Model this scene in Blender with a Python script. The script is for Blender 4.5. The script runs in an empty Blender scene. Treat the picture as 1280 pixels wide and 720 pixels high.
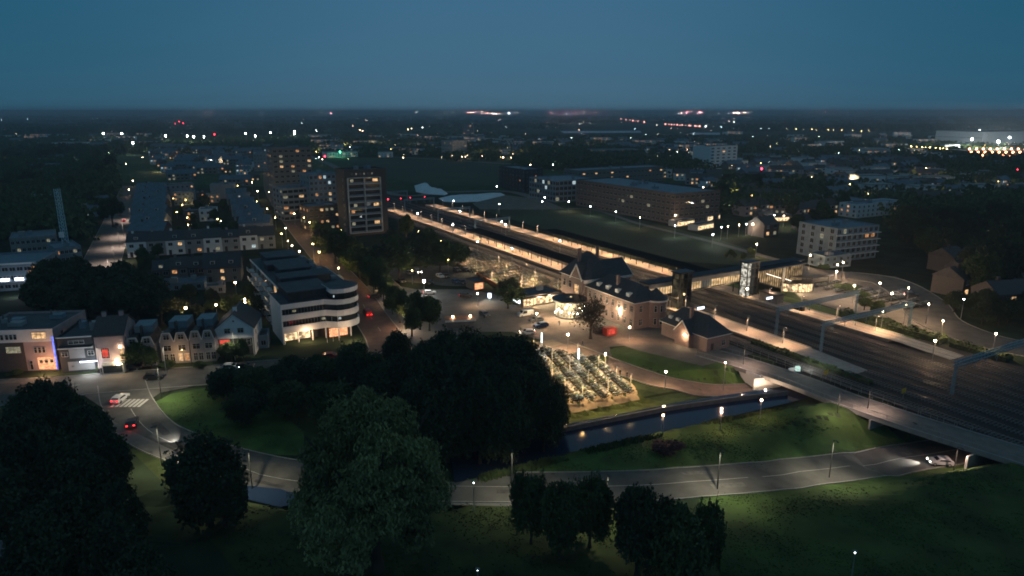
import bpy, bmesh, math, random
from mathutils import Vector, Matrix, geometry
R = math.radians
sc = bpy.context.scene
COL = sc.collection
# ------------------------------------------------------------------ camera / geometry of the view
CAM_H, FOC, PITCH = 60.0, 855.0, math.atan(221/855)
cd = bpy.data.cameras.new('camera'); cam = bpy.data.objects.new('camera', cd); COL.objects.link(cam)
cam.location = (0, 0, CAM_H); cam.rotation_euler = (math.pi/2-PITCH, 0, 0)
cd.sensor_width = 36; cd.lens = FOC/1280*36; cd.clip_start = 0.5; cd.clip_end = 120000
sc.camera = cam
# ------------------------------------------------------------------ dusk sky
SUN_EL, SUN_AZ = R(5), R(160)
w_ = bpy.data.worlds.new('World'); sc.world = w_; w_.use_nodes = True
nt = w_.node_tree; nt.nodes.clear()
out = nt.nodes.new('ShaderNodeOutputWorld'); bg = nt.nodes.new('ShaderNodeBackground')
sky = nt.nodes.new('ShaderNodeTexSky'); sky.sky_type = 'NISHITA'; sky.sun_disc = False
sky.sun_elevation = SUN_EL; sky.sun_rotation = SUN_AZ; sky.air_density = 1.0; sky.dust_density = .3; sky.ozone_density = 4
tc = nt.nodes.new('ShaderNodeTexCoord'); sep = nt.nodes.new('ShaderNodeSeparateXYZ')
nt.links.new(tc.outputs['Generated'], sep.inputs[0])
def sky_ramp(stops):
    r = nt.nodes.new('ShaderNodeValToRGB'); nt.links.new(sep.outputs['Z'], r.inputs[0]); e = r.color_ramp.elements
    e[0].position = stops[0][0]; e[0].color = (*stops[0][1], 1); e[1].position = stops[-1][0]; e[1].color = (*stops[-1][1], 1)
    for p_, c_ in stops[1:-1]: q = e.new(p_); q.color = (*c_, 1)
    return r
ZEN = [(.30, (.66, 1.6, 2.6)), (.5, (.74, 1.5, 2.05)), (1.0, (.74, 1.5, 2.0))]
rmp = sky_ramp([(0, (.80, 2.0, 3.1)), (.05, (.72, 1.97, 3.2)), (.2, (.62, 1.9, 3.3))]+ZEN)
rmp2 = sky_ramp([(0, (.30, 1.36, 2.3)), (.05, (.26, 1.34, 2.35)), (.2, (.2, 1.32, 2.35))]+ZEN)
ab = nt.nodes.new('ShaderNodeMath'); ab.operation = 'ABSOLUTE'; nt.links.new(sep.outputs['X'], ab.inputs[0])
sf = nt.nodes.new('ShaderNodeMapRange'); sf.interpolation_type = 'SMOOTHSTEP'; sf.inputs['From Min'].default_value = .08; sf.inputs['From Max'].default_value = .64; nt.links.new(ab.outputs[0], sf.inputs[0])
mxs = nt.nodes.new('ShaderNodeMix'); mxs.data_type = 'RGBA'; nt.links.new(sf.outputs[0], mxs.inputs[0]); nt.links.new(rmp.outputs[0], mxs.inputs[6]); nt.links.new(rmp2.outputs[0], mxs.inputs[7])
nz = nt.nodes.new('ShaderNodeTexNoise'); nz.inputs['Scale'].default_value = 2.2; nz.inputs['Detail'].default_value = 5
mp = nt.nodes.new('ShaderNodeMapping'); mp.inputs['Scale'].default_value = (1, 1, 5)
nt.links.new(tc.outputs['Generated'], mp.inputs[0]); nt.links.new(mp.outputs[0], nz.inputs['Vector'])
mr = nt.nodes.new('ShaderNodeMapRange'); mr.inputs['To Min'].default_value = .94; mr.inputs['To Max'].default_value = 1.06
nt.links.new(nz.outputs['Fac'], mr.inputs[0])
mul = nt.nodes.new('ShaderNodeVectorMath'); mul.operation = 'SCALE'
nt.links.new(mxs.outputs[2], mul.inputs[0]); nt.links.new(mr.outputs[0], mul.inputs['Scale'])
sk = nt.nodes.new('ShaderNodeVectorMath'); sk.operation = 'SCALE'; sk.inputs['Scale'].default_value = .05
nt.links.new(sky.outputs[0], sk.inputs[0])
add = nt.nodes.new('ShaderNodeVectorMath'); add.operation = 'ADD'
nt.links.new(mul.outputs[0], add.inputs[0]); nt.links.new(sk.outputs[0], add.inputs[1])
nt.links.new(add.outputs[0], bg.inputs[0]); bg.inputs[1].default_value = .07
nt.links.new(bg.outputs[0], out.inputs[0])
sl = bpy.data.lights.new('sun', 'SUN'); sl.energy = .02; sl.angle = R(20); sl.color = (.7, .85, 1)
so = bpy.data.objects.new('sun', sl); COL.objects.link(so); so.rotation_euler = (math.pi/2-SUN_EL, 0, math.pi-SUN_AZ)
sc.view_settings.view_transform = 'Standard'; sc.view_settings.look = 'None'
sc.view_settings.exposure = 0; sc.view_settings.gamma = 1; sc.view_settings.use_curve_mapping = False
cy = sc.cycles
cy.max_bounces = 4; cy.diffuse_bounces = 2; cy.glossy_bounces = 2; cy.transmission_bounces = 2; cy.volume_bounces = 0; cy.transparent_max_bounces = 6
cy.sample_clamp_indirect = .6; cy.sample_clamp_direct = 0; cy.use_light_tree = True; cy.caustics_reflective = False; cy.caustics_refractive = False
cy.use_denoising = True; cy.denoiser = 'OPENIMAGEDENOISE'; cy.denoising_input_passes = 'RGB_ALBEDO_NORMAL'
cy.pixel_filter_type = 'BLACKMAN_HARRIS'; cy.filter_width = 1.8
HAZE = 2.1e-4
POWER = 2.9

# ------------------------------------------------------------------ mapping helpers
def G(px, py, z=0):
    u = (px-640)/FOC; v = (360-py)/FOC
    dx, dy, dz = u, math.cos(PITCH)+v*math.sin(PITCH), -math.sin(PITCH)+v*math.cos(PITCH)
    t = (z-CAM_H)/dz
    return Vector((dx*t, dy*t))
A30 = R(30); WX = Vector((math.cos(A30), math.sin(A30))); TX = Vector((-math.sin(A30), math.cos(A30)))
def WT(w, t): return WX*w + TX*t          # street grid of the town: w across the railway, t along it away from the viewer
def toWT(p): p = Vector(p[:2]); return p.dot(WX), p.dot(TX)
rnd = random.Random(7)

# ------------------------------------------------------------------ tagging
def tag(o, label=None, cat=None, group=None, kind=None):
    if label: o['label'] = label
    if cat: o['category'] = cat
    if group: o['group'] = group
    if kind: o['kind'] = kind
    return o
def empty(name, loc, rz=0, label=None, cat=None, group=None):
    o = bpy.data.objects.new(name, None); COL.objects.link(o); o.empty_display_size = .5
    o.location = (loc[0], loc[1], loc[2] if len(loc) > 2 else 0); o.rotation_euler = (0, 0, rz)
    return tag(o, label, cat, group)
def link(name, me, parent=None, loc=None, rot=None, scale=None):
    o = bpy.data.objects.new(name, me); COL.objects.link(o)
    if parent: o.parent = parent
    if loc is not None: o.location = loc
    if rot is not None: o.rotation_euler = rot
    if scale is not None: o.scale = scale
    return o
def copy_tree(o, parent=None):
    c = o.copy(); COL.objects.link(c); c.parent = parent
    for ch in CH.get(o.name, []): pass
    for ch in list(o.children): copy_tree(ch, c)
    return c
CH = {}

# ------------------------------------------------------------------ materials
MC = {}
def mat(name, col, rough=.85, var=.25, scale=1.0, spec=.3, metal=0, bump=0, detail=4, stretch=None):
    if name in MC: return MC[name]
    m = bpy.data.materials.new(name); m.use_nodes = True; n = m.node_tree; b = n.nodes['Principled BSDF']
    b.inputs['Roughness'].default_value = rough; b.inputs['Specular IOR Level'].default_value = spec; b.inputs['Metallic'].default_value = metal
    t = n.nodes.new('ShaderNodeTexCoord'); z = n.nodes.new('ShaderNodeTexNoise'); z.inputs['Scale'].default_value = scale; z.inputs['Detail'].default_value = detail
    src = t.outputs['Object']
    if stretch:
        mpn = n.nodes.new('ShaderNodeMapping'); mpn.inputs['Scale'].default_value = stretch; n.links.new(src, mpn.inputs[0]); src = mpn.outputs[0]
    n.links.new(src, z.inputs['Vector'])
    r = n.nodes.new('ShaderNodeValToRGB'); n.links.new(z.outputs['Fac'], r.inputs[0])
    r.color_ramp.elements[0].position = .3; r.color_ramp.elements[1].position = .7
    r.color_ramp.elements[0].color = (*[c*(1-var) for c in col], 1); r.color_ramp.elements[1].color = (*[min(1, c*(1+var)) for c in col], 1)
    n.links.new(r.outputs[0], b.inputs['Base Color'])
    if bump:
        bn = n.nodes.new('ShaderNodeBump'); bn.inputs['Strength'].default_value = bump; n.links.new(z.outputs['Fac'], bn.inputs['Height']); n.links.new(bn.outputs[0], b.inputs['Normal'])
    MC[name] = m; return m
def brick_mat(name, c1, c2, mortar, scale=4):
    if name in MC: return MC[name]
    m = mat(name, c1, .9, .2, 2); n = m.node_tree; b = n.nodes['Principled BSDF']
    old = b.inputs['Base Color'].links[0].from_socket
    t = n.nodes.new('ShaderNodeTexCoord'); bt = n.nodes.new('ShaderNodeTexBrick'); bt.inputs['Scale'].default_value = scale
    mpn = n.nodes.new('ShaderNodeMapping'); mpn.inputs['Rotation'].default_value = (R(90), 0, 0)
    n.links.new(t.outputs['Object'], mpn.inputs[0]); n.links.new(mpn.outputs[0], bt.inputs['Vector'])
    bt.inputs['Color1'].default_value = (*c1, 1); bt.inputs['Color2'].default_value = (*c2, 1); bt.inputs['Mortar'].default_value = (*mortar, 1)
    mx = n.nodes.new('ShaderNodeMix'); mx.data_type = 'RGBA'; mx.inputs[0].default_value = .5
    n.links.new(old, mx.inputs[6]); n.links.new(bt.outputs['Color'], mx.inputs[7]); n.links.new(mx.outputs[2], b.inputs['Base Color'])
    return m
def emis(name, col, strength, noise=0, scale=1.5, sample=False):
    if name in MC: return MC[name]
    m = bpy.data.materials.new(name); m.use_nodes = True; n = m.node_tree; n.nodes.clear()
    o = n.nodes.new('ShaderNodeOutputMaterial'); e_ = n.nodes.new('ShaderNodeEmission'); e_.inputs[0].default_value = (*col, 1); e_.inputs[1].default_value = strength
    if noise:
        t = n.nodes.new('ShaderNodeTexCoord'); z = n.nodes.new('ShaderNodeTexNoise'); z.inputs['Scale'].default_value = scale
        n.links.new(t.outputs['Object'], z.inputs['Vector']); g = n.nodes.new('ShaderNodeMapRange')
        g.inputs['From Min'].default_value = .35; g.inputs['From Max'].default_value = .65
        g.inputs['To Min'].default_value = strength*(1-noise); g.inputs['To Max'].default_value = strength*(1+noise)
        n.links.new(z.outputs['Fac'], g.inputs[0]); n.links.new(g.outputs[0], e_.inputs[1])
    n.links.new(e_.outputs[0], o.inputs[0])
    m.cycles.emission_sampling = 'AUTO' if sample else 'NONE'
    MC[name] = m; return m
M = dict(
 asphalt=mat('asphalt', (.11, .107, .1), .85, .28, .3, detail=8), path=mat('path_paving', (.17, .165, .155), .9, .18, .6, detail=8),
 plaza=mat('plaza_paving', (.15, .14, .13), .85, .2, .3, detail=8), redpave=mat('red_paving', (.2, .155, .13), .85, .2, .5, detail=8),
 redroad=mat('red_asphalt', (.15, .095, .075), .85, .2, .4, detail=8),
 kerb=mat('kerb_concrete', (.3, .3, .28), .85, .15, 2), patch=mat('asphalt_patch', (.07, .068, .066), .9, .3, 1.2, detail=8), patch2=mat('asphalt_patch_pale', (.15, .145, .135), .9, .3, 1.2, detail=8),
 white_paint=mat('road_paint', (.5, .5, .47), .7, .15, 3),
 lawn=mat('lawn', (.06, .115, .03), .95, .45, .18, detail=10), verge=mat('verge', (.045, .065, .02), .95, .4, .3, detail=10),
 ballast=mat('ballast', (.03, .032, .034), .95, .35, 3, detail=8, bump=.4), rail=mat('rail_steel', (.22, .2, .19), .35, .2, 3, metal=.8),
 platform=mat('platform_paving', (.36, .31, .26), .85, .12, 1.5, detail=6), concrete=mat('concrete', (.27, .28, .28), .85, .15, .8),
 conc_dark=mat('concrete_dark', (.15, .15, .15), .85, .2, .8), water=mat('water', (.02, .035, .075), .1, .2, .05, spec=.5, bump=.02),
 white=mat('white_render', (.8, .82, .83), .7, .06, .5), grey=mat('grey_render', (.32, .33, .34), .8, .12, .5), pink=mat('pink_render', (.42, .33, .34), .8, .12, .5),
 cream=mat('cream_render', (.5, .46, .38), .8, .12, .5), dark=mat('dark_cladding', (.045, .05, .055), .6, .2, .6), bluegrey=mat('bluegrey_panel', (.2, .27, .32), .6, .15, .5),
 brick=brick_mat('station_brick', (.26, .18, .165), (.2, .145, .135), (.35, .32, .3)), brick_dark=brick_mat('brown_brick', (.10, .085, .08), (.08, .07, .066), (.16, .15, .14)),
 brick_grey=brick_mat('grey_brick', (.2, .19, .18), (.16, .155, .15), (.25, .25, .25)),
 roof=mat('slate_roof', (.05, .058, .068), .55, .25, 1.2, stretch=(1, 4, 1)), tile=mat('tile_roof', (.075, .07, .072), .6, .3, 1.4, stretch=(4, 1, 1)),
 flat=mat('bitumen_roof', (.075, .085, .1), .7, .25, .4), roofblue=mat('blue_metal_roof', (.1, .15, .2), .45, .2, .5), redtile=mat('red_tile', (.16, .07, .05), .7, .25, 1.4),
 trim=mat('white_trim', (.68, .68, .66), .6, .05, 1), steel=mat('painted_steel', (.2, .33, .4), .5, .1, 1), black=mat('black_metal', (.02, .022, .024), .4, .1, 1),
 poledark=mat('dark_pole', (.05, .055, .055), .5, .1, 2, metal=.2), yard=mat('sandy_paving', (.26, .21, .155), .9, .2, .8, detail=8),
 polegrey=mat('galvanised_pole', (.3, .32, .33), .45, .1, 2, metal=.3), bark=mat('bark', (.06, .05, .04), .95, .3, 6, bump=.5),
 redbox=mat('red_container', (.5, .07, .05), .5, .08, 1), sand=mat('sand_tarp', (.7, .78, .85), .8, .1, .2), glass=mat('dark_glass', (.02, .028, .035), .08, .3, .4, spec=.6),
 frame=mat('window_frame', (.6, .6, .58), .6, .05, 2), rubber=mat('rubber', (.015, .015, .015), .7, .1, 3), door=mat('door_paint', (.05, .04, .035), .5, .1, 2),
 skin=mat('skin', (.45, .3, .24), .6, .05, 3), cloth=mat('dark_coat', (.03, .03, .04), .9, .2, 4), jeans=mat('jeans', (.04, .05, .09), .9, .2, 4),
 hedge=mat('hedge_leaf', (.035, .055, .02), .9, .5, 1.5, detail=8), field=mat('field_grass', (.04, .06, .03), .95, .3, .02, detail=10),
 teal=mat('curtain', (.25, .3, .32), .8, .2, 1),
)
def leafmat(name, c, v=.45):
    m = mat(name, c, .8, v, .6, spec=.2, detail=3); return m
M['leaf'] = leafmat('leaf_dark', (.055, .075, .04)); M['leaf2'] = leafmat('leaf_mid', (.075, .11, .045)); M['leafw'] = leafmat('leaf_willow', (.19, .225, .1), .55); M['leafp'] = leafmat('leaf_purple', (.07, .035, .035))
M['leafr'] = leafmat('leaf_bronze', (.07, .055, .04))
LIT = [emis('window_warm', (1, .6, .28), .8, .6, 1.3), emis('window_amber', (1, .46, .18), .5, .7, 1.2), emis('window_cool', (.75, .95, 1), .6, .4, 1.5), emis('window_dim', (.8, .75, .5), .28, .5, 1.5)]
B = dict(pink=emis('bulb_pink', (1, .42, .36), 7), warm=emis('bulb_warm', (1, .72, .42), 60), white=emis('bulb_white', (.92, 1, .95), 70), yellow=emis('bulb_yellow', (1, .66, .22), 45), red=emis('bulb_red', (1, .03, .06), 18), peach=emis('bulb_peach', (1, .6, .42), 45), green=emis('bulb_green', (.1, 1, .45), 8))
M['shop'] = emis('shop_light', (1, .7, .38), 1.3, .75, .9); M['shopw'] = emis('shop_light_white', (.85, 1, .95), 2.6, .6, 1.2); M['sign'] = emis('sign_white', (.75, .85, 1), 3.0, .25, 2)
M['neon'] = emis('neon_blue', (.12, .2, 1), 2.2, .5, .6); M['strip'] = emis('strip_white', (.75, .8, 1), 4.5, .3, 1); M['red_lit'] = emis('red_lit_panel', (1, .12, .08), .7, .3, 1)
M['tail'] = emis('tail_light', (1, .03, .03), 6); M['head'] = emis('head_light', (1, .93, .8), 30); M['screen'] = emis('screen', (.6, 1, .9), 2.2, .5, 2)

# ------------------------------------------------------------------ mesh builder
class MB:
    def __init__(s): s.v = []; s.f = []; s.m = []; s.mats = []
    def mi(s, m):
        if m not in s.mats: s.mats.append(m)
        return s.mats.index(m)
    def add(s, vs, fs, m):
        o = len(s.v); s.v += [tuple(v) for v in vs]; k = s.mi(m)
        for f in fs: s.f.append(tuple(i+o for i in f)); s.m.append(k)
    def box(s, a, b, m):
        x0, y0, z0 = a; x1, y1, z1 = b
        s.add([(x0, y0, z0), (x1, y0, z0), (x1, y1, z0), (x0, y1, z0), (x0, y0, z1), (x1, y0, z1), (x1, y1, z1), (x0, y1, z1)],
              [(0, 3, 2, 1), (4, 5, 6, 7), (0, 1, 5, 4), (1, 2, 6, 5), (2, 3, 7, 6), (3, 0, 4, 7)], m)
    def prism(s, poly, z0, z1, m, mtop=None):
        n = len(poly); vs = [(p[0], p[1], z0) for p in poly]+[(p[0], p[1], z1) for p in poly]
        s.add(vs, [(i, (i+1) % n, n+(i+1) % n, n+i) for i in range(n)], m)
        s.add(vs, [tuple(range(n-1, -1, -1))], m); s.add(vs, [tuple(range(n, 2*n))], mtop or m)
    def cyl(s, c, r0, r1, z0, z1, m, n=10, cap=True):
        vs = [(c[0]+r0*math.cos(2*math.pi*i/n), c[1]+r0*math.sin(2*math.pi*i/n), z0) for i in range(n)]+[(c[0]+r1*math.cos(2*math.pi*i/n), c[1]+r1*math.sin(2*math.pi*i/n), z1) for i in range(n)]
        fs = [(i, (i+1) % n, n+(i+1) % n, n+i) for i in range(n)]
        if cap: fs += [tuple(range(n-1, -1, -1)), tuple(range(n, 2*n))]
        s.add(vs, fs, m)
    def bar(s, p, q, r, m, n=5, r1=None):
        p = Vector(p); q = Vector(q); d = q-p
        if d.length < 1e-6: return
        r1 = r if r1 is None else r1
        z = d.normalized(); x = z.orthogonal().normalized(); y = z.cross(x)
        vs = [p+(x*math.cos(2*math.pi*i/n)+y*math.sin(2*math.pi*i/n))*r for i in range(n)]+[q+(x*math.cos(2*math.pi*i/n)+y*math.sin(2*math.pi*i/n))*r1 for i in range(n)]
        s.add(vs, [(i, (i+1) % n, n+(i+1) % n, n+i) for i in range(n)]+[tuple(range(n-1, -1, -1)), tuple(range(n, 2*n))], m)
    def ball(s, c, r, m, n=8, k=5, sz=1):
        vs = [(c[0], c[1], c[2]-r*sz)]; fs = []
        for j in range(1, k):
            a = -math.pi/2+math.pi*j/k
            for i in range(n): vs.append((c[0]+r*math.cos(a)*math.cos(2*math.pi*i/n), c[1]+r*math.cos(a)*math.sin(2*math.pi*i/n), c[2]+r*sz*math.sin(a)))
        vs.append((c[0], c[1], c[2]+r*sz)); L = len(vs)-1
        for i in range(n):
            fs.append((0, 1+(i+1) % n, 1+i)); fs.append((L, L-n+i, L-n+(i+1) % n))
            for j in range(k-2): a = 1+j*n; fs.append((a+i, a+(i+1) % n, a+n+(i+1) % n, a+n+i))
        s.add(vs, fs, m)
    def mesh(s, name, smooth=False):
        me = bpy.data.meshes.new(name); me.from_pydata(s.v, [], s.f)
        for m in s.mats: me.materials.append(m)
        me.polygons.foreach_set('material_index', s.m)
        if smooth: me.polygons.foreach_set('use_smooth', [True]*len(s.f))
        me.update(); return me
    def build(s, name, parent=None, loc=None, rz=0, smooth=False):
        return link(name, s.mesh(name, smooth), parent, loc, (0, 0, rz) if rz else None)

# ------------------------------------------------------------------ terrain
DEP = []     # (points[(x,y,depth)], half width, slope width)
def dep(pts, hw, sl):
    L = []
    for px, py, z in pts:
        g = G(px, py, z); L.append((g.x, g.y, -z))
    DEP.append((L, hw, sl))
dep([(740, 447, 0), (830, 478, -1.2), (900, 489, -2.4), (965, 486, -3.4), (1030, 472, -3.4), (1052, 466, -3.4)], 4.5, 2.2)
dep([(1046, 478, -2.2), (990, 494, -2.2), (850, 516, -2.2), (700, 546, -2.2), (560, 583, -2.2)], 7.0, 2.5)
dep([(860, 601, 0), (1000, 590, -1.4), (1110, 577, -4.4), (1170, 567, -4.6), (1240, 556, -4.6), (1330, 545, -4.6), (1420, 532, -3)], 6.0, 7.0)
dep([(-60, 540, -1.2), (-20, 640, -1.2), (0, 800, -1.2)], 13, 3)
dep([(305, 612, -1.6), (370, 624, -1.6)], 3, 3)
dep([(180, 645, -1.2), (240, 665, -1.2)], 3, 2)
def hz(x, y):
    best = 0.0
    for L, hw, sl in DEP:
        for (ax, ay, ad), (bx, by, bd) in zip(L, L[1:]):
            dx, dy = bx-ax, by-ay; ll = dx*dx+dy*dy
            t = max(0, min(1, ((x-ax)*dx+(y-ay)*dy)/ll)); ex, ey = x-ax-t*dx, y-ay-t*dy
            dd = math.hypot(ex, ey)
            if dd < hw+sl:
                k = 1 if dd < hw else 1-(dd-hw)/sl
                best = min(best, -(ad+(bd-ad)*t)*k)
    return best
GRX = (-120, 150); GRY = (70, 190); GS = 1.5
nxg = int((GRX[1]-GRX[0])/GS); nyg = int((GRY[1]-GRY[0])/GS)
HG = [[hz(GRX[0]+i*GS, GRY[0]+j*GS) for i in range(nxg+1)] for j in range(nyg+1)]
for j in range(nyg+1):
    HG[j][0] = HG[j][nxg] = 0
for i in range(nxg+1): HG[0][i] = HG[nyg][i] = 0
def H(x, y):
    fx = (x-GRX[0])/GS; fy = (y-GRY[0])/GS
    if fx < 0 or fy < 0 or fx >= nxg or fy >= nyg: return 0.0
    i, j = int(fx), int(fy); a, b = fx-i, fy-j
    return (HG[j][i]*(1-a)+HG[j][i+1]*a)*(1-b)+(HG[j+1][i]*(1-a)+HG[j+1][i+1]*a)*b
FAR = 70000
xs = [-FAR, -20000, -6000, -2000, -600, -250]+[GRX[0]+i*GS for i in range(nxg+1)]+[250, 600, 2000, 6000, 20000, FAR]
ys = [-3000, -300, 0, 40]+[GRY[0]+j*GS for j in range(nyg+1)]+[250, 400, 900, 2500, 7000, 20000, FAR]
vs = []
for y in ys:
    for x in xs: vs.append((x, y, H(x, y)))
nx = len(xs)
fs = [(j*nx+i, j*nx+i+1, (j+1)*nx+i+1, (j+1)*nx+i) for j in range(len(ys)-1) for i in range(nx-1)]
gm = bpy.data.meshes.new('ground'); gm.from_pydata(vs, [], fs)
def ground_material():
    m = bpy.data.materials.new('ground_fields'); m.use_nodes = True; n = m.node_tree; b = n.nodes['Principled BSDF']; b.inputs['Roughness'].default_value = 1; b.inputs['Specular IOR Level'].default_value = .05
    t = n.nodes.new('ShaderNodeTexCoord')
    mpn = n.nodes.new('ShaderNodeMapping'); mpn.inputs['Scale'].default_value = (.0012, .0028, 1); mpn.inputs['Rotation'].default_value = (0, 0, R(12))
    v = n.nodes.new('ShaderNodeTexVoronoi'); v.inputs['Scale'].default_value = 1; v.feature = 'F1'
    n.links.new(t.outputs['Object'], mpn.inputs[0]); n.links.new(mpn.outputs[0], v.inputs['Vector'])
    sp = n.nodes.new('ShaderNodeSeparateColor'); n.links.new(v.outputs['Color'], sp.inputs[0])
    r = n.nodes.new('ShaderNodeValToRGB'); n.links.new(sp.outputs[0], r.inputs[0])
    els = r.color_ramp.elements; els[0].color = (.02, .03, .02, 1); els[1].color = (.075, .12, .06, 1)
    for p_, c_ in ((.3, (.025, .035, .022)), (.5, (.05, .08, .035)), (.7, (.035, .05, .03))): q = els.new(p_); q.color = (*c_, 1)
    z = n.nodes.new('ShaderNodeTexNoise'); z.inputs['Scale'].default_value = .15; z.inputs['Detail'].default_value = 10; n.links.new(t.outputs['Object'], z.inputs['Vector'])
    g = n.nodes.new('ShaderNodeMapRange'); g.inputs['From Min'].default_value = .3; g.inputs['From Max'].default_value = .7; g.inputs['To Min'].default_value = .6; g.inputs['To Max'].default_value = 1.3
    n.links.new(z.outputs['Fac'], g.inputs[0]); s_ = n.nodes.new('ShaderNodeVectorMath'); s_.operation = 'SCALE'
    n.links.new(r.outputs[0], s_.inputs[0]); n.links.new(g.outputs[0], s_.inputs['Scale']); n.links.new(s_.outputs[0], b.inputs['Base Color'])
    return m
gm.materials.append(ground_material())
tag(link('ground', gm), kind='structure')

def drape(name, poly, off, m, kind='structure', flatz=None):
    """sheet following the ground, `off` above it"""
    poly = [Vector(p[:2]) for p in poly]
    x0 = min(p.x for p in poly); x1 = max(p.x for p in poly); y0 = min(p.y for p in poly); y1 = max(p.y for p in poly)
    pts = []
    n = len(poly)
    for i in range(n):
        a, b = poly[i], poly[(i+1) % n]; L = (b-a).length; k = max(1, int(L/1.5)) if (max(a.y, b.y) < 200 and abs(a.x) < 160) else 1
        for q in range(k): pts.append(a+(b-a)*(q/k))
    ne = len(pts); edges = [(i, (i+1) % ne) for i in range(ne)]
    if flatz is None:
        for j in range(nyg+1):
            y = GRY[0]+j*GS
            if y < y0 or y > y1: continue
            for i in range(nxg+1):
                x = GRX[0]+i*GS
                if x0 < x < x1 and (HG[j][i] != 0 or HG[max(j-1, 0)][i] != 0 or HG[min(j+1, nyg)][i] != 0 or HG[j][max(i-1, 0)] != 0 or HG[j][min(i+1, nxg)] != 0):
                    pts.append(Vector((x, y)))
    r = geometry.delaunay_2d_cdt(pts, edges, [list(range(ne))], 1, 1e-4)
    me = bpy.data.meshes.new(name)
    me.from_pydata([(v.x, v.y, (flatz if flatz is not None else H(v.x, v.y)+off)) for v in r[0]], [], r[2])
    bm = bmesh.new(); bm.from_mesh(me)
    bmesh.ops.recalc_face_normals(bm, faces=bm.faces)
    for f in bm.faces:
        if f.normal.z < 0: f.normal_flip()
    bm.to_mesh(me); bm.free()
    me.materials.append(m)
    return tag(link(name, me), kind=kind)
def P(*a): return [G(*q) for q in a]
def smooth_line(pts, k=6):
    P_ = [Vector(p) for p in pts]; o = []
    for i in range(len(P_)-1):
        p0 = P_[max(i-1, 0)]; p1 = P_[i]; p2 = P_[i+1]; p3 = P_[min(i+2, len(P_)-1)]
        for q in range(k):
            t = q/k; o.append(.5*((2*p1)+(p2-p0)*t+(2*p0-5*p1+4*p2-p3)*t*t+(3*p1-p0-3*p2+p3)*t**3))
    o.append(P_[-1]); return o
def ribbon_poly(line, wl, wr=None):
    wr = wl if wr is None else wr; L = []; Rr = []
    for i, p in enumerate(line):
        d = (line[min(i+1, len(line)-1)]-line[max(i-1, 0)]).normalized(); nrm = Vector((-d.y, d.x))
        L.append(p+nrm*wl); Rr.append(p-nrm*wr)
    return L+Rr[::-1]
def kerb(name, line, off):
    """0.12 m kerb following a line (world xy)"""
    b = MB()
    for i in range(len(line)-1):
        a, c = line[i], line[i+1]; d = (c-a)
        if d.length < .05: continue
        d.normalize(); n_ = Vector((-d.y, d.x))*.09
        za, zc = H(a.x, a.y)+off, H(c.x, c.y)+off
        q = [a+n_, a-n_, c-n_, c+n_]; zz = [za, za, zc, zc]
        b.add([(p.x, p.y, z-.1) for p, z in zip(q, zz)]+[(p.x, p.y, z+.12) for p, z in zip(q, zz)], [(4, 5, 6, 7), (0, 1, 5, 4), (2, 3, 7, 6), (1, 2, 6, 5), (3, 0, 4, 7)], M['kerb'])
    tag(b.build(name), kind='structure')
def road(name, line, hw, off, m=None, kerbs=True, centre=None):
    drape(name, ribbon_poly(line, hw), off, m or M['asphalt'])
    if kerbs:
        rp = ribbon_poly(line, hw+.1); n2 = len(line)
        kerb(name+'_kerb', rp[:n2], off); kerb(name+'_kerb', rp[n2:], off)
    if centre:
        acc = 0; k = 0; b = []
        for i in range(len(line)-1):
            seg = (line[i+1]-line[i]).length; nseg = max(1, int(seg/3))
            for q in range(nseg):
                k += 1
                if centre == 'dash' and k % 3 == 0 or centre == 'line':
                    b.append((line[i].lerp(line[i+1], q/nseg), line[i].lerp(line[i+1], (q+1)/nseg)))
        mb = MB()
        for p, q in b:
            d = (q-p).normalized(); n_ = Vector((-d.y, d.x))*.06; zp, zq = H(p.x, p.y)+off+.03, H(q.x, q.y)+off+.03
            mb.add([(p.x-n_.x, p.y-n_.y, zp), (q.x-n_.x, q.y-n_.y, zq), (q.x+n_.x, q.y+n_.y, zq), (p.x+n_.x, p.y+n_.y, zp)], [(0, 1, 2, 3)], M['white_paint'])
        tag(mb.build('road_marking'), kind='structure')

# --- lawns and verges
drape('lawn', P((560, 640), (560, 600), (640, 585), (760, 553), (860, 528), (985, 500), (1000, 498), (1060, 503), (1155, 548, -2.5), (1150, 556, -4), (1080, 568, -3.4), (1000, 578, -1.2), (860, 592), (700, 600)), .05, M['lawn'])
drape('lawn', P((870, 612), (1000, 604, -1.4), (1120, 592, -4.4), (1210, 578, -4.5), (1300, 570, -3), (1330, 720), (900, 720)), .05, mat('lawn_dark', (.045, .078, .02), .95, .45, .15, detail=10))  # lawn in a darker tone
OV = [(762, 438), (775, 434), (810, 434), (860, 440), (905, 449), (936, 462), (942, 470), (925, 476), (880, 477), (830, 470), (790, 460), (768, 448)]
drape('lawn', smooth_line(P(*OV, OV[0]), 3)[:-1], .10, M['lawn'])
drape('lawn', P((175, 512), (215, 492), (262, 484), (330, 500), (380, 540), (380, 570), (330, 568), (270, 555), (215, 540), (185, 525)), .05, M['lawn'])
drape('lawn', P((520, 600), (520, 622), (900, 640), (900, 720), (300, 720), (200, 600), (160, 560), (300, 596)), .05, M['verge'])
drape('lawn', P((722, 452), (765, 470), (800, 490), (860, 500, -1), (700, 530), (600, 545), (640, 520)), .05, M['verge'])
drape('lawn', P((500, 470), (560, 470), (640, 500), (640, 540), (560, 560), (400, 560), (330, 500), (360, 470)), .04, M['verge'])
drape('field', P((600, 258), (735, 258), (900, 300), (975, 325), (930, 332), (780, 322), (690, 290), (600, 262)), .05, M['field'])
drape('field', P((430, 200), (620, 202), (660, 212), (640, 232), (540, 232), (480, 222)), .05, M['field'])
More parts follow.
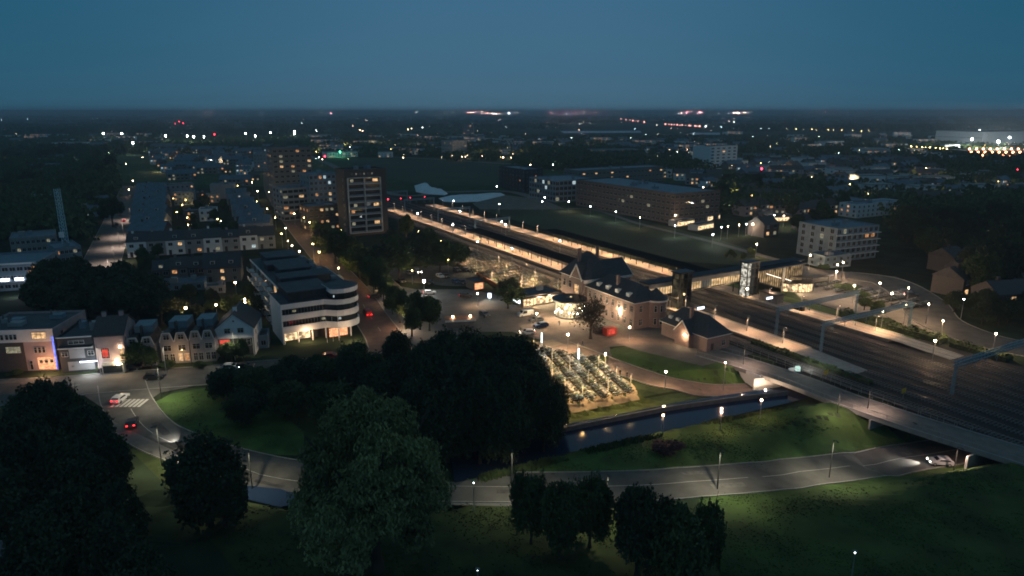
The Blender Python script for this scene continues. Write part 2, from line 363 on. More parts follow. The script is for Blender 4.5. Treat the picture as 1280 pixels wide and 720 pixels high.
drape('field', P((900, 430), (960, 452), (1000, 462), (1010, 447), (940, 430), (910, 427)), .05, M['verge'])
# --- roads
R1 = smooth_line([G(*q) for q in ((152, 478), (160, 505), (185, 538), (235, 562), (310, 584), (400, 599), (500, 606), (600, 609), (740, 609), (860, 603), (1000, 590, -1.4), (1110, 577, -4.4), (1170, 567, -4.6), (1240, 556, -4.6), (1330, 545, -4.6))])
road('road', R1, 4.6, .12, centre='line')
R2 = smooth_line(P((-120, 492), (0, 488), (100, 482), (170, 476), (250, 470), (340, 462), (440, 458), (520, 445)))
road('road', R2, 6.2, .15, centre='dash')
R3 = smooth_line(P((490, 455), (482, 425), (462, 395), (445, 368), (424, 343), (398, 315), (372, 285), (352, 258), (338, 232), (340, 205), (360, 190), (420, 182)))
road('road', R3, 5.0, .18, M['redroad'], centre='dash')
road('road', [p+WX*13 for p in R3[8:48]], 3.2, .14)
drape('road_junction', P((110, 476), (250, 462), (262, 480), (200, 492), (172, 512), (130, 512), (100, 492)), .21, M['asphalt'])
R5 = smooth_line(P((165, 232), (152, 265), (138, 300), (120, 345), (95, 400), (70, 440))); road('road', R5, 7, .1)
R6 = smooth_line(P((1060, 345), (1110, 352), (1150, 375), (1170, 400), (1230, 425), (1300, 440))); road('road', R6, 7, .1)
R7 = smooth_line(P((690, 262), (740, 262), (800, 280), (880, 300), (960, 322), (1020, 338))); road('path', R7, 2.0, .1, M['path'], kerbs=False)
road('path', smooth_line(P((560, 626), (640, 628), (760, 632))), 1.3, .1, M['path'], kerbs=False)
road('path', smooth_line(P((0, 478), (40, 478), (80, 500), (150, 540), (215, 572), (240, 590))), 1.4, .16, M['path'], kerbs=False)
road('road', smooth_line(P((330, 175), (400, 200), (480, 240), (560, 240), (640, 240), (700, 262))), 4, .1, M['path'], kerbs=False)
road('road', smooth_line(P((470, 195), (560, 200), (640, 205), (700, 205))), 5, .1, M['path'], kerbs=False)
# --- squares
drape('station_square', P((452, 455), (468, 392), (452, 362), (470, 352), (520, 362), (585, 362), (640, 372), (705, 395), (770, 408), (830, 425), (905, 445), (960, 462), (1000, 470), (990, 482), (940, 478), (945, 468), (905, 447), (860, 438), (800, 431), (762, 434), (766, 450), (700, 432), (640, 415), (600, 415), (560, 440), (520, 460)), .09, M['plaza'])
drape('station_square', [WT(104, 186), WT(108, 150), WT(112, 128), WT(118, 112), WT(136, 112), WT(136, 186)], .115, M['plaza'])
drape('car_park', P((500, 352), (470, 345), (480, 335), (560, 332), (600, 345), (606, 358), (560, 358)), .13, M['asphalt'])
drape('red_forecourt', P((640, 385), (668, 384), (700, 398), (785, 414), (850, 432), (820, 432), (770, 430), (745, 440), (715, 432), (690, 420), (660, 400)), .13, M['redpave'])
road('ring_road', smooth_line([G(*q) for q in ((700, 432), (755, 452), (830, 478, -1.2), (900, 489, -2.4), (965, 486, -3.4), (1030, 472, -3.4), (1050, 467, -3.4))]), 3.6, .17, M['redpave'])
drape('bike_yard', P((645, 432), (690, 425), (730, 440), (790, 480), (800, 492), (715, 508), (690, 495)), .13, M['yard'])
drape('bike_yard', P((560, 308), (585, 304), (706, 350), (706, 366), (640, 366), (598, 340), (570, 330)), .13, M['yard'])
drape('bike_yard', P((985, 360), (1040, 352), (1085, 372), (1110, 398), (1060, 392), (1000, 372)), .13, M['plaza'])
drape('east_square', P((985, 332), (1040, 338), (1120, 346), (1165, 365), (1180, 395), (1170, 420), (1130, 408), (1090, 385), (1075, 372), (1040, 350), (1000, 356)), .06, M['plaza'])
PATHL = smooth_line(P((880, 441), (940, 458), (1000, 478), (1060, 501), (1140, 528), (1230, 556), (1330, 587)), 4)
pr_ = random.Random(4)
for k in range(26):
    i = pr_.randrange(8, len(R1)-12); p = R1[i]; d = (R1[i+1]-R1[i-1]).normalized(); nn = Vector((-d.y, d.x)); o_ = pr_.uniform(-3, 2.2); L_ = pr_.uniform(1.5, 9); W_ = pr_.uniform(.5, 1.7); c = p+nn*o_
    drape('road_patch', [c, c+d*L_, c+d*L_+nn*W_, c+nn*W_], .155, M['patch'] if k % 3 else M['patch2'])
for i in range(10, len(R1)-10, 6):
    for sd in (-4.15, 4.15):
        p = R1[i]; d = (R1[i+1]-R1[i-1]).normalized(); nn = Vector((-d.y, d.x)); c = p+nn*sd; drape('road_drain', [c-d*.35-nn*.2, c+d*.35-nn*.2, c+d*.35+nn*.2, c-d*.35+nn*.2], .16, M['black'])
# zebra crossing
zb = MB()
for i in range(7):
    a = G(146+i*5.5, 505); zb.box((a.x-.3, a.y-2, .245), (a.x+.3, a.y+2, .25), M['white_paint'])
tag(zb.build('zebra_crossing'), kind='structure')
# water
drape('canal_water', P((570, 612, -1.5), (560, 560, -1.5), (700, 532, -1.5), (850, 503, -1.5), (1000, 480, -1.5), (1014, 497, -1.5), (870, 531, -1.5), (760, 557, -1.5), (640, 594, -1.5)), 0, M['water'], flatz=-1.45)
drape('lake_water', P((-200, 520, -.8), (28, 525, -.8), (62, 640, -.8), (90, 760, -.8), (-200, 760, -.8)), 0, M['water'], flatz=-.8)
drape('pond_water', P((296, 606, -1), (350, 611, -1), (392, 624, -1), (350, 634, -1), (300, 622, -1)), 0, M['water'], flatz=-1.0)
drape('lake_water', P((700, 164), (800, 163.6), (802, 166), (705, 166.5)), .3, mat('far_water', (.3, .35, .4), .3, .1, .01))
drape('lake_water', P((862, 166), (900, 166), (900, 168.5), (864, 168.5)), .3, MC['far_water'])
# canal quay wall
qw = smooth_line([G(*q) for q in ((560, 562), (700, 532), (800, 512), (850, 503), (930, 492), (985, 486))], 4)
b = MB()
for a, c in zip(qw, qw[1:]):
    d = (c-a).normalized(); n_ = Vector((-d.y, d.x))*.25
    b.add([(a.x-n_.x, a.y-n_.y, -3), (c.x-n_.x, c.y-n_.y, -3), (c.x+n_.x, c.y+n_.y, -3), (a.x+n_.x, a.y+n_.y, -3), (a.x-n_.x, a.y-n_.y, -.55), (c.x-n_.x, c.y-n_.y, -.55), (c.x+n_.x, c.y+n_.y, -.55), (a.x+n_.x, a.y+n_.y, -.55)], [(4, 5, 6, 7), (0, 1, 5, 4), (1, 2, 6, 5), (2, 3, 7, 6), (3, 0, 4, 7)], M['conc_dark'])
tag(b.build('quay_wall'), 'low dark quay wall along the north bank of the canal', 'quay wall')
# ------------------------------------------------------------------ railway (local frame: x = across, y = along, rotated 30 degrees)
def wt_obj(mb, name, parent=None, smooth=False): return mb.build(name, parent, rz=A30 if parent is None else 0, smooth=smooth)
b = MB(); b.prism([(136.5, -60), (189, -60), (184, 96), (172.6, 108), (172.6, 500), (136.5, 500)], -.9, .2, M['ballast']); tag(wt_obj(b, 'track_bed'), kind='structure')
def track(w, t0, t1):
    b = MB()
    for s in (-.72, .72): b.box((w+s-.04, t0, .3), (w+s+.04, t1, .42), M['rail'])
    t = t0
    while t < min(t1, 330): b.box((w-1.25, t, .2), (w+1.25, t+.26, .3), M['conc_dark']); t += .75
    return b
tracks = [(139.6, -60, 480), (154.6, -60, 480), (159.2, -60, 480), (163.8, -60, 480), (168.4, -60, 480), (144.6, -60, 92), (149.4, -60, 90), (174, -60, 84), (179, -60, 82)]
for k, (w, a, c) in enumerate(tracks):
    o = wt_obj(track(w, a, c), 'railway_track')
    tag(o, ['railway track on the station side of the near platform', 'first through track behind the near platform', 'second of the four through tracks between the platforms', 'third of the four through tracks between the platforms', 'through track along the front of the far platform', 'siding track starting beyond the end of the near platform', 'second siding track just behind the near platform end', 'siding track starting beyond the end of the far platform', 'outermost siding track at the right edge of the yard'][k], 'railway track', 'railway tracks')
def platform(w0, w1, t0, t1, lab):
    r = empty('railway_platform', (0, 0, 0), A30, lab, 'railway platform', 'railway platforms')
    b = MB(); b.box((w0+.25, t0, -.2), (w1-.25, t1, .98), M['platform']); b.build('deck', r)
    for w, s in ((w0, 1), (w1, -1)):
        b = MB(); b.box((min(w, w+s*.45), t0, .85), (max(w, w+s*.45), t1, 1.04), M['kerb']); b.build('edge_stone', r)
        b = MB(); x = w+s*1.0; b.box((x-.12, t0, .9), (x+.12, t1, .99), M['white_paint']); b.build('safety_line', r)
    b = MB(); b.add([(w0+.6, t0-16, .22), (w1-.6, t0-16, .22), (w1-.6, t0, .98), (w0+.6, t0, .98)], [(0, 1, 2, 3)], M['concrete']); b.build('end_ramp', r)
    return r
platform(143, 150.6, 106, 412, 'long lit platform nearest the station building with dark canopy over it')
platform(173.6, 181, 100, 414, 'lit far platform on the other side of the four tracks')
# canopies
def canopy(w0, w1, t0, t1, lab, z=5.0):
    r = empty('platform_canopy', (0, 0, 0), A30, lab, 'platform canopy', 'platform canopies')
    wm = (w0+w1)/2; b = MB()
    b.add([(w0, t0, z+.25), (w1, t0, z+.25), (w1, t1, z+.25), (w0, t1, z+.25), (w0, t0, z-.1), (w1, t0, z-.1), (w1, t1, z-.1), (w0, t1, z-.1), (wm, t0, z-.1), (wm, t1, z-.1), (wm, t0, z+.05), (wm, t1, z+.05)],
          [(0, 1, 5, 8, 4), (1, 2, 6, 5), (2, 3, 7, 9, 6), (3, 0, 4, 7), (4, 8, 9, 7), (8, 5, 6, 9), (0, 3, 11, 10), (10, 11, 2, 1), (0, 10, 1)], mat('canopy_felt', (.012, .013, .015), .95, .2, .5, spec=.05)); b.build('roof', r)
    t = t0+2
    while t < t1:
        for s_ in (-1, 1):
            b = MB(); x = wm+1.6*s_; b.bar((x, t, .98), (x, t, z-.1), .12, M['black'], 6); b.bar((x, t, z-.9), (wm+3*s_, t, z-.15), .07, M['black']); b.build('column', r)
        t += 7.5
    t = t0+3
    while t < t1:
        for x in (wm-1.9, wm+1.9):
            b = MB(); b.box((x-.08, t-.8, z-.3), (x+.08, t+.8, z-.2), B['peach']); b.build('tube_light', r)
        t += 12
    return r
def plight(x, y, z, power, col=(1, .62, .33), r=.15, wt=True, name='platform_light', parent=None, spot=0):
    l = bpy.data.lights.new('lamp_light', 'SPOT' if spot else 'POINT')
    if spot: l.spot_size = R(spot); l.spot_blend = .7
    l.energy = power*POWER; l.color = col; l.shadow_soft_size = r
    p = WT(x, y) if wt else Vector((x, y)); o = bpy.data.objects.new(name, l); COL.objects.link(o); o.location = (p.x, p.y, z)
    return o
canopy(143.2, 150.4, 196, 292, 'long black canopy over the near platform left of the station roof')
canopy(173.6, 181.2, 166, 272, 'long black canopy over the far platform behind the station roof')
for t in range(200, 292, 11): plight(146.8, t, 4.2, 760)
for t in range(170, 272, 11): plight(177.4, t, 4.2, 850)
# overhead line portals
def portal(t, w0, w1, h, lab, w_in=()):
    r = empty('overhead_line_portal', (0, 0, 0), A30, lab, 'portal', 'overhead line portals across the tracks')
    for w in (w0, w1):
        b = MB()
        for dx, dy in ((-.25, -.25), (.25, -.25), (.25, .25), (-.25, .25)): b.bar((w+dx, t+dy, .2), (w+dx*.7, t+dy*.7, h), .07, M['steel'], 4)
        for k in range(7):
            z = .4+k*(h-.6)/7; s = .25; q = (h-.6)/7
            b.bar((w-s, t-s, z), (w+s, t-s, z+q), .035, M['steel'], 3); b.bar((w-s, t+s, z+q), (w-s, t-s, z), .035, M['steel'], 3)
        b.build('mast', r)
    b = MB()
    for dy in (-.45, .45):
        for dz in (0, .8): b.bar((w0-.4, t+dy, h-.5+dz), (w1+.4, t+dy, h-.5+dz), .15, M['steel'], 4)
    n = int((w1-w0)/1.4)
    for k in range(n):
        a = w0+(w1-w0)*k/n; c = w0+(w1-w0)*(k+1)/n
        for dy in (-.45, .45): b.bar((a, t+dy, h-.5), (c, t+dy, h+.3), .045, M['steel'], 3)
        b.bar((a, t-.45, h+.3), (a, t+.45, h+.3), .04, M['steel'], 3); b.bar((a, t-.45, h-.5), (a, t+.45, h-.5), .04, M['steel'], 3)
    b.build('beam', r)
    for w in w_in:
        b = MB(); b.bar((w+.9, t, h-.5), (w+.9, t, h-2.6), .06, M['steel'], 4); b.bar((w+.9, t, h-1.6), (w-.2, t, h-1.5), .03, M['steel'], 4); b.bar((w+.9, t, h-2.5), (w-.2, t, h-1.5), .03, M['steel'], 4); b.build('drop_arm', r)
TR = [154.6, 159.2, 163.8, 168.4]
portal(118, 151.4, 186, 8.2, 'blue-grey lattice portal across the tracks, nearest to the lift towers', TR)
portal(104, 151.4, 190, 7.8, 'blue-grey lattice portal standing at the end of the near platform', TR)
portal(72, 152, 192, 7.5, 'lattice portal farthest to the lower right over the dark tracks', TR)
portal(40, 152, 194, 7.5, 'lattice portal at the right edge of the picture over the tracks', TR)
for t in (300, 345, 395, 440): portal(t, 152.2, 171.6, 7.5, {300: 'slim portal over the tracks beside the end of the near canopy', 345: 'slim portal over the tracks halfway along the open platforms', 395: 'slim portal over the tracks near the red signals', 440: 'slim portal over the tracks beyond the platform ends'}[t], TR)
for k, (w, labw) in enumerate(((139.6, 'overhead contact wire above the track on the station side'), (154.6, 'overhead contact wire above the first through track'), (159.2, 'overhead contact wire above the second through track'), (163.8, 'overhead contact wire above the third through track'), (168.4, 'overhead contact wire above the track along the far platform'))):
    b = MB(); b.bar((w, -40, 5.6), (w, 460, 5.6), .02, M['black'], 3); b.bar((w, -40, 6.3), (w, 460, 6.3), .02, M['black'], 3); tag(wt_obj(b, 'contact_wire'), labw, 'wire', 'contact wires')
# signals
for px, py in ((485, 249), (501, 248), (513, 247), (531, 246)):
    g = G(px, py, 4.2); r = empty('railway_signal', (g.x, g.y, 0), 0, {485: 'railway signal showing red, leftmost and brightest of four', 501: 'railway signal showing red, second from the dark tower', 513: 'railway signal showing dim red, third from the dark tower', 531: 'railway signal showing red, nearest to the white sand sheets'}[px], 'signal', 'red railway signals')
    b = MB(); b.bar((0, 0, 0), (0, 0, 4.6), .09, M['polegrey']); b.build('mast', r)
    b = MB(); b.box((-.3, -.1, 3.6), (.3, .15, 4.9), M['black']); b.build('backplate', r)
    b = MB(); b.ball((0, -.2, 4.2), .32 if px == 485 else .2, B['red']); b.build('lens', r)
for px, py, lab in ((876, 384.5, 'illuminated blue-white departure sign on the near platform'), (962, 372, 'illuminated blue-white departure sign on the far platform')):
    g = G(px, py, 4.2); r = empty('platform_sign', (g.x, g.y, .98), A30, lab, 'platform sign', 'illuminated platform signs')
    b = MB()
    for x in (-.9, .9): b.bar((x, 0, 0), (x, 0, 3.0), .06, M['polegrey'])
    b.build('post', r); b = MB(); b.box((-1.3, -.12, 2.75), (1.3, .12, 3.4), M['sign']); b.build('panel', r)
# yellow boards and small cabins by the tracks
for px, py, lab in ((1033, 466, 'yellow board on a post beside the tunnel mouth'), (1130, 489, 'yellow triangular board between the tracks')):
    g = G(px, py, 1.8); r = empty('track_board', (g.x, g.y, .2), A30, lab, 'track sign', 'yellow track boards')
    b = MB(); b.bar((0, 0, 0), (0, 0, 2), .05, M['polegrey']); b.build('post', r); b = MB(); b.add([(-.7, 0, 1.2), (.7, 0, 1.2), (.7, 0, 2.2), (-.7, 0, 2.2), (-.7, .06, 1.2), (.7, .06, 1.2), (.7, .06, 2.2), (-.7, .06, 2.2)], [(0, 1, 2, 3), (7, 6, 5, 4), (0, 4, 5, 1), (3, 2, 6, 7), (0, 3, 7, 4), (1, 5, 6, 2)], mat('yellow_board', (.75, .5, .03), .5, .05, 1)); b.build('board', r)
# hedges and fence between path and tracks, and far side
def hedge(poly_wt, h, lab):
    b = MB(); r_ = random.Random(len(lab)); xs_ = [p[0] for p in poly_wt]; ys_ = [p[1] for p in poly_wt]
    n = int((max(xs_)-min(xs_))*(max(ys_)-min(ys_))*14)
    for _ in range(min(n, 14000)):
        x = r_.uniform(min(xs_), max(xs_)); y = r_.uniform(min(ys_), max(ys_)); z = h*r_.random()**.45*(.75+.3*math.sin(x*1.7)*math.cos(y*.9)); s = r_.uniform(.12, .3)
        a = r_.uniform(0, 6.28); u = Vector((math.cos(a), math.sin(a), r_.uniform(-.5, .5)))*s; v_ = Vector((-math.sin(a), math.cos(a), r_.uniform(.2, 1)))*s; c = Vector((x, y, z))
        b.add([c-u-v_, c+u-v_, c+u+v_, c-u+v_], [(0, 1, 2, 3)], M['leaf2'])
    b.box((min(xs_)+.2, min(ys_)+.2, 0), (max(xs_)-.2, max(ys_)-.2, h*.6), M['leaf'])
    return tag(wt_obj(b, 'hedge'), lab, 'hedge', 'hedges beside the railway')
hedge([(141.2, 84), (143.0, 118)], 1.6, 'low dark hedge between the small brick building and the near platform end')
hedge([(184, 92), (188, 122)], 2.6, 'dark hedge between the far platform and the road on the right')
hedge([(184, 76), (187.5, 90)], 2.2, 'short dark hedge beside the far platform ramp')
drape('embankment', [WT(181.3, 100), WT(190, 96), WT(189, 172), WT(181.3, 172)], .12, M['lawn'])
r = empty('railing_fence', (0, 0, 0), A30, 'thin metal fence between the station path and the tracks', 'fence')
b = MB(); t = 60
while t < 120: b.bar((136.0, t, 0), (136.0, t, 1.3), .04, M['polegrey'], 4); t += 2.5
b.build('post', r); b = MB(); b.bar((136, 60, 1.3), (136, 120, 1.3), .04, M['polegrey'], 4); b.bar((136, 60, .7), (136, 120, .7), .03, M['polegrey'], 4); b.build('rail', r)
# sand sheets and earth by the tracks, far left of the station
def heap(pts, h, m, name, lab, cat, grp=None, seed=1):
    r_ = random.Random(seed); pl = [Vector(p) for p in pts]; c = sum(pl, Vector((0, 0)))/len(pl); b = MB(); vs = []; n = 4
    ring = []
    for k in range(n+1):
        f = 1-k/n*.75; ring.append([(c.x+(p.x-c.x)*f, c.y+(p.y-c.y)*f, h*math.sin(min(1, k/n*1.3)*math.pi/2)*(1+r_.uniform(-.15, .15)) if k else 0) for p in pl])
    L = len(pl)
    for rg in ring: vs += rg
    fs = [(k*L+i, k*L+(i+1) % L, (k+1)*L+(i+1) % L, (k+1)*L+i) for k in range(n) for i in range(L)]+[tuple(n*L+i for i in range(L))]
    b.add(vs, fs, m); o = b.build(name, smooth=False); return tag(o, lab, cat, grp)
heap(P((518, 232), (530, 229), (536, 236), (545, 240), (560, 242), (556, 244), (536, 243), (520, 240)), 3, M['sand'], 'sand_heap', 'pale blue-white covered sand heap with stepped edge', 'sand heap', 'covered sand heaps')
heap(P((548, 248), (560, 245), (600, 244), (626, 241), (632, 244), (600, 252), (570, 253), (555, 252)), 1.6, M['sand'], 'sand_heap', 'long low pale sheet covered sand heap beside the platforms', 'sand heap', 'covered sand heaps')
drape('bare_earth', P((590, 254), (632, 244), (680, 250), (690, 262), (600, 262)), .12, mat('bare_earth', (.16, .15, .13), .9, .2, .2))
# ------------------------------------------------------------------ windows and facades
WM = {}
def win_mesh(w, h, kind, style='plain'):
    key = (round(w, 2), round(h, 2), kind, style)
    if key in WM: return WM[key]
    b = MB(); f = .07; d = .06
    fm = M['frame'] if style != 'dark' else M['black']
    pane = M['glass'] if kind < 0 else LIT[kind]
    b.add([(0, d*.5, 0), (w, d*.5, 0), (w, d*.5, h), (0, d*.5, h)], [(0, 1, 2, 3)], pane)
    b.box((0, 0, 0), (w, d, f), fm); b.box((0, 0, h-f), (w, d, h), fm); b.box((0, 0, f), (f, d, h-f), fm); b.box((w-f, 0, f), (w, d, h-f), fm)
    nb = 0 if w < .9 else (1 if w < 2.2 else int(w/1.4))
    for k in range(nb): x = w*(k+1)/(nb+1); b.box((x-.03, .005, f), (x+.03, d-.005, h-f), fm)
    if style == 'cross': b.box((f, .008, h*.62), (w-f, d-.008, h*.62+.05), fm)
    if kind < 0 and h < 2.3 and style != 'dark' and (len(WM) % 2): b.box((f, d*.5+.01, h*.55), (w-f, d*.5+.03, h-f), M['teal'])
    WM[key] = b.mesh('window'); return WM[key]
def facade(mb, fr, W, H_, ops, m, z0=0, depth=.18):
    """fr(x,y,z)->xyz maps wall plane; outward is -y. Cells around real openings, with reveals."""
    X = sorted({0, W, *[round(o[0], 3) for o in ops], *[round(o[0]+o[2], 3) for o in ops]}); Z = sorted({z0, H_, *[round(o[1], 3) for o in ops], *[round(o[1]+o[3], 3) for o in ops]})
    def inside(x, z): return any(o[0] < x < o[0]+o[2] and o[1] < z < o[1]+o[3] for o in ops)
    # merge horizontally
    for j in range(len(Z)-1):
        i = 0
        while i < len(X)-1:
            if inside((X[i]+X[i+1])/2, (Z[j]+Z[j+1])/2): i += 1; continue
            k = i
            while k < len(X)-1 and not inside((X[k]+X[k+1])/2, (Z[j]+Z[j+1])/2): k += 1
            mb.add([fr(X[i], 0, Z[j]), fr(X[k], 0, Z[j]), fr(X[k], 0, Z[j+1]), fr(X[i], 0, Z[j+1])], [(0, 1, 2, 3)], m); i = k
    for o in ops:
        x, z, w, h = o[:4]; q = [(x, z), (x+w, z), (x+w, z+h), (x, z+h)]
        for a in range(4):
            c = (a+1) % 4; mb.add([fr(q[a][0], 0, q[a][1]), fr(q[c][0], 0, q[c][1]), fr(q[c][0], depth, q[c][1]), fr(q[a][0], depth, q[a][1])], [(0, 1, 2, 3)], m)
def grid_ops(W, floors, fh, ww, wh, n, sill=.9, z0=0, skip=()):
    o = []
    if n <= 0: return o
    ww = min(ww, W/n*.85)
    for f in range(floors):
        if f in skip: continue
        for k in range(n): o.append((W*(k+.5)/n-ww/2, z0+f*fh+sill, ww, wh))
    return o
def fr_side(side, L, D):
    if side == 'f': return (lambda x, y, z: (x, y, z)), 0.0, L
    if side == 'r': return (lambda x, y, z: (L-y, x, z)), R(90), D
    if side == 'l': return (lambda x, y, z: (y, D-x, z)), R(-90), D
    return (lambda x, y, z: (L-x, D-y, z)), R(180), L
def building(name, label, cat, org, ang, L, D, H_, floors=2, wins=None, wall='brick_dark', roof='flat', rh=3, roofm='tile', lit=.12, seed=0, sides='flr', ww=1.3, wh=1.4, sill=.9, style='plain', group=None, overhang=.35, litk=(0, 1, 2, 3), doors=1, dormers=0, chimneys=1, parapet=.5, rooftop=2, skip=(), smaller=True):
    """one building: walls with real openings, windows, roof. org = corner nearest the viewer-left, front face is local y=0"""
    r_ = random.Random(seed); wm = M[wall] if isinstance(wall, str) else wall
    root = empty(name, (org[0], org[1], 0), ang, label, cat, group); fh = (H_)/floors if roof != 'flat' else (H_-parapet)/floors
    b = MB(); spec = {}
    for s in 'frlb':
        fr, rot, W = fr_side(s, L, D)
        if s in sides:
            n = (wins or {}).get(s, max(1, int(W/2.9))); ops = grid_ops(W, floors, fh, ww, min(wh, fh*.72), n, min(sill, fh*.26), skip=skip)
        else: ops = []
        if s == 'f' and doors and n > 0 and ops and not skip: ops[0] = (ops[0][0], .02, min(1.1, ops[0][2]), 2.15)
        facade(b, fr, W, H_, ops, wm); spec[s] = (fr, rot, ops)
    if roof in ('gable', 'gablex'):
        if roof == 'gablex':   # ridge along x
            b.add([(0, 0, H_), (0, D, H_), (0, D/2, H_+rh)], [(0, 1, 2)], wm); b.add([(L, 0, H_), (L, D, H_), (L, D/2, H_+rh)], [(0, 1, 2)], wm)
        else:
            b.add([(0, 0, H_), (L, 0, H_), (L/2, 0, H_+rh)], [(0, 1, 2)], wm); b.add([(0, D, H_), (L, D, H_), (L/2, D, H_+rh)], [(0, 1, 2)], wm)
    b.build('wall', root)
    for s, (fr, rot, ops) in spec.items():
        for i, o in enumerate(ops):
            dr = s == 'f' and doors and i == 0 and not skip
            if dr:
                d_ = MB(); d_.box((o[0]+.005, .08, .03), (o[0]+o[2]-.005, .16, 2.16), M['door']); d_.build('door', root); continue
            k = r_.choice(litk) if r_.random() < lit else -1
            me = win_mesh(o[2], o[3], k, style); c = link('window', me, root); p = fr(o[0], .1, o[1]); c.location = p; c.rotation_euler = (0, 0, rot if rot else 0)
    rb = MB(); oh = overhang; rm = M[roofm] if isinstance(roofm, str) else roofm
    if roof == 'flat':
        rb.add([(.25, .25, H_-parapet+.02), (L-.25, .25, H_-parapet+.02), (L-.25, D-.25, H_-parapet+.02), (.25, D-.25, H_-parapet+.02)], [(0, 1, 2, 3)], rm)
        for a, c in (((0.003, .003), (L-.003, .25)), ((.003, D-.25), (L-.003, D-.003)), ((.003, .25), (.25, D-.25)), ((L-.25, .25), (L-.003, D-.25))): rb.box((a[0], a[1], H_-parapet), (c[0], c[1], H_+.05), wm)
        ro = rb.build('roof', root)
        for k in range(rooftop):
            q = MB(); x = r_.uniform(L*.15, L*.7); y = r_.uniform(D*.25, D*.65); a = r_.uniform(1.2, min(4, L*.2)); c = r_.uniform(1, min(3, D*.25)); q.box((x, y, H_-parapet+.03), (x+a, y+c, H_+r_.uniform(.4, 1.6)), M['grey'] if k % 2 else M['bluegrey']); q.box((x+.2, y+.2, H_-parapet+.1), (x+.5, y+.5, H_+1.9), M['conc_dark']); q.build('roof_unit', ro)
    else:
        t_ = .18
        if roof == 'gablex': prof = [(-oh, H_-oh*rh/(D/2)), (D/2, H_+rh), (D+oh, H_-oh*rh/(D/2))]; V = lambda a, y, z: (a, y, z); a0, a1 = -oh, L+oh
        elif roof == 'gable': prof = [(-oh, H_-oh*rh/(L/2)), (L/2, H_+rh), (L+oh, H_-oh*rh/(L/2))]; V = lambda a, y, z: (y, a, z); a0, a1 = -oh, D+oh
        if roof in ('gable', 'gablex'):
            vs = []
            for a in (a0, a1):
                for y, z in prof: vs.append(V(a, y, z+.02))
                for y, z in prof: vs.append(V(a, y, z+.02+t_))
            rb.add(vs, [(3, 4, 10, 9), (4, 5, 11, 10), (0, 6, 7, 1), (1, 7, 8, 2), (0, 1, 4, 3), (1, 2, 5, 4), (6, 9, 10, 7), (7, 10, 11, 8), (0, 3, 9, 6), (2, 8, 11, 5)], rm)
        elif roof in ('hip', 'mansard'):
            ins = min(D, L)/2*(.98 if roof == 'hip' else .28); i2 = ins
            rx0, rx1, ry0, ry1 = i2, L-i2, i2, D-i2
            vs = [(-oh, -oh, H_), (L+oh, -oh, H_), (L+oh, D+oh, H_), (-oh, D+oh, H_), (-oh, -oh, H_+.2), (L+oh, -oh, H_+.2), (L+oh, D+oh, H_+.2), (-oh, D+oh, H_+.2), (rx0, ry0, H_+rh), (rx1, ry0, H_+rh), (rx1, ry1, H_+rh), (rx0, ry1, H_+rh)]
            rb.add(vs, [(3, 2, 1, 0), (4, 5, 9, 8), (5, 6, 10, 9), (6, 7, 11, 10), (7, 4, 8, 11), (8, 9, 10, 11)], rm)
            rb.add([(p[0]*1.0, p[1], p[2]) for p in vs[:8]], [(0, 1, 5, 4), (1, 2, 6, 5), (2, 3, 7, 6), (3, 0, 4, 7)], M['trim'])
        ro = rb.build('roof', root)
        for k in range(chimneys):
            q = MB(); x, y = (L*(.2+.6*k/max(1, chimneys-1)) if chimneys > 1 else L*.3, D/2) if roof != 'gable' else (L/2, D*(.25+.5*k)); q.box((x-.45, y-.35, H_+rh*.6), (x+.45, y+.35, H_+rh+1.1), wm); q.box((x-.5, y-.4, H_+rh+1.1), (x+.5, y+.4, H_+rh+1.22), M['conc_dark']); q.build('chimney', ro)
        for k in range(dormers):
            x = L*(k+.5)/dormers; run = D/2 if roof in ('gablex',) else min(D, L)/2*(.98 if roof == 'hip' else .28)
            yd = run*.22; zd = H_+rh*.22; q = MB(); q.box((x-.8, yd, zd-.3), (x+.8, yd+run*.55, zd+1.35), M['trim']); q.box((x-.95, yd-.15, zd+1.36), (x+.95, yd+run*.6, zd+1.48), rm); dd = q.build('dormer', ro)
            c = link('window', win_mesh(1.2, 1.0, r_.choice(litk) if r_.random() < lit else -1, style), dd); c.location = (x-.6, yd-.065, zd+.15)
    return root
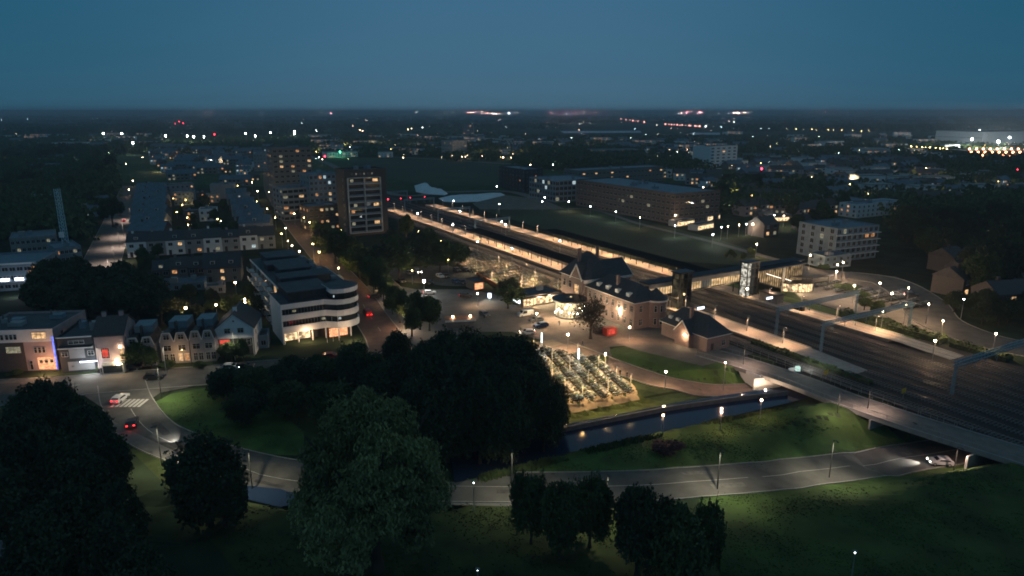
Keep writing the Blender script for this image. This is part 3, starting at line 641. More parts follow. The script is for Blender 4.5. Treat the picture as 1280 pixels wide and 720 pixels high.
# ------------------------------------------------------------------ street lamps
def lamp_proto(kind, h, bulb, br, label):
    r = empty('street_lamp', (0, 0, 0), 0, label, 'street lamp'); PM = M['poledark'] if br < .1 else M['polegrey']
    b = MB(); b.cyl((0, 0), .11, .06, 0, h-.2, PM, 6)
    if kind == 'arm': b.bar((0, 0, h-.25), (.0, -1.1, h+.05), .045, PM); hx = -1.2
    else: hx = 0
    b.build('pole', r)
    b = MB(); b.box((-.16, hx-.35, h), (.16, hx+.35, h+.1), PM) if kind == 'arm' else b.cyl((0, 0), .3, .12, h+br*.9, h+br*1.3+.08, M['polegrey'], 8); b.build('head', r)
    b = MB(); b.ball((0, hx, h-.02 if kind == 'arm' else h+br*.1), br, B[bulb] if br >= .1 else M['frame'], sz=.5 if kind == 'arm' else 1); b.build('bulb', r)
    return r
LP = {}
def lamp(px, py, h=6.0, bulb='warm', br=.28, power=0, col=None, kind='post', label='', group=None, dist_cap=None):
    key = (kind, h, bulb, br); g = G(px, py, h+H(*G(px, py, h))); z = H(g.x, g.y)
    if key not in LP: LP[key] = o = lamp_proto(kind, h, bulb, br, label)
    else: o = copy_tree(LP[key])
    for ch in list(o.children):
        if ch.type == 'LIGHT': bpy.data.objects.remove(ch)
    for ch in o.children:
        if ch.name.startswith('bulb'): f_ = rnd.uniform(.6, 1.1); ch.scale = (f_, f_, 1); ch.location.z = 0
    o.location = (g.x, g.y, z); tag(o, label, 'street lamp', group)
    if power:
        c = col or {'warm': (1, .62, .33), 'white': (.95, .98, .9), 'yellow': (1, .62, .2), 'peach': (1, .55, .32)}[bulb]
        l = plight(g.x, g.y-(1.2 if kind == 'arm' else 0), z+h-br-.25, power*(1.5 if kind == 'arm' else 1), c, .12, False, 'lamp_glow', spot=142 if kind == 'arm' else 0)
    return o
def lamps(lst, group, label, **k):
    for i, q in enumerate(lst):
        lab = label if isinstance(label, str) else label[i]
        lamp(q[0], q[1], label=lab, group=group, **{**k, **(q[2] if len(q) > 2 else {})})
# station square: each has its own place
lamps([(597, 367), (671, 392), (710, 418), (757, 442), (787, 409), (832, 470), (465, 351), (495, 363), (506, 395)], 'globe lamps around the station square',
 ['globe lamp beside the small lit brick hut at the bike yard', 'globe lamp on the red forecourt in front of the lit shop', 'globe lamp in front of the bare tree by the station', 'globe lamp at the upper corner of the grass oval', 'globe lamp before the corner of the station wing', 'globe lamp on the lower edge of the grass oval', 'globe lamp under the trees left of the bus square', 'globe lamp at the crossing by the lit shelter', 'globe lamp left of the round shrub island on the square'], h=4.2, bulb='warm', br=.28, power=950)
lamps([(907, 452)], None, ['tall slim lamp at the right tip of the grass oval'], h=7, bulb='peach', br=.22, power=700)
lamps([(829, 519), (902, 515), (952, 500)], 'small lamps along the canal bank', ['left lamp above the dark canal water', 'middle lamp above the canal, just over the grass bank', 'lamp above the canal next to the bridge mouth'], h=4, bulb='peach', br=.26, power=260)
lamps([(834, 374), (845, 373), (934, 361)], 'white lamps at the lift towers', ['left white lamp at the foot of the near lift tower', 'right white lamp at the foot of the near lift tower', 'white lamp at the foot of the far lift tower'], h=4, bulb='warm', br=.34, power=520)
lamps([(1046, 339), (1013, 319), (1047, 331), (1054, 328), (1100, 354), (1136, 360), (1115, 367), (1133, 381), (1161, 380), (1179, 401), (1245, 417), (1169, 426), (1104, 390), (1068, 357), (946, 305)], 'lamps of the square and road right of the railway',
 ['lamp at the left end of the east square', 'lamp beside the long path across the dark field, below the apartment block', 'left lamp of the pair before the balconied apartment block', 'right lamp of the pair before the balconied apartment block', 'lamp at the upper edge of the east square', 'lamp near the parked cars right of the east square', 'lamp in the middle of the east square', 'lamp in the lower middle of the east square', 'lamp at the right rim of the east square', 'lamp where the road leaves the east square', 'lamp on the verge of the road at the right edge', 'bright lamp beyond the far platform ramp', 'dim lamp among the bushes beside the east bike yard', 'dim lamp above the bushes of the east square', 'lamp on the long path across the dark field'], h=6, bulb='warm', br=.26, power=1100)
lamps([(530, 351.5)], None, ['bright double globe lamp behind the round shrub island'], h=5, bulb='white', br=.55, power=700)
lamps([(1245, 300), (1033, 291), (1174, 267), (1205, 374), (1196, 337), (1203, 337)], 'lamps between the dark trees on the right', 'small white lamp shining between the dark trees on the right', h=6, bulb='white', br=.2)
lamps([(597, 712), (592, 603), (1069, 690)], 'lamps in the dark foreground park', ['small white lamp at the bottom centre of the dark park', 'dim street lamp behind the foreground road, right of the willow', 'dim small lamp in the dark grass at the bottom right'], h=5, bulb='white', br=.12)
for (px, py, top, lab) in ((901, 612, 560, 'unlit street lamp standing by the foreground road right of the shrubs'), (1043, 598, 546, 'unlit street lamp by the road near the white car'), (500, 552, 470, 'x')):
    if lab == 'x': continue
    lamp(px, top, h=7.5, bulb='white', br=.05, kind='arm', label=lab, group='unlit lamps on the foreground road', power=700, col=(1, .88, .62))  # lamp head stays dark; an added spot below it lights the road
lamps([(120, 430), (203, 430), (290, 412)], 'tall lamp posts in front of the row of houses', ['tall pale lamp post before the dark shopfront', 'tall pale lamp post before the twin gabled houses', 'tall lamp post before the white gabled house'], h=8, bulb='white', br=.1, kind='arm', power=260, col=(1, .85, .6))
lamps([(196, 455), (195, 530)], 'lamps lighting the road junction', ['slim unlit pole beside the zebra crossing', 'slim dark pole on the verge left of the lawn'], h=8, bulb='white', br=.05, kind='arm', power=750, col=(1, .85, .6))  # dark poles; their spots are added to brighten the junction
lamps([(640, 560), (310, 560), (760, 590)], None, ['slim dark road lamp hidden beside the willow crown', 'slim road lamp between the lawn and the willow', 'slim road lamp behind the foreground shrubs'], h=8, bulb='white', br=.05, kind='arm', power=420, col=(1, .88, .62))  # dark heads, each with a spot added for the road around the willow
BL = [(334, 261), (344, 272), (336, 240), (357, 285), (352, 292), (360, 301), (365, 307), (391, 305), (426, 288), (408, 281), (380, 272), (387, 278), (368, 267), (362, 256), (348, 247), (322, 239), (351, 220), (337, 209), (354, 197), (321, 252), (327, 268), (374, 314), (399, 315), (423, 335), (315, 228), (362, 238)]
for i, q in enumerate(BL): lamp(*q, h=6.5, bulb='yellow' if i % 3 else 'warm', br=.26, power=1100 if i % 2 else 0, label='yellow street lamp glowing between the trees of the boulevard', group='lamps along the boulevard')
IN = [(217, 248), (228, 256), (234, 272), (235, 281), (246, 254), (261, 256), (272, 274), (245, 244), (297, 232), (302, 240), (221, 265), (232, 250), (276, 276), (240, 281), (252, 262), (212, 281)]
for i, q in enumerate(IN): lamp(*q, h=4, bulb='yellow', br=.24, power=260 if i % 2 else 0, label='small yellow lamp in the courtyards between the terraces', group='lamps in the courtyards')
lamps([(232, 385), (270, 381), (306, 378), (306, 374), (294, 353), (166, 226), (161, 237), (171, 251), (178, 197)], 'lamps in the streets on the left',
 ['warm lamp in the dark lane behind the twin gabled houses', 'warm lamp in the lane directly left of the white house gable', 'lower of two warm lamps above the white house', 'upper of two warm lamps above the white house', 'bright yellowish lamp in the garden behind the dark gabled house', 'lamp at the far end of the long straight street', 'lamp on the right pavement of the long straight street', 'lamp under the street trees of the long straight street', 'dim lamp among trees beyond the long straight street'], h=5, bulb='warm', br=.3, power=330)
lamps([(161, 258), (152, 276), (147, 288), (140, 305), (134, 322), (129, 336)], 'lamps along the long straight street', 'dim lamp with warm light on the long straight street', h=8, bulb='yellow', br=.07, kind='arm', power=2200, col=(1, .72, .58))
lamps([(1085, 508), (1050, 492), (1140, 525), (1200, 545), (930, 446)], 'unlit poles on the footpath deck', ['slim pole on the footpath bridge where the pavement glows, middle', 'slim pole on the footpath bridge beside the tunnel mouth', 'slim pole on the footpath bridge right of the glow', 'slim pole near the right end of the footpath bridge', 'slim pole at the start of the footpath bridge'], h=5, bulb='white', br=.06, kind='arm', power=380, col=(1, .66, .5))  # poles show no light; spots are added to make the deck glow
lamps([(16, 246), (44, 247), (14, 202), (40, 233), (8, 245), (33, 231)], 'lamps in the dark park on the far left', 'yellow-green lamp between trees in the park at the far left', h=6, bulb='yellow', br=.3, power=700)
lamps([(129, 167), (152, 167), (207, 170), (234, 170), (242, 171), (255, 171), (307, 167), (338, 166), (368, 167), (368, 164.5), (319, 170), (166, 179), (34, 149), (2, 150)], 'floodlights of the sports grounds', 'bright white floodlight mast on the distant sports ground', h=16, bulb='white', br=1.5, power=6000)
RLP = [(566, 281), (627, 277), (632, 281), (575, 264), (522, 267), (567, 251), (624, 255), (700, 301), (488, 286), (681, 247), (711, 252), (678, 252), (621, 233), (597, 302), (640, 310)]
for q in RLP: lamp(*q, h=6, bulb='white', br=.26, label='small white lamp on a mast beside the railway platforms', group='lamps along the railway')
RO = [(738, 258), (711, 252), (770, 265), (800, 272), (844, 282), (844, 269), (891, 293), (924, 281), (933, 280), (910, 283), (902, 284), (941, 280), (912, 255), (894, 244), (907, 247), (905, 239), (930, 245), (879, 234), (847, 190), (847, 197), (840, 196), (857, 197), (678, 194), (663, 206), (691, 206), (822, 195), (830, 199), (897, 250), (968, 269), (980, 270), (994, 273)]
for i, q in enumerate(RO): lamp(*q, h=6, bulb='warm' if i % 2 else 'white', br=.34 if q[1] < 240 else .26, power=700 if i < 12 or i > 27 else 0, label='street lamp among the office blocks behind the far platform', group='lamps around the office blocks')
# platform lamp posts with light
for i, t in enumerate(range(116, 196, 14)): 
    for w in (146.8, 177.3):
        pass
def plat_lamp(w, t, grp, lab, power=520, bulb='peach'):
    key = ('plat', bulb)
    if key not in LP: LP[key] = o = lamp_proto('arm', 4.6, bulb, .13, lab)
    else: o = copy_tree(LP[key])
    p = WT(w, t); o.location = (p.x, p.y, .98); tag(o, lab, 'platform lamp', grp); plight(p.x, p.y-1.2, 5.1, power, (1, .6, .34), .12, False, 'lamp_glow', spot=150)
for t in [112, 124, 136, 148, 170, 182]+list(range(300, 412, 14)): plat_lamp(146.8, t, 'lamps on the near platform', 'slim lamp on the open part of the near platform', 850 if t < 200 else 850)
for t in [106, 118, 130, 142]+list(range(282, 412, 14)): plat_lamp(177.3, t, 'lamps on the far platform', 'slim lamp on the open part of the far platform', 850 if t < 200 else 850)
for w, t in ((118, 190), (128, 190), (122, 204), (130, 208), (114, 212), (126, 222), (118, 232), (130, 236), (121, 248)):
    key = 'yard'; 
    if key not in LP: LP[key] = o = lamp_proto('arm', 4.2, 'yellow', .1, 'slim warm lamp standing in the bicycle yard beside the platform')
    else: o = copy_tree(LP[key])
    p = WT(w, t); o.location = (p.x, p.y, .13); tag(o, 'slim warm lamp standing in the bicycle yard beside the platform', 'yard lamp', 'lamps in the bicycle yard beside the platform'); plight(p.x, p.y-1.2, 4.0, 1500, (1, .64, .32), .12, False, 'lamp_glow', spot=165)
for px, py in ((667, 440), (690, 455), (712, 470), (735, 482), (722, 447), (748, 462), (770, 478), (706, 492), (760, 492), (788, 487), (728, 500), (690, 478), (650, 432)):  # lamps added to brighten the bicycle park
    g = G(px, py)
    key = 'yard2'
    if key not in LP: LP[key] = o = lamp_proto('arm', 4.0, 'yellow', .1, 'slim warm lamp added to light the bicycles by the canal')
    else: o = copy_tree(LP[key])
    o.location = (g.x, g.y, .13); tag(o, 'slim warm lamp added to light the bicycles by the canal', 'yard lamp', 'added lamps in the bicycle park by the canal'); plight(g.x, g.y-1.2, 3.9, 720, (1, .64, .28), .12, False, 'lamp_glow', spot=160)
for px, py, lab in ((677, 430, 'bright lit totem column at the head of the bicycle park'), (723, 451, 'white lit totem post among the bicycles'), (514, 408, 'white lit totem beside the round shrub island'), (655, 375, 'small white lit totem beside the shop corner'), (612, 371, 'white lit board at the left of the plaza tree')):
    g = G(px, py+5); r = empty('lit_totem', (g.x, g.y, .15), 0, lab, 'totem', 'lit totems on the square')
    hh = 4.0 if px in (677, 514, 723) else 2.4
    b = MB(); b.box((-.25, -.15, 0), (.25, .15, hh*.35), M['polegrey']); b.build('base', r); b = MB(); b.box((-.17 if hh > 3 else -.6, -.17, hh*.35), (.17 if hh > 3 else .6, .17, hh), M['sign'] if px != 677 else B['warm'] and M['shopw']); b.build('light_box', r)
    plight(g.x, g.y-1.2, hh*.8, 160, (1, .95, .8), .2, False, 'lamp_glow')
# extra warm light in front of the station and shops, added point lights without fixtures
for w, t, z, p_ in ((112, 176, 3.0, 500), (116, 176.2, 3.0, 400), (111, 160, 4.6, 500), (121.4, 149, 4.2, 320), (129.5, 121, 3.6, 0), (118, 156, 4.8, 300)):
    if p_: plight(w, t, z, p_, (1, .7, .4), .15, True, 'wall_glow')
# ------------------------------------------------------------------ station
def bpx(name, label, cat, pl, pr, D, H_, **k):
    a, c = G(*pl), G(*pr); d = c-a
    return building(name, label, cat, a, math.atan2(d.y, d.x), d.length, D, H_, **k)
def bwt(name, label, cat, w, t, L, D, H_, **k):
    p = WT(w, t); return building(name, label, cat, p, A30, L, D, H_, **k)
st = bwt('station_building', 'old brick railway station with tall dark hipped roof and pale gable facing the square', 'station', 121.5, 165.5, 11.5, 13, 9.6, floors=2, wins=dict(f=4, l=4, r=0), wall='brick', roof='hip', rh=7.6, roofm='roof', lit=0, ww=1.3, wh=2.3, sill=.9, style='cross', doors=0, chimneys=2, overhang=.6)
for ch in list(st.children):
    if ch.name.startswith('window') and abs(ch.location.z-5.7) < .8 and ch.location.x < 3 and ch.location.y < 11 and False: pass
def lit_win(root, x, y, z, w, h, k, rot=0, style='cross'):
    c = link('window', win_mesh(w, h, k, style), root); c.location = (x, y, z); c.rotation_euler = (0, 0, rot); return c
# pale front gable over the left face, near the corner
b = MB(); gx = -.5
b.add([(gx, 1.2, 0), (gx, 6.6, 0), (gx, 6.6, 9.6), (gx, 3.9, 13.6), (gx, 1.2, 9.6), (4, 1.2, 0), (4, 6.6, 0), (4, 6.6, 9.6), (4, 3.9, 13.6), (4, 1.2, 9.6)], [(0, 4, 3, 2, 1), (0, 5, 9, 4), (1, 2, 7, 6)], M['brick'])
b.build('gable_wall', st)
b = MB(); 
for p, q in (((gx-.25, .7, 9.2), (gx-.25, 3.9, 14.1)), ((gx-.25, 3.9, 14.1), (gx-.25, 7.1, 9.2))): b.bar(p, q, .22, M['trim'], 4)
b.build('gable_trim', st)
b = MB(); b.add([(gx-.4, .6, 9.25), (gx-.4, 3.9, 14.15), (5.2, 3.9, 14.15), (1.5, .6, 9.25)], [(0, 1, 2, 3)], M['roof']); b.add([(gx-.4, 7.2, 9.25), (gx-.4, 3.9, 14.15), (5.2, 3.9, 14.15), (1.5, 7.2, 9.25)], [(3, 2, 1, 0)], M['roof']); b.build('gable_roof', st)
lit_win(st, gx-.06, 4.8, 4.9, 2.2, 2.7, 0, R(-90)); lit_win(st, gx-.06, 4.6, .9, 1.6, 2.4, -1, R(-90))
lit_win(st, 3.0, -.08, 5.4, 1.5, 2.8, 0)
b = MB(); b.box((-.62, -.62, 8.8), (18.2, -.003, 9.55), M['trim']); b.build('cornice', st)
b = MB(); b.box((11.52, .02, 0), (17.9, 10.5, 9.58), M['brick']); b.add([(17.9, .02, 9.58), (17.9, 10.5, 9.58), (17.9, 5.2, 13.9)], [(0, 1, 2)], M['brick']); b.build('side_wing', st)
b = MB(); b.add([(8, -.6, 9.57), (18.3, -.6, 9.57), (18.3, 5.2, 14.2), (5, 5.2, 14.2)], [(0, 1, 2, 3)], M['roof']); b.add([(8, 11.1, 9.57), (18.3, 11.1, 9.57), (18.3, 5.2, 14.2), (5, 5.2, 14.2)], [(3, 2, 1, 0)], M['roof']); b.build('side_roof', st)
b = MB()
for p, q in (((18.35, -.7, 9.5), (18.35, 5.2, 14.25)), ((18.35, 5.2, 14.25), (18.35, 11.1, 9.5))): b.bar(p, q, .15, M['trim'], 4)
b.build('side_gable_trim', st)
for x in (12.5, 14.6, 16.4): lit_win(st, x, -.08, 5.4, 1.1, 2.3, -1); lit_win(st, x, -.08, .9, 1.1, 2.3, -1)
wing = bwt('station_wing', 'two storey brick station wing with dark hipped roof, white dormers and a rounded corner bay', 'station wing', 122, 142.5, 10, 22.6, 7.8, floors=2, wins=dict(f=2, l=8, r=6), wall='brick', roof='hip', rh=4.4, roofm='roof', lit=.08, ww=1.1, wh=2.0, style='cross', doors=0, chimneys=1, overhang=.5, litk=(3,))
b = MB(); b.cyl((8.4, .8), 3.1, 3.1, 0, 7.9, M['brick'], 24); b.build('corner_bay', wing)
b = MB(); b.cyl((8.4, .8), 3.5, 3.5, 7.6, 8.1, M['trim'], 24); b.build('bay_cornice', wing)
b = MB(); b.cyl((8.4, .8), 3.5, .3, 8.12, 11, M['roof'], 24); b.build('bay_roof', wing)
for a in range(0, 5):
    an = R(-130+a*32); 
    for z in (1.0, 4.7): lit_win(wing, 8.4+3.13*math.cos(an)-.4*math.cos(an+R(90)), .8+3.13*math.sin(an)-.4*math.sin(an+R(90)), z, .8, 1.9, -1, an+R(90))
for y in (4, 9, 13.5, 18):
    d_ = MB(); d_.box((.6, y-.7, 8.2), (3.2, y+.7, 9.9), M['trim']); d_.build('dormer', wing); 
plight(121.2, 148.5, 3.6, 110, (1, .68, .4), .12, True, 'wall_glow'); b = MB(); b.ball((-.25, 6, 3.9), .22, B['warm']); b.build('wall_lamp', wing)
# round glazed pavilion
pc = G(712, 373, 5.5); pv = empty('round_pavilion', (pc.x, pc.y, .13), 0, 'round glass pavilion with thin dark disc roof, brightly lit inside, in front of the station', 'pavilion')
b = MB(); b.cyl((0, 0), 5.3, 5.3, 5.1, 5.5, M['black'], 40); b.cyl((0, 0), 1.2, 1.2, 5.5, 5.8, M['conc_dark'], 16); b.build('disc_roof', pv)
b = MB(); b.cyl((.4, 0), .35, .3, 5.82, 6.0, M['shop'], 10); b.build('skylight', pv)
b = MB()
for i in range(28):
    a = 2*math.pi*i/28; b.bar((4.3*math.cos(a), 4.3*math.sin(a), 0), (4.3*math.cos(a), 4.3*math.sin(a), 5.1), .06, M['polegrey'], 4)
b.build('mullion', pv)
b = MB(); b.cyl((0, 0), 4.1, 4.1, .4, 4.9, emis('pavilion_glass', (1, .76, .42), 1.0, .6, .8, True), 28, False); b.build('glazing', pv)
b = MB(); b.cyl((0, 0), 4.35, 4.35, 0, .4, M['conc_dark'], 28); b.cyl((0, 0), 3.9, 3.9, 4.9, 5.09, M['trim'], 28); b.build('plinth', pv)
for i in range(12):
    a = R(-170+i*15); b = MB(); b.ball((4.5*math.cos(a), 4.5*math.sin(a), rnd.uniform(1.2, 3.6)), rnd.uniform(.1, .2), B['white'] if i % 2 else B['warm']); b.build('spotlight', pv)
plight(pc.x, pc.y-6.0, 4.4, 900, (1, .72, .42), .2, False, 'pavilion_glow'); plight(pc.x-5.5, pc.y-3.5, 4.4, 700, (1, .72, .42), .2, False, 'pavilion_glow')
# shop row
sh = bwt('shop_building', 'low flat roofed building with a long bright shop window left of the round pavilion', 'shop', 106, 177.5, 15, 9, 3.6, floors=1, wins=dict(f=0, l=0, r=0), wall='brick_dark', roof='flat', roofm='flat', doors=0, rooftop=1, parapet=.3)
b = MB(); b.box((.6, -.07, .5), (14.2, -.02, 2.7), M['shop']); b.build('shop_window', sh)
b = MB()
for k in range(12): b.box((.6+k*1.2, -.13, .3), (.7+k*1.2, -.075, 2.8), M['black'])
b.box((-.1, -1.0, 2.95), (15.1, .0, 3.15), M['conc_dark']); b.build('awning', sh)
b = MB(); b.box((-.08, .8, 1.2), (-.03, 5.5, 2.7), M['shopw']); b.build('side_window', sh)
# lift hut on the yard, small brick hut
bx0 = G(592, 363); kh = building('brick_hut', 'small brick hut with orange lit doorway at the corner of the bicycle yard', 'hut', bx0, A30, 4.2, 6, 3, floors=1, wins=dict(f=0, l=0, r=0), wall='brick_dark', roof='flat', roofm='flat', doors=0, rooftop=0, parapet=.2)
b = MB(); b.box((.5, -.06, .2), (3.7, -.02, 2.4), emis('hut_light', (1, .42, .2), 1.3, .4, 2)); b.build('lit_doorway', kh)
bw = MB(); a_, c_ = G(600, 352), G(640, 381)
for (p, q) in ((G(596, 345), G(640, 372)), (G(640, 372), G(700, 367))):
    d = (q-p).normalized(); n_ = Vector((-d.y, d.x))*.15
    bw.add([(p.x-n_.x, p.y-n_.y, .1), (q.x-n_.x, q.y-n_.y, .1), (q.x+n_.x, q.y+n_.y, .1), (p.x+n_.x, p.y+n_.y, .1), (p.x-n_.x, p.y-n_.y, 1.6), (q.x-n_.x, q.y-n_.y, 1.6), (q.x+n_.x, q.y+n_.y, 1.6), (p.x+n_.x, p.y+n_.y, 1.6)], [(4, 5, 6, 7), (0, 1, 5, 4), (2, 3, 7, 6), (1, 2, 6, 5), (3, 0, 4, 7)], mat('red_wood_wall', (.22, .08, .04), .7, .2, 1))
tag(bw.build('yard_wall'), 'low reddish wall around the near side of the lit bicycle yard', 'wall')
# small brick building right of the station
kb = bwt('brick_lodge', 'small brick lodge with dark hipped roof, two white dormers and a lit front gable', 'lodge', 126, 118.6, 8.2, 17, 3.9, floors=1, wins=dict(f=2, l=0, r=3), wall='brick', roof='hip', rh=4.6, roofm='roof', lit=0, ww=1.2, wh=1.5, style='cross', doors=1, chimneys=1, overhang=.5)
b = MB(); b.add([(-1.6, 4.8, 0), (-1.6, 10, 0), (-1.6, 10, 3.9), (-1.6, 7.4, 6.6), (-1.6, 4.8, 3.9), (.4, 4.8, 0), (.4, 10, 0), (.4, 10, 3.9), (.4, 7.4, 6.6), (.4, 4.8, 3.9)], [(0, 4, 3, 2, 1), (0, 5, 9, 4), (1, 2, 7, 6)], M['brick']); b.build('front_gable', kb)
b = MB()
for p, q in (((-1.8, 4.4, 3.6), (-1.8, 7.4, 7)), ((-1.8, 7.4, 7), (-1.8, 10.4, 3.6))): b.bar(p, q, .16, M['trim'], 4)
b.build('gable_trim', kb)
b = MB(); b.add([(-1.9, 4.3, 3.6), (-1.9, 7.4, 7.0), (3.2, 7.4, 7.0), (.5, 4.3, 3.6)], [(0, 1, 2, 3)], M['roof']); b.add([(-1.9, 10.5, 3.6), (-1.9, 7.4, 7.0), (3.2, 7.4, 7.0), (.5, 10.5, 3.6)], [(3, 2, 1, 0)], M['roof']); b.build('gable_roof', kb)
b = MB(); b.ball((-1.95, 6.0, 3.4), .22, B['warm']); b.build('wall_lamp', kb); plight(123.6, 124.8, 3.2, 200, (1, .66, .36), .12, True, 'wall_glow')
for y in (11.8, 14.6):
    d_ = MB(); d_.box((.7, y-.6, 4.7), (2.6, y+.6, 6.0), M['trim']); d_.build('dormer', kb)
# footbridge over the tracks
fb = empty('footbridge', (WT(136.5, 153.2).x, WT(136.5, 153.2).y, 0), A30, 'covered footbridge over the tracks with a row of warm lit windows and dark flat roof', 'footbridge')
LB = 70.0
b = MB(); b.box((0, 0, 4.9), (LB, 3.8, 5.35), M['black']); b.build('deck', fb)
b = MB(); b.box((-.5, -.4, 9.1), (LB+1, 4.2, 9.4), mat('bridge_roof', (.03, .04, .055), .7, .2, .5)); b.build('roof', fb)
b = MB(); b.box((0, .0, 7.6), (LB, .12, 9.09), M['concrete']); b.box((0, 3.68, 7.6), (LB, 3.8, 9.09), M['concrete']); b.build('fascia', fb)
x = 0; gl = emis('bridge_glass', (1, .66, .32), .75, .55, .5)
while x < LB-.1:
    w_ = min(4.35, LB-x)
    b = MB(); b.box((x+.05, .06, 5.36), (x+w_-.1, .1, 7.6), gl if not (20 < x < 24) else M['bluegrey']); b.build('window', fb)
    b = MB(); 
    for q in range(4): b.box((x+q*w_/4, -.02, 5.36), (x+q*w_/4+.1, .12, 7.59), M['black'])
    b.build('mullion', fb); x += 4.35
for x in (8.5, 17.5, 40, 49, 58):
    for y in (.4, 3.1):
        b = MB(); b.bar((x, y, .1), (x, y, 4.9), .22, M['black'], 8); b.build('pier', fb)
for x in range(3, 66, 8): plight(136.5+x, 152.0, 4.6, 90, (1, .62, .3), .3, True, 'bridge_glow')
def lift(w, t, lab, h=12):
    r = empty('lift_tower', (WT(w, t).x, WT(w, t).y, .98 if True else 0), A30, lab, 'lift tower', 'lift towers of the footbridge')
    b = MB()
    for x in (0, 1.7, 3.4, 5.1):
        for y in (0, 2.8): b.box((x-.13, y-.13, 0), (x+.13, y+.13, h-1), M['black'])
    for z in (3.2, 6.2, 9.2, h-1): b.box((-.13, -.16, z), (5.23, .0-.14, z+.25), M['black']); b.box((-.16, -.1, z), (-.14, 2.9, z+.25), M['black'])
    b.build('frame', r)
    b = MB(); b.box((.2, .05, .1), (1.6, 2.7, h-1.2), emis('lift_glass_dim', (.9, .75, .45), .05, .8, .6) if 'near' in lab else emis('lift_glass_lit', (.95, .9, .75), .55, .9, 1.1)); b.box((3.5, .05, .1), (5.0, 2.7, h-1.2), M['glass']); b.build('glazed_shaft', r)
    b = MB(); b.box((-.5, -.5, h-.74), (5.6, 3.3, h-.45), M['black']); b.build('roof', r); return r
lift(145.2, 149.6, 'near black framed lift tower standing on the near platform, dim inside'); lift(175, 149.6, 'far black framed lift tower on the far platform, brightly lit glass')
# stair hall at the right end
sh = empty('stair_hall', (WT(182, 150.5).x, WT(182, 150.5).y, 0), A30, 'glass stair hall with slanting handrail light at the right end of the footbridge', 'stair hall')
low = lambda x: max(.15, 4.9-x*.32)
b = MB()
for k in range(21): b.box((k*1.1, -.1, low(k*1.1)), (k*1.1+.13, .1, 8.6), M['black'])
for k in range(6): b.box((21.9, k*1.25, .1), (22.1, k*1.25+.13, 8.6), M['black']); b.box((-.1, k*1.25, 4.9), (.1, k*1.25+.13, 8.6), M['black'])
b.bar((-.1, -.05, 4.7), (15.2, -.05, .1), .22, M['black'], 4); b.build('rib', sh)
b = MB(); sg = emis('stair_glass', (1, .66, .32), .3, .8, .5)
b.add([(0, .15, 5), (15, .15, .2), (21.8, .15, .2), (21.8, .15, 8.4), (0, .15, 8.4)], [(0, 1, 2, 3, 4)], sg); b.add([(21.8, .2, .2), (21.8, 6.2, .2), (21.8, 6.2, 8.4), (21.8, .2, 8.4)], [(0, 1, 2, 3)], sg); b.build('glazing', sh)
b = MB(); b.add([(0, .3, 4.8), (15, .3, .1), (15, 6.2, .1), (0, 6.2, 4.8)], [(0, 1, 2, 3)], M['concrete']); b.build('stairs', sh)
b = MB(); b.box((11.2, -.3, .1), (12.4, -.12, 8.6), M['concrete']); b.build('pillar', sh)
b = MB(); b.box((-.6, -.6, 8.62), (23, 7, 8.95), MC['bridge_roof']); b.build('roof', sh)
b = MB(); b.bar((3, -.25, 7.4), (10.6, -.25, 4.9), .1, emis('handrail_light', (1, .85, .7), 3), 5); b.bar((12.8, -.25, 4.4), (17, -.25, 3.0), .1, MC['handrail_light'], 5); b.build('handrail_light', sh)
plight(192, 147, 4, 200, (1, .66, .36), .3, True, 'hall_glow')
cc = G(1003, 343, 4.6); cn = empty('dark_canopy', (cc.x, cc.y, 0), A30, 'dark fin shaped canopy roof with two prongs in front of the lit round kiosk', 'canopy')
b = MB(); pr = [(-8, 0), (-1, -5), (9, -6), (2, -1.5), (9, 4), (0, 4)]; b.prism(pr, 4.3, 4.7, M['black']); b.build('roof', cn)
b = MB()
for p in ((-6, 0), (0, -4), (7, -5.4), (7, 3.2), (0, 3)): b.bar((p[0], p[1], .1), (p[0], p[1], 4.3), .12, M['black'], 6)
b.build('column', cn)
kc = G(996, 364); kk = empty('round_kiosk', (kc.x, kc.y, .1), 0, 'low round glazed kiosk lit warm inside beneath the dark canopy', 'kiosk')
b = MB()
for i in range(30): a = 2*math.pi*i/30; b.bar((5.4*math.cos(a), 2.6*math.sin(a), 0), (5.4*math.cos(a), 2.6*math.sin(a), 3), .07, M['black'], 4)
b.build('mullion', kk)
b = MB(); n = 30; b.add([(5.2*math.cos(2*math.pi*i/n), 2.4*math.sin(2*math.pi*i/n), z) for z in (.2, 2.8) for i in range(n)], [(i, (i+1) % n, n+(i+1) % n, n+i) for i in range(n)], M['shop']); b.build('glazing', kk)
b = MB(); b.prism([(5.7*math.cos(2*math.pi*i/n), 2.9*math.sin(2*math.pi*i/n)) for i in range(n)], 3.0, 3.25, M['black']); b.build('roof', kk)
plight(kc.x, kc.y-4.5, 3, 500, (1, .7, .4), .2, False, 'kiosk_yard_fill'); plight(kc.x+10, kc.y-8, 5, 650, (1, .72, .5), .2, False, 'kiosk_yard_fill'); plight(kc.x+20, kc.y-4, 5, 650, (1, .76, .58), .2, False, 'kiosk_yard_fill'); plight(kc.x+14, kc.y+4, 5, 500, (1, .76, .58), .2, False, 'kiosk_yard_fill')  # points away from the kiosk are added to brighten the east bike yard
plc = WT(183, 134)
b = MB(); b.box((0, 0, 0), (3, 7, 2.8), M['conc_dark']); b.box((-.3, -.3, 2.8), (3.3, 7.3, 3.0), M['black']); tag(b.build('waiting_shelter', loc=(WT(176, 138).x, WT(176, 138).y, .98), rz=A30), 'dark grey box shaped waiting shelter on the far platform beside the lift', 'shelter')
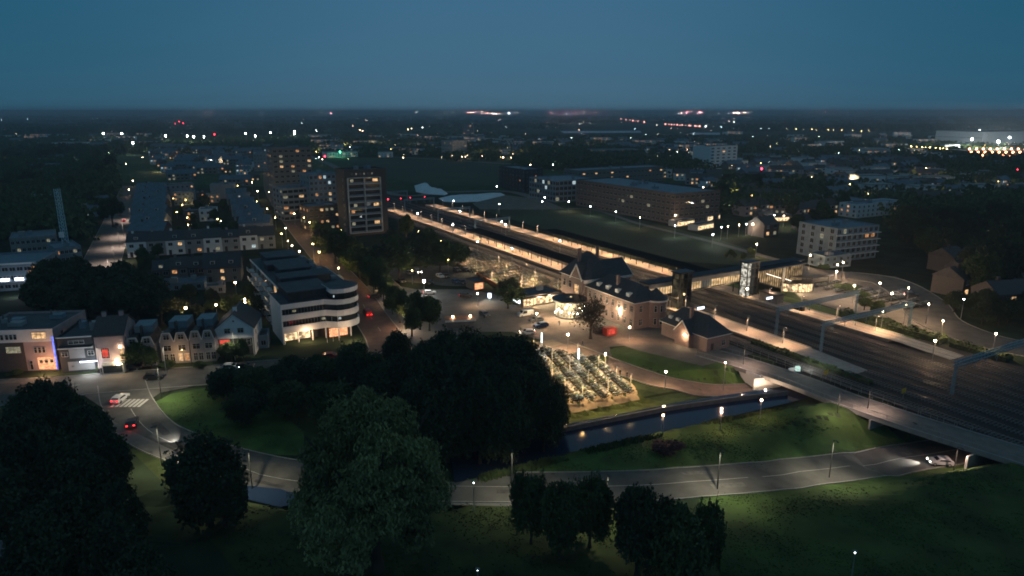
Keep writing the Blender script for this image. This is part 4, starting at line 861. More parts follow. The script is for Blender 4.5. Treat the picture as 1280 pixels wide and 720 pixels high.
b = MB(); b.box((0, 0, 0), (1.2, 3, 1.3), M['black']); tag(b.build('platform_bench', loc=(WT(176.5, 129).x, WT(176.5, 129).y, .98), rz=A30), 'low dark bench block on the far platform under the lit sign', 'bench')
# path bridge slab and abutments
pb = empty('path_bridge', (0, 0, 0), 0, 'long paved footpath deck beside the tracks bridging the canal and the lower road', 'path bridge')
b = MB(); lf = ribbon_poly(PATHL, 3.6); n = len(PATHL); L_, R_ = lf[:n], lf[n:][::-1]
for i in range(n-1):
    q = [R_[i], R_[i+1], L_[i+1], L_[i]]; b.add([(p.x, p.y, -.5) for p in q]+[(p.x, p.y, .24) for p in q], [(3, 2, 1, 0), (4, 5, 6, 7), (0, 1, 5, 4), (2, 3, 7, 6)]+([(3, 0, 4, 7)] if i == 0 else []), M['path'])
b.build('deck', pb)
for LL, s in ((L_, 1), (R_, -1)):
    b = MB()
    for i in range(n-1):
        a, c = LL[i], LL[i+1]; d = (c-a).normalized(); nn = Vector((-d.y, d.x))*s
        q = [a+nn*.01, c+nn*.01, c+nn*.35, a+nn*.35]; b.add([(p.x, p.y, -.6) for p in q]+[(p.x, p.y, .38) for p in q], [(3, 2, 1, 0), (4, 5, 6, 7), (0, 1, 5, 4), (2, 3, 7, 6)], M['concrete'])
    b.build('edge_beam', pb)
    b = MB()
    for i in range(n-1):
        a, c = LL[i], LL[i+1]; d = (c-a).normalized(); nn = Vector((-d.y, d.x))*s*.18; k = max(1, int((c-a).length/1.8))
        for q in range(k): p = a.lerp(c, q/k)+nn; b.bar((p.x, p.y, .5), (p.x, p.y, 1.35), .03, M['polegrey'], 4)
        b.bar((*(a+nn), 1.35), (*(c+nn), 1.35), .035, M['polegrey'], 4)
    b.build('railing', pb)
def wallseg(p, q, z0, z1, m, name, lab, cat, th=.4):
    d = (q-p).normalized(); n_ = Vector((-d.y, d.x))*th/2; b = MB()
    b.prism([p-n_, q-n_, q+n_, p+n_], z0, z1, m); return tag(b.build(name), lab, cat)
wallseg(WT(127.5, 56), WT(137, 56), -6, -.51, M['concrete'], 'bridge_abutment', 'right hand concrete abutment of the bridge over the lower road', 'abutment')
wallseg(WT(126.3, 74), WT(137, 73), -6, -.51, M['concrete'], 'bridge_abutment', 'left hand concrete abutment of the bridge over the lower road, next to the white car', 'abutment')
a = G(962, 482, -3.4)
wallseg(G(985, 470, -1.8), G(1052, 462, -1.8)+Vector((0, .6)), -4.2, .15, M['white'], 'tunnel_wall', 'pale lit wall at the mouth of the cycle tunnel under the tracks', 'wall')
wallseg(G(942, 478, -1.0), G(976, 474, -1.0), -4.2, -.1, M['white'], 'tunnel_wall', 'pale lit retaining wall where the ring road dips below the path', 'wall')
wallseg(G(924, 460, 0), G(950, 477, -1.2), -3.5, .25, M['white'], 'tunnel_wall', 'pale sloping wall along the right tip of the grass oval', 'wall')
drape('tunnel_court', P((972, 459), (1000, 449), (1052, 467), (1046, 474), (1010, 470)), .14, M['path'])
plight(*toWT(G(1012, 463)), 3, 260, (1, .9, .75), .2, True, 'tunnel_glow')
for q in ((955, 484, 700), (1020, 468, 900), (1050, 468, 600)):
    g = G(q[0], q[1], -1.2); plight(g.x, g.y-1.0, -1.4, q[2]*.8, (1, .66, .42), .1, False, 'tunnel_glow')
for i, (px, py, lab) in enumerate(((997, 462, 'white lit square light box beside the cycle tunnel ramp'),)):
    g = G(px, py, .6); r = empty('light_box', (g.x, g.y, .1), 0, lab, 'light box'); b = MB(); b.box((-.6, -.5, 0), (.6, .5, .25), M['polegrey']); b.build('base', r); b = MB(); b.box((-.5, -.4, .25), (.5, .4, 1.3), emis('lightbox', (.7, 1, .9), .9)); b.build('lamp_cover', r)
# ------------------------------------------------------------------ white office with rounded corner
of = empty('white_office', (WT(33.5, 179).x, WT(33.5, 179).y, 0), A30, 'white four storey office with ribbon windows, rounded glazed corner and lit ground floor', 'office building')
def foot(o=0, rnd_=True):   # footprint with rounded bulge at right front corner
    pts = [(0-o, 0-o), (11.5, 0-o)]
    for k in range(9): a = R(-115+k*21); pts.append((16.2+(5.2+o)*math.cos(a), 2.5+(5.2+o)*math.sin(a)))
    return pts+[(18.5, 14), (0-o, 14)]
gb = MB(); gb.prism(foot(-.35), 3.0, 10.9, M['glass']); gb.build('glazing', of)
b = MB(); b.prism(foot(-2.2), .1, 2.98, M['dark']); b.build('ground_floor', of)
b = MB(); b.box((-.01+.6, 1.86, .4), (7.5, 1.9, 2.8), M['shop']); b.box((12, -.9, .4), (17, -.86, 2.8), MC['hut_light']); b.build('lit_window', of)
for z0, z1 in ((3.0, 4.8), (6.4, 8.0), (9.6, 11.0)):
    b = MB(); b.prism(foot(0), z0, z1, M['white'], M['flat'] if z0 > 9 else None); b.build('white_band', of)
b = MB()
def bulge(o): return [(16.2+(5.2+o)*math.cos(R(-130+k*20)), 2.5+(5.2+o)*math.sin(R(-130+k*20))) for k in range(11)]+[(12.5, 6)]
b.prism(bulge(-.35), 11.0, 12.7, M['glass']); b.build('corner_glazing', of)
b = MB(); b.prism(bulge(0), 12.7, 13.9, M['white'], M['flat']); b.build('white_band', of)
b = MB(); b.box((-.02, .05, .05), (.25, 14, 10.9), M['white']); b.build('side_wall', of)
b = MB(); b.box((2.5, 2.0, 11.02), (13.2, 13.9, 13.4), M['dark']); b.box((2.2, 1.7, 13.42), (13.6, 14, 13.7), M['flat']); b.build('penthouse', of)
for x in (.3, 4, 7.8, 11.4, 14.5, 17.8):
    b = MB(); b.bar((x, .3 if x < 12 else -1.4, 0), (x, .3 if x < 12 else -1.4, 3), .2, M['white'], 8); b.build('column', of)
for z0, z1 in ((4.82, 6.38), (8.02, 9.58)):
    for k in range(14):
        b = MB(); b.box((.3+k*.82, -.04+.3, z0), (.36+k*.82, .33, z1), M['polegrey']); b.build('mullion', of)
for k, (x, z, q) in enumerate(((13.5, 11.6, 2), (14.5, 5.4, 2), (10.5, 5.3, 3), (3, 8.5, 3))):
    b = MB(); 
    yy = .29 if x < 12 else 2.5-math.sqrt(max(.1, 4.92**2-(x-16.2)**2)); b.box((x, yy-.03, z), (x+.9, yy+.02, z+.6), LIT[q]); b.build('lit_window', of)
for k in range(3):
    b = MB(); b.bar((10.5+k*1.6, -4, .1), (10.5+k*1.6, -4, 7), .05, M['white'], 5); b.build('flag_pole', of)
plight(*toWT(G(385, 428)), 2.2, 220, (1, .62, .35), .2, True, 'shop_glow'); plight(*toWT(G(440, 428)), 2.4, 260, (1, .66, .38), .2, True, 'shop_glow')
ow = empty('apartment_wing', (WT(36, 193.2).x, WT(36, 193.2).y, 0), A30, 'long flat roofed apartment block with stepped balconies stretching behind the white office', 'apartment block')
b = MB(); b.prism([(0, 0), (18.5, 0), (18.5, 20), (17, 20), (17, 44), (0, 44)], 0, 12.2, M['dark'], M['flat']); b.build('wall', ow)
for k, (x0, y0, x1, y1, z) in enumerate(((1, 1, 15, 8, 14.2), (3, 11, 12, 19, 14.6), (1.5, 22, 14, 28, 14.0), (3, 31, 13, 41, 14.4))):
    b = MB(); b.box((x0, y0, 12.22), (x1, y1, z), M['dark']); b.box((x0-.3, y0-.3, z+.01), (x1+.3, y1+.3, z+.3), M['flat']); b.build('roof_storey', ow)
for k in range(6):
    b = MB(); x = rnd.uniform(14, 16); b.box((x, 2+k*6.5, 12.23), (x+1.4, 3.6+k*6.5, 13.2), M['bluegrey']); b.build('roof_unit', ow)
for f in range(4):
    for k in range(6):
        b = MB(); y = 1.5+k*7; b.box((-1.8, y, f*3+.3), (-.01, y+4.6, f*3+.5), M['white']); b.box((-1.8, y, f*3+.52), (-1.7, y+4.6, f*3+1.4), M['bluegrey']); b.build('balcony', ow)
        lit_win(ow, -.08, y+4.2, f*3+.6, 3.2, 2.0, rnd.choice([0, 1]) if rnd.random() < .08 else -1, R(-90), 'plain')
b = MB(); b.box((-.12, 0, 11.7), (-.02, 44, 12.3), M['white']); b.box((18.52, 0, 11.7), (18.62, 19.9, 12.3), M['white']); b.build('roof_edge', ow)
# ------------------------------------------------------------------ dark residential tower with white balcony grid
tw = bwt('residential_tower', 'dark brick tower with white framed balcony grid in two columns beside the tracks', 'tower block', 96.5, 329, 21, 15, 32.5, floors=10, wins=dict(f=0, l=0, r=0), wall='brick_dark', roof='flat', roofm='flat', doors=0, rooftop=3, parapet=.8)
b = MB()
for x in (1.2, 9.4, 17.6): b.box((x-.16, -1.6, 1.5), (x+.16, -.02, 28.6), M['trim'])
for f in range(10): b.box((1.36, -1.6, 1.5+f*3.0-.02), (17.44, -.02, 1.5+f*3.0+.2), M['trim'])
b.build('balcony_grid', tw)
for f in range(9):
    for c in range(2):
        x = 1.5+c*8.2; z = 1.8+f*3
        b = MB(); b.box((x, -.06, z), (x+7.6, -.03, z+2.5), M['glass']); b.build('glazing', tw)
        if c == 1 and f in (1, 4, 8) or (c, f) in ((0, 8), (0, 4), (0, 3), (0, 1)):
            o_ = 4.3 if c == 1 else rnd.uniform(.5, 3); b = MB(); b.box((x+o_, -.14, z+.3), (x+o_+(2.6 if c else 1.6), -.09, z+2.1), LIT[0] if c == 1 else LIT[rnd.choice([1, 3])]); b.build('lit_window', tw)
        b = MB(); b.box((x, -1.58, z-.05), (x+7.6, -1.54, z+.85), M['bluegrey']); b.build('balustrade', tw)
for f in range(9): lit_win(tw, -.04, 4, 2+f*3.1, 1.2, 1.3, -1, R(-90))
for k in range(6): lit_win(tw, 3.5+k*2, -.05, 30, .7, .8, 3 if k % 2 else -1)
# ------------------------------------------------------------------ blocks left of the tower
bpx('brick_apartments', 'grey-brown high rise at the back left with scattered amber windows', 'high rise', (346, 262), (394, 259), 22, 38, floors=12, wins=dict(f=7, l=4, r=0), wall='brick_grey', lit=.24, litk=(0, 1, 3), seed=3, ww=2, wh=1.5, roofm='flat', doors=0)
bpx('pale_apartments', 'grey high rise slab behind the grey-brown high rise with dim windows', 'high rise', (392, 256), (424, 254), 18, 20, floors=7, wins=dict(f=6, l=3), wall='bluegrey', lit=.12, seed=4, ww=1.8, roofm='roofblue', doors=0)
bpx('balcony_apartments', 'pale apartment block with long balcony bands left of the brick block', 'apartment block', (356, 277), (389, 274), 18, 18.5, floors=6, wins=dict(f=5, l=3), wall='grey', lit=.12, litk=(0, 1, 3), seed=5, ww=2.8, wh=1.5, roofm='roofblue', doors=0, style='dark')
bpx('grey_apartments', 'blue-grey apartment block with vertical bays just left of the dark tower', 'apartment block', (390, 276), (423, 273), 16, 26, floors=8, wins=dict(f=6, l=3), wall='bluegrey', lit=.14, seed=6, ww=1.6, wh=1.8, roofm='roofblue', doors=0)
bpx('brick_block', 'low brown brick block with glowing windows at the foot of the dark tower', 'apartment block', (388, 290), (426, 286), 14, 13, floors=4, wins=dict(f=6, l=3), wall='brick_dark', lit=.34, litk=(0, 1, 3), seed=8, ww=1.6, roofm='roofblue', doors=0)
bpx('slab_block', 'wide blue-grey slab block at the back of the boulevard', 'apartment block', (318, 214), (338, 214), 18, 18, floors=5, wins=dict(f=5), wall='bluegrey', lit=.1, seed=9, roofm='roofblue', doors=0)
# ------------------------------------------------------------------ houses along the near street (left)
nb = bpx('corner_shop_building', 'wide white and pink corner building with glowing shop and upstairs bay window', 'shop building', (-28, 466), (74, 462), 16, 10.2, floors=3, wins=dict(f=0, l=0, r=2), wall='pink', roofm='flat', doors=0, seed=11, rooftop=4)
Lb = (G(74, 462)-G(-28, 466)).length
b = MB(); b.box((-.05, -.14, 7.2), (Lb+.05, -.01, 10.3), M['white']); b.build('upper_band', nb)
b = MB(); b.box((0, -.12, 0), (Lb*.62, -.02, 7.18), M['brick_dark']); b.build('brick_front', nb)
for x0, x1, z0, z1, k in ((.36, .40, 7.9, 9.2, -1), (.42, .46, 7.9, 9.2, -1), (.47, .51, 7.9, 9.2, -1), (.52, .56, 7.9, 9.2, -1), (.74, .92, 7.9, 9.6, 0), (.40, .58, 4.6, 6.2, 3), (.74, .78, 4.4, 5.9, -1), (.79, .83, 4.4, 5.9, -1), (.84, .88, 4.4, 5.9, -1), (.1, .24, 4.6, 6.0, -1), (.1, .24, 8, 9.3, -1), (.66, .7, .3, 2.6, -1)):
    lit_win(nb, Lb*x0, -.22, z0, Lb*(x1-x0), z1-z0, k, 0)
b = MB(); b.box((Lb*.76, -.1, .3), (Lb*.98, -.04, 3.3), MC['hut_light']); b.build('shop_window', nb)
for k in range(3): lit_win(nb, Lb*(.78+.065*k), -.2, 1.9, Lb*.045, .9, -1)
b = MB(); b.box((Lb*.985, -.35, .2), (Lb*.995, -.16, 8.4), M['neon']); b.build('neon_strip', nb)
plight(*toWT(G(58, 470)), 2.5, 420, (1, .5, .25), .3, True, 'shop_glow')
db = bpx('dark_shopfront_house', 'flat dark fronted house with pale eaves line and white strip light over its entrance', 'house', (78, 466), (122, 463), 12, 8.8, floors=3, wins=dict(f=0), wall='dark', roofm='flat', doors=0, seed=12)
Ld = (G(122, 463)-G(78, 466)).length
for z in (5.9, 8.6): b = MB(); b.box((-.1, -.5, z), (Ld+.1, -.01, z+.22), M['trim']); b.build('eaves', db)
lit_win(db, Ld*.3, -.06, 6.9, Ld*.45, .9, -1); b = MB(); b.box((Ld*.28, -.08, 3.4), (Ld*.72, -.02, 5.7), M['grey']); b.build('panel', db)
b = MB(); b.box((Ld*.2, -.08, .4), (Ld*.95, -.02, 2.6), M['grey']); b.build('ground_front', db)
b = MB(); b.box((Ld*.55, -.35, 2.35), (Ld*1.05, -.12, 2.6), M['strip']); b.build('strip_light', db); plight(*toWT(G(113, 470)), 2.2, 260, (.9, .95, 1), .2, True, 'strip_glow')
lit_win(db, Ld*.06, -.06, 3.9, 1.4, 1.2, -1); lit_win(db, Ld*.8, -.06, 3.9, 1.4, 1.2, -1)
eh = bpx('brick_villa', 'pinkish brick house with white arched patches, a red-lit window and lit porch', 'house', (124, 467), (160, 464), 11, 9.2, floors=3, wins=dict(f=0, r=3), wall='pink', roof='gablex', rh=3.2, roofm='tile', doors=0, seed=13, chimneys=2)
Le = (G(160, 464)-G(124, 467)).length
lit_win(eh, Le*.17, -.06, 3.6, Le*.3, 2.6, -1); b = MB(); b.box((Le*.22, -.1, 4.0), (Le*.42, -.065, 5.9), M['red_lit']); b.build('red_curtain', eh)
lit_win(eh, Le*.82, -.06, 4.2, Le*.14, 1.6, 0); b = MB(); b.ball((Le*.68, -.5, 3.0), .25, B['warm']); b.ball((Le*.86, -.3, 6.3), .2, B['warm']); b.build('wall_lamp', eh)
b = MB(); b.box((Le*.2, -1.6, .2), (Le*.95, -.02, 2.7), M['trim']); b.box((Le*.24, -1.64, .5), (Le*.9, -1.61, 2.3), M['glass']); b.build('porch', eh); plight(*toWT(G(150, 468)), 2.6, 180, (1, .66, .35), .2, True, 'porch_glow')
def gambrel(label, pl, pr, D, eave, rh, wall, seed, halves=2, lit=()):
    a, c = G(*pl), G(*pr); d = c-a; L = d.length; r = empty('gabled_house', (a.x, a.y, 0), math.atan2(d.y, d.x), label, 'house', 'gabled houses along the near street')
    b = MB(); b.box((0, 0, 0), (L, D, eave), M[wall]); b.build('wall', r)
    w = L/halves
    for k in range(halves):
        x = k*w; zs = .0 if k % 2 == 0 else .25
        pf = [(x+.05, eave), (x+w*.24, eave+rh*.8), (x+w*.76, eave+rh*.8), (x+w-.05, eave)]
        b = MB(); b.add([(p, .02, z) for p, z in pf]+[(p, D*.8, z) for p, z in pf], [(0, 1, 2, 3), (7, 6, 5, 4), (0, 4, 5, 1), (1, 5, 6, 2), (2, 6, 7, 3)], M['tile']); gg = b.build('roof', r)
        b = MB(); b.add([(p, -.06, z) for p, z in pf], [(0, 3, 2, 1)], M[wall]); b.build('gable_front', gg)
        b = MB()
        for (p, z), (q, y) in zip(pf, pf[1:]): b.bar((p, -.15, z), (q, -.15, y), .15, M['trim'], 4)
        b.build('gable_trim', gg)
        lit_win(r, x+w/2-.7, -.14, eave+.5, 1.4, 1.3, 2 if (k, 2) in lit else -1)
        lit_win(r, x+w/2-.9, -.08, eave-2.4, 1.8, 1.5, -1)
        lit_win(r, x+w*.2, -.08, .5, 1.0, 2.0, 0 if (k, 0) in lit else -1); lit_win(r, x+w*.62, -.08, .5, 1.1, 2.0, 1 if (k, 1) in lit else -1)
    b = MB(); b.box((L*.2, D*.35, eave), (L*.85, D*.85, eave+rh+1.2), M['bluegrey']); b.build('dormer_box', r)
    b = MB(); b.box((L*.47, D*.2, eave), (L*.53, D*.3, eave+rh+1.6), M['brick_dark']); b.build('chimney', r); return r
gambrel('pair of small hexagonal white-edged gables half hidden behind a tall hedge', (161, 460), (197, 457), 11, 5.4, 2.6, 'grey', 1)
gambrel('grey twin gabled house with warm lit doorway and wall lamps on both sides', (203, 455), (239, 453), 11, 5.6, 2.8, 'grey', 2, lit=((1, 0), (1, 1)))
gambrel('grey twin gabled house directly left of the white gabled house, all windows dark', (240, 453), (271, 451), 11, 5.8, 2.8, 'grey', 3)
g1 = G(222, 458); plight(*toWT(g1), 2.6, 90, (1, .55, .25), .15, True, 'door_glow')
for px in (214, 240):
    pass
wh = bpx('white_gabled_house', 'white house with wide plain gable, two upper windows and a red-lit room below', 'house', (272, 446), (320, 443), 12, 7.2, floors=2, wins=dict(f=0, r=2), wall='white', roof='gable', rh=3.8, roofm='tile', doors=0, seed=15, chimneys=1, overhang=.3)
Lw = (G(320, 443)-G(272, 446)).length
b = MB(); b.box((Lw*.06, -.05, .05), (Lw*.98, -.02, 4.6), M['dark']); b.build('dark_front', wh)
lit_win(wh, Lw*.24, -.07, 6.0, 1.5, 1.3, -1); lit_win(wh, Lw*.58, -.07, 6.0, 1.5, 1.3, -1); lit_win(wh, Lw*.47, -.07, 8.9, .5, .5, -1)
b = MB(); b.box((Lw*.1, -.1, 3.0), (Lw*.36, -.06, 4.4), M['red_lit']); b.build('red_room', wh); lit_win(wh, Lw*.6, -.12, 2.6, 2.8, 1.8, -1)
b = MB(); b.bar((Lw*.97, -.8, 0), (Lw*.97, -.8, 7.2), .12, M['trim'], 6); b.build('post', wh)
bpx('annex', 'small pale flat annex between the white gabled house and the white office', 'annex', (324, 436), (336, 435), 6, 3.6, floors=1, wins=dict(f=1, r=0), wall='bluegrey', doors=0, rooftop=0)
# far-left office with strip lights, crane
lo = bpx('strip_lit_office', 'flat roofed office at the far left edge with a row of blue-white strip lights', 'office building', (-60, 368), (52, 361), 22, 9.5, floors=3, wins=dict(f=12, r=4), wall='bluegrey', ww=2.2, lit=.04, seed=21, roofm='roofblue', doors=0)
Ll = (G(52, 361)-G(-60, 368)).length
b = MB(); b.box((-.1, -1.4, 3.1), (Ll+.2, -.02, 3.35), M['concrete']); b.box((-.1, -.6, 9.2), (Ll+.4, -.02, 9.7), M['trim']); b.build('ledge', lo)
for k, f in enumerate((.22, .4, .56, .72, .88)): b = MB(); b.box((Ll*f, -.3, 3.5), (Ll*f+Ll*.1, -.05, 4.4), M['strip']); b.build('strip_light', lo)
lit_win(lo, Ll*.88, -.25, 5.6, 1.8, 1.2, 1); plight(*toWT(G(20, 372)), 3, 300, (.8, .85, 1), .3, True, 'strip_glow')
bpx('long_pavilion', 'long low hall with pale lit upper wall behind the strip lit office', 'hall', (15, 318), (72, 313), 18, 7, floors=2, wins=dict(f=9), wall='concrete', lit=.2, litk=(3,), seed=22, roofm='roofblue', doors=0)
bpx('low_hall', 'low hall with white roof skylights behind the crane', 'hall', (84, 276), (128, 270), 18, 6, floors=2, wins=dict(f=6), wall='bluegrey', seed=23, roofm='roofblue', doors=0)
bpx('low_hall', 'dark low blue block at the foot of the crane', 'hall', (72, 330), (104, 326), 16, 6.5, floors=2, wins=dict(f=6), wall='bluegrey', seed=24, roofm='roofblue', doors=0)
cb = G(85, 322); cr = empty('tower_crane', (cb.x, cb.y, 0), R(20), 'pale blue lattice mast of a tower crane rising on the far left', 'crane')
def lattice(b, p, q, s, m, n):
    p, q = Vector(p), Vector(q); d = q-p; z = d.normalized(); x = z.orthogonal().normalized(); y = z.cross(x); cs = [x*s+y*s, x*-s+y*s, x*-s-y*s, x*s-y*s]
    for c in cs: b.bar(p+c, q+c, .11, m, 4)
    for k in range(n):
        a0 = p+d*k/n; a1 = p+d*(k+1)/n
        for i in range(4): b.bar(a0+cs[i], a1+cs[(i+1) % 4], .06, m, 3); b.bar(a0+cs[i], a0+cs[(i+1) % 4], .05, m, 3)
cm = mat('crane_blue', (.5, .8, .9), .5, .1, 1)
b = MB(); lattice(b, (0, 0, 0), (0, 0, 18), .85, cm, 12); b.build('mast', cr); b = MB(); lattice(b, (0, 0, 18), (0, 0, 29), .8, cm, 7); b.build('upper_mast', cr)
b = MB(); b.box((-2.2, -2.2, -.1), (2.2, 2.2, .8), M['concrete']); b.build('base_block', cr); b = MB(); b.box((-1.4, -2.4, 9), (0.2, -.9, 11.2), M['white']); b.build('cab', cr)
# ------------------------------------------------------------------ terraces on the left
HOUSE_LABELS = set()
def terrace(pl, pr, n, D, H_, grp, lab, **k):
    """row of n joined houses, each a thing; label words vary by wall, roof details and place in the row"""
    a, c = G(*pl), G(*pr); d = (c-a)/n; ang = math.atan2(d.y, d.x); walls = k.pop('walls', ['brick_dark', 'grey', 'cream', 'brick_grey', 'white', 'bluegrey'])
    order = ['leftmost', 'second from the left', 'third from the left', 'fourth from the left', 'fifth from the left', 'sixth from the left', 'seventh from the left', 'eighth from the left', 'ninth from the left']
    wn = {'brick_dark': 'brown brick', 'grey': 'grey', 'cream': 'cream', 'brick_grey': 'grey brick', 'white': 'white', 'bluegrey': 'blue-grey', 'pink': 'pinkish'}
    for i in range(n):
        r_ = random.Random(hash((pl, i)) & 0xffff if False else int(pl[0]*31+pl[1]*7+i)); w = walls[(i*3+int(pl[0])) % len(walls)]
        kk = dict(floors=2, wins=dict(f=2, r=2, l=2), wall=w, roof='gablex', rh=r_.uniform(2.6, 3.6), roofm=r_.choice(['tile', 'roof', 'roof']), lit=.22, seed=int(pl[0]+pl[1]+i), ww=1.7, dormers=r_.choice([0, 1, 1]), chimneys=1, overhang=.15)
        kk.update(k); sd = 'f'+('l' if i == 0 else '')+('r' if i == n-1 else ''); kk['sides'] = sd
        building('terraced_house', '%s terraced house, %s in %s' % (wn[w], order[i] if i < n-1 or n < 3 else 'rightmost', lab), 'house', a+d*i, ang, d.length-.02, D, H_+r_.uniform(-.3, .3), group=grp, **kk)
terrace((160, 322), (345, 310), 8, 10, 6.2, 'terraced houses of the front row', 'the row facing us below the courtyards')
terrace((192, 356), (258, 351), 3, 9, 5.2, 'small houses above the dark park', 'the short row with square dormers', dormers=1)
bpx('dark_gabled_house', 'dark roofed house with two white dormer windows left of the boulevard', 'house', (256, 354), (302, 351), 11, 5.4, floors=2, wins=dict(f=3, r=2), wall='brick_grey', roof='gablex', rh=4.4, roofm='roof', dormers=2, seed=31, lit=.1)
bpx('low_extension', 'low flat roofed extension in front of the short row with square dormers', 'shed', (200, 366), (256, 362), 8, 3, floors=1, wins=dict(f=4), wall='bluegrey', roofm='roofblue', seed=32, doors=0)
bpx('low_extension', 'small flat garage right of the low extension', 'garage', (258, 368), (282, 366), 6, 2.7, floors=1, wins=dict(f=2), wall='grey', roofm='flat', seed=33, doors=0)
for i, (xa, xb, y) in enumerate(((162, 206, 306), (164, 206, 293), (165, 207, 281), (167, 207, 271), (168, 208, 262), (170, 208, 254), (171, 209, 247))):
    bpx('street_house', 'blue-roofed house along the straight street, %s' % ['nearest to us', 'second from the front', 'third from the front', 'fourth from the front', 'fifth from the front', 'sixth from the front', 'farthest back'][i], 'house', (xa, y), (xb, y-1), 12, 6.4, floors=2, wins=dict(f=4, l=3), wall=['brick_dark', 'grey', 'brick_grey'][i % 3], roof='gablex', rh=3.4, roofm='roofblue', seed=40+i, lit=.1, dormers=i % 3, group='houses along the straight street')
for i, (xa, xb, y) in enumerate(((300, 338, 298), (297, 330, 288), (293, 324, 279), (290, 318, 271), (287, 313, 264), (284, 309, 257))):
    bpx('boulevard_house', 'blue-grey roofed house on the left side of the boulevard, %s' % ['nearest to us', 'second from the front', 'third from the front', 'fourth from the front', 'fifth from the front', 'farthest back'][i], 'house', (xa, y), (xb, y-1), 10, 7.5, floors=2, wins=dict(f=3, r=3), wall=['grey', 'brick_dark', 'bluegrey'][i % 3], roof='gablex', rh=3.2, roofm='roofblue', seed=50+i, lit=.15, dormers=(i+1) % 2, group='houses on the left side of the boulevard')
bpx('courtyard_house', 'pale walled house lit by yellow lamps in the middle of the courtyards', 'house', (250, 277), (272, 276), 9, 7, floors=2, wins=dict(f=3), wall='white', roofm='flat', seed=61, lit=.2, doors=0)
bpx('courtyard_house', 'dark little house with one lit window left of the pale courtyard house', 'house', (230, 277), (249, 276), 9, 6, floors=2, wins=dict(f=4), wall='brick_dark', roofm='roofblue', seed=62, lit=.3, doors=0)
bpx('courtyard_house', 'blue-grey flat house with a row of small windows at the back of the courtyards', 'house', (218, 257), (244, 256), 10, 9, floors=3, wins=dict(f=5), wall='bluegrey', roofm='roofblue', seed=63, lit=.2, doors=0)
bpx('back_house', 'pinkish fronted long house behind the courtyards', 'house', (209, 247), (244, 245), 12, 9, floors=3, wins=dict(f=6), wall='pink', roofm='flat', seed=64, lit=.03, doors=0)
bpx('back_house', 'plain pale grey end block behind the courtyards', 'house', (178, 243), (200, 242), 12, 7, floors=2, wins=dict(f=0), wall='bluegrey', roofm='roofblue', seed=65, lit=0, doors=0)
bpx('back_house', 'large plain grey gable block at the right rear corner of the courtyards', 'house', (264, 249), (294, 248), 14, 10, floors=3, wins=dict(f=0), wall='grey', roofm='roofblue', seed=66, lit=0, doors=0)
bpx('back_house', 'small lit house under the plain grey gable block', 'house', (262, 254), (276, 253), 8, 6, floors=2, wins=dict(f=2), wall='cream', roofm='flat', seed=67, lit=.9, litk=(0, 1), doors=0)
bpx('back_house', 'low dark house between the pinkish and the grey block', 'house', (246, 252), (262, 251), 8, 6, floors=2, wins=dict(f=3), wall='brick_dark', roofm='flat', seed=68, lit=.4, litk=(1,), doors=0)
# ------------------------------------------------------------------ offices behind the tracks
bwt_px = lambda name, lab, cat, px, L, D, H_, **k: building(name, lab, cat, G(*px), A30, L, D, H_, **k)
bwt_px('dark_office', 'large dark brown office block with many floors of unlit windows beyond the field', 'office building', (842, 281), 34, 92, 17, floors=5, wins=dict(f=9, l=24), wall='brick_dark', roofm='roofblue', ww=2.4, wh=1.6, seed=71, lit=.03, litk=(3,), doors=0, rooftop=5)
bwt_px('glass_office', 'pale glass office with lit ground floor at the left end of the office row', 'office building', (694, 253), 34, 34, 14.5, floors=4, wins=dict(f=10, l=10), wall='bluegrey', roofm='roofblue', ww=2.6, wh=2.4, seed=72, lit=.12, litk=(3, 2), doors=0)
bwt_px('long_office', 'long office behind the others with a row of orange windows under its roof', 'office building', (722, 233), 92, 20, 13, floors=3, wins=dict(f=22, l=5), wall='brick_grey', roofm='roofblue', ww=2.4, wh=1.2, seed=73, lit=.16, litk=(0, 1), doors=0)
bwt_px('dark_glass_block', 'dark narrow glass block with an orange lit corner beside the sand heaps', 'office building', (656, 240), 16, 40, 17, floors=5, wins=dict(f=4, l=8), wall='dark', roofm='roofblue', seed=74, lit=.1, litk=(1,), doors=0)
bpx('white_tower_block', 'white slab tower with a blank side among trees in the upper right', 'tower block', (886, 212), (920, 210), 25, 24, floors=7, wins=dict(f=5, l=0), wall='white', roofm='flat', seed=75, lit=.05, doors=0, ww=4)
ap = bpx('balcony_block', 'blue-grey apartment block with framed balconies and two orange windows on the right', 'apartment block', (1042, 328), (1094, 322), 20, 14, floors=5, wins=dict(f=8, l=4), wall='bluegrey', roofm='roofblue', seed=76, lit=.05, litk=(3,), ww=1.8, wh=1.9, doors=0)
La = (G(1094, 322)-G(1042, 328)).length
for x in (.68, .82): b = MB(); b.box((La*x, -.2, 9.3), (La*x+1.8, -.06, 11), LIT[1]); b.build('lit_window', ap)
for f in range(1, 5): b = MB(); b.box((-.2, -1.3, f*2.75), (La+.2, -.02, f*2.75+.18), M['trim']); b.build('balcony', ap)
bpx('low_villa', 'low flat villa with projecting white roofs in front of the balconied block', 'house', (1030, 336), (1063, 333), 9, 5, floors=2, wins=dict(f=4, l=2), wall='bluegrey', roofm='roofblue', seed=77, lit=.1, doors=0)
bpx('row_block', 'pale curved row block with one bright window, left of the two in the upper right', 'apartment block', (1012, 258), (1064, 268), 12, 8.5, floors=3, wins=dict(f=9), wall='grey', roofm='roofblue', seed=78, lit=.06, litk=(0,), doors=0)
bpx('row_block', 'whitish row block with two lit windows, right of the two in the upper right', 'apartment block', (1070, 273), (1126, 267), 12, 8, floors=3, wins=dict(f=10, l=3), wall='white', roofm='roofblue', seed=79, lit=.12, litk=(0, 1), doors=0)
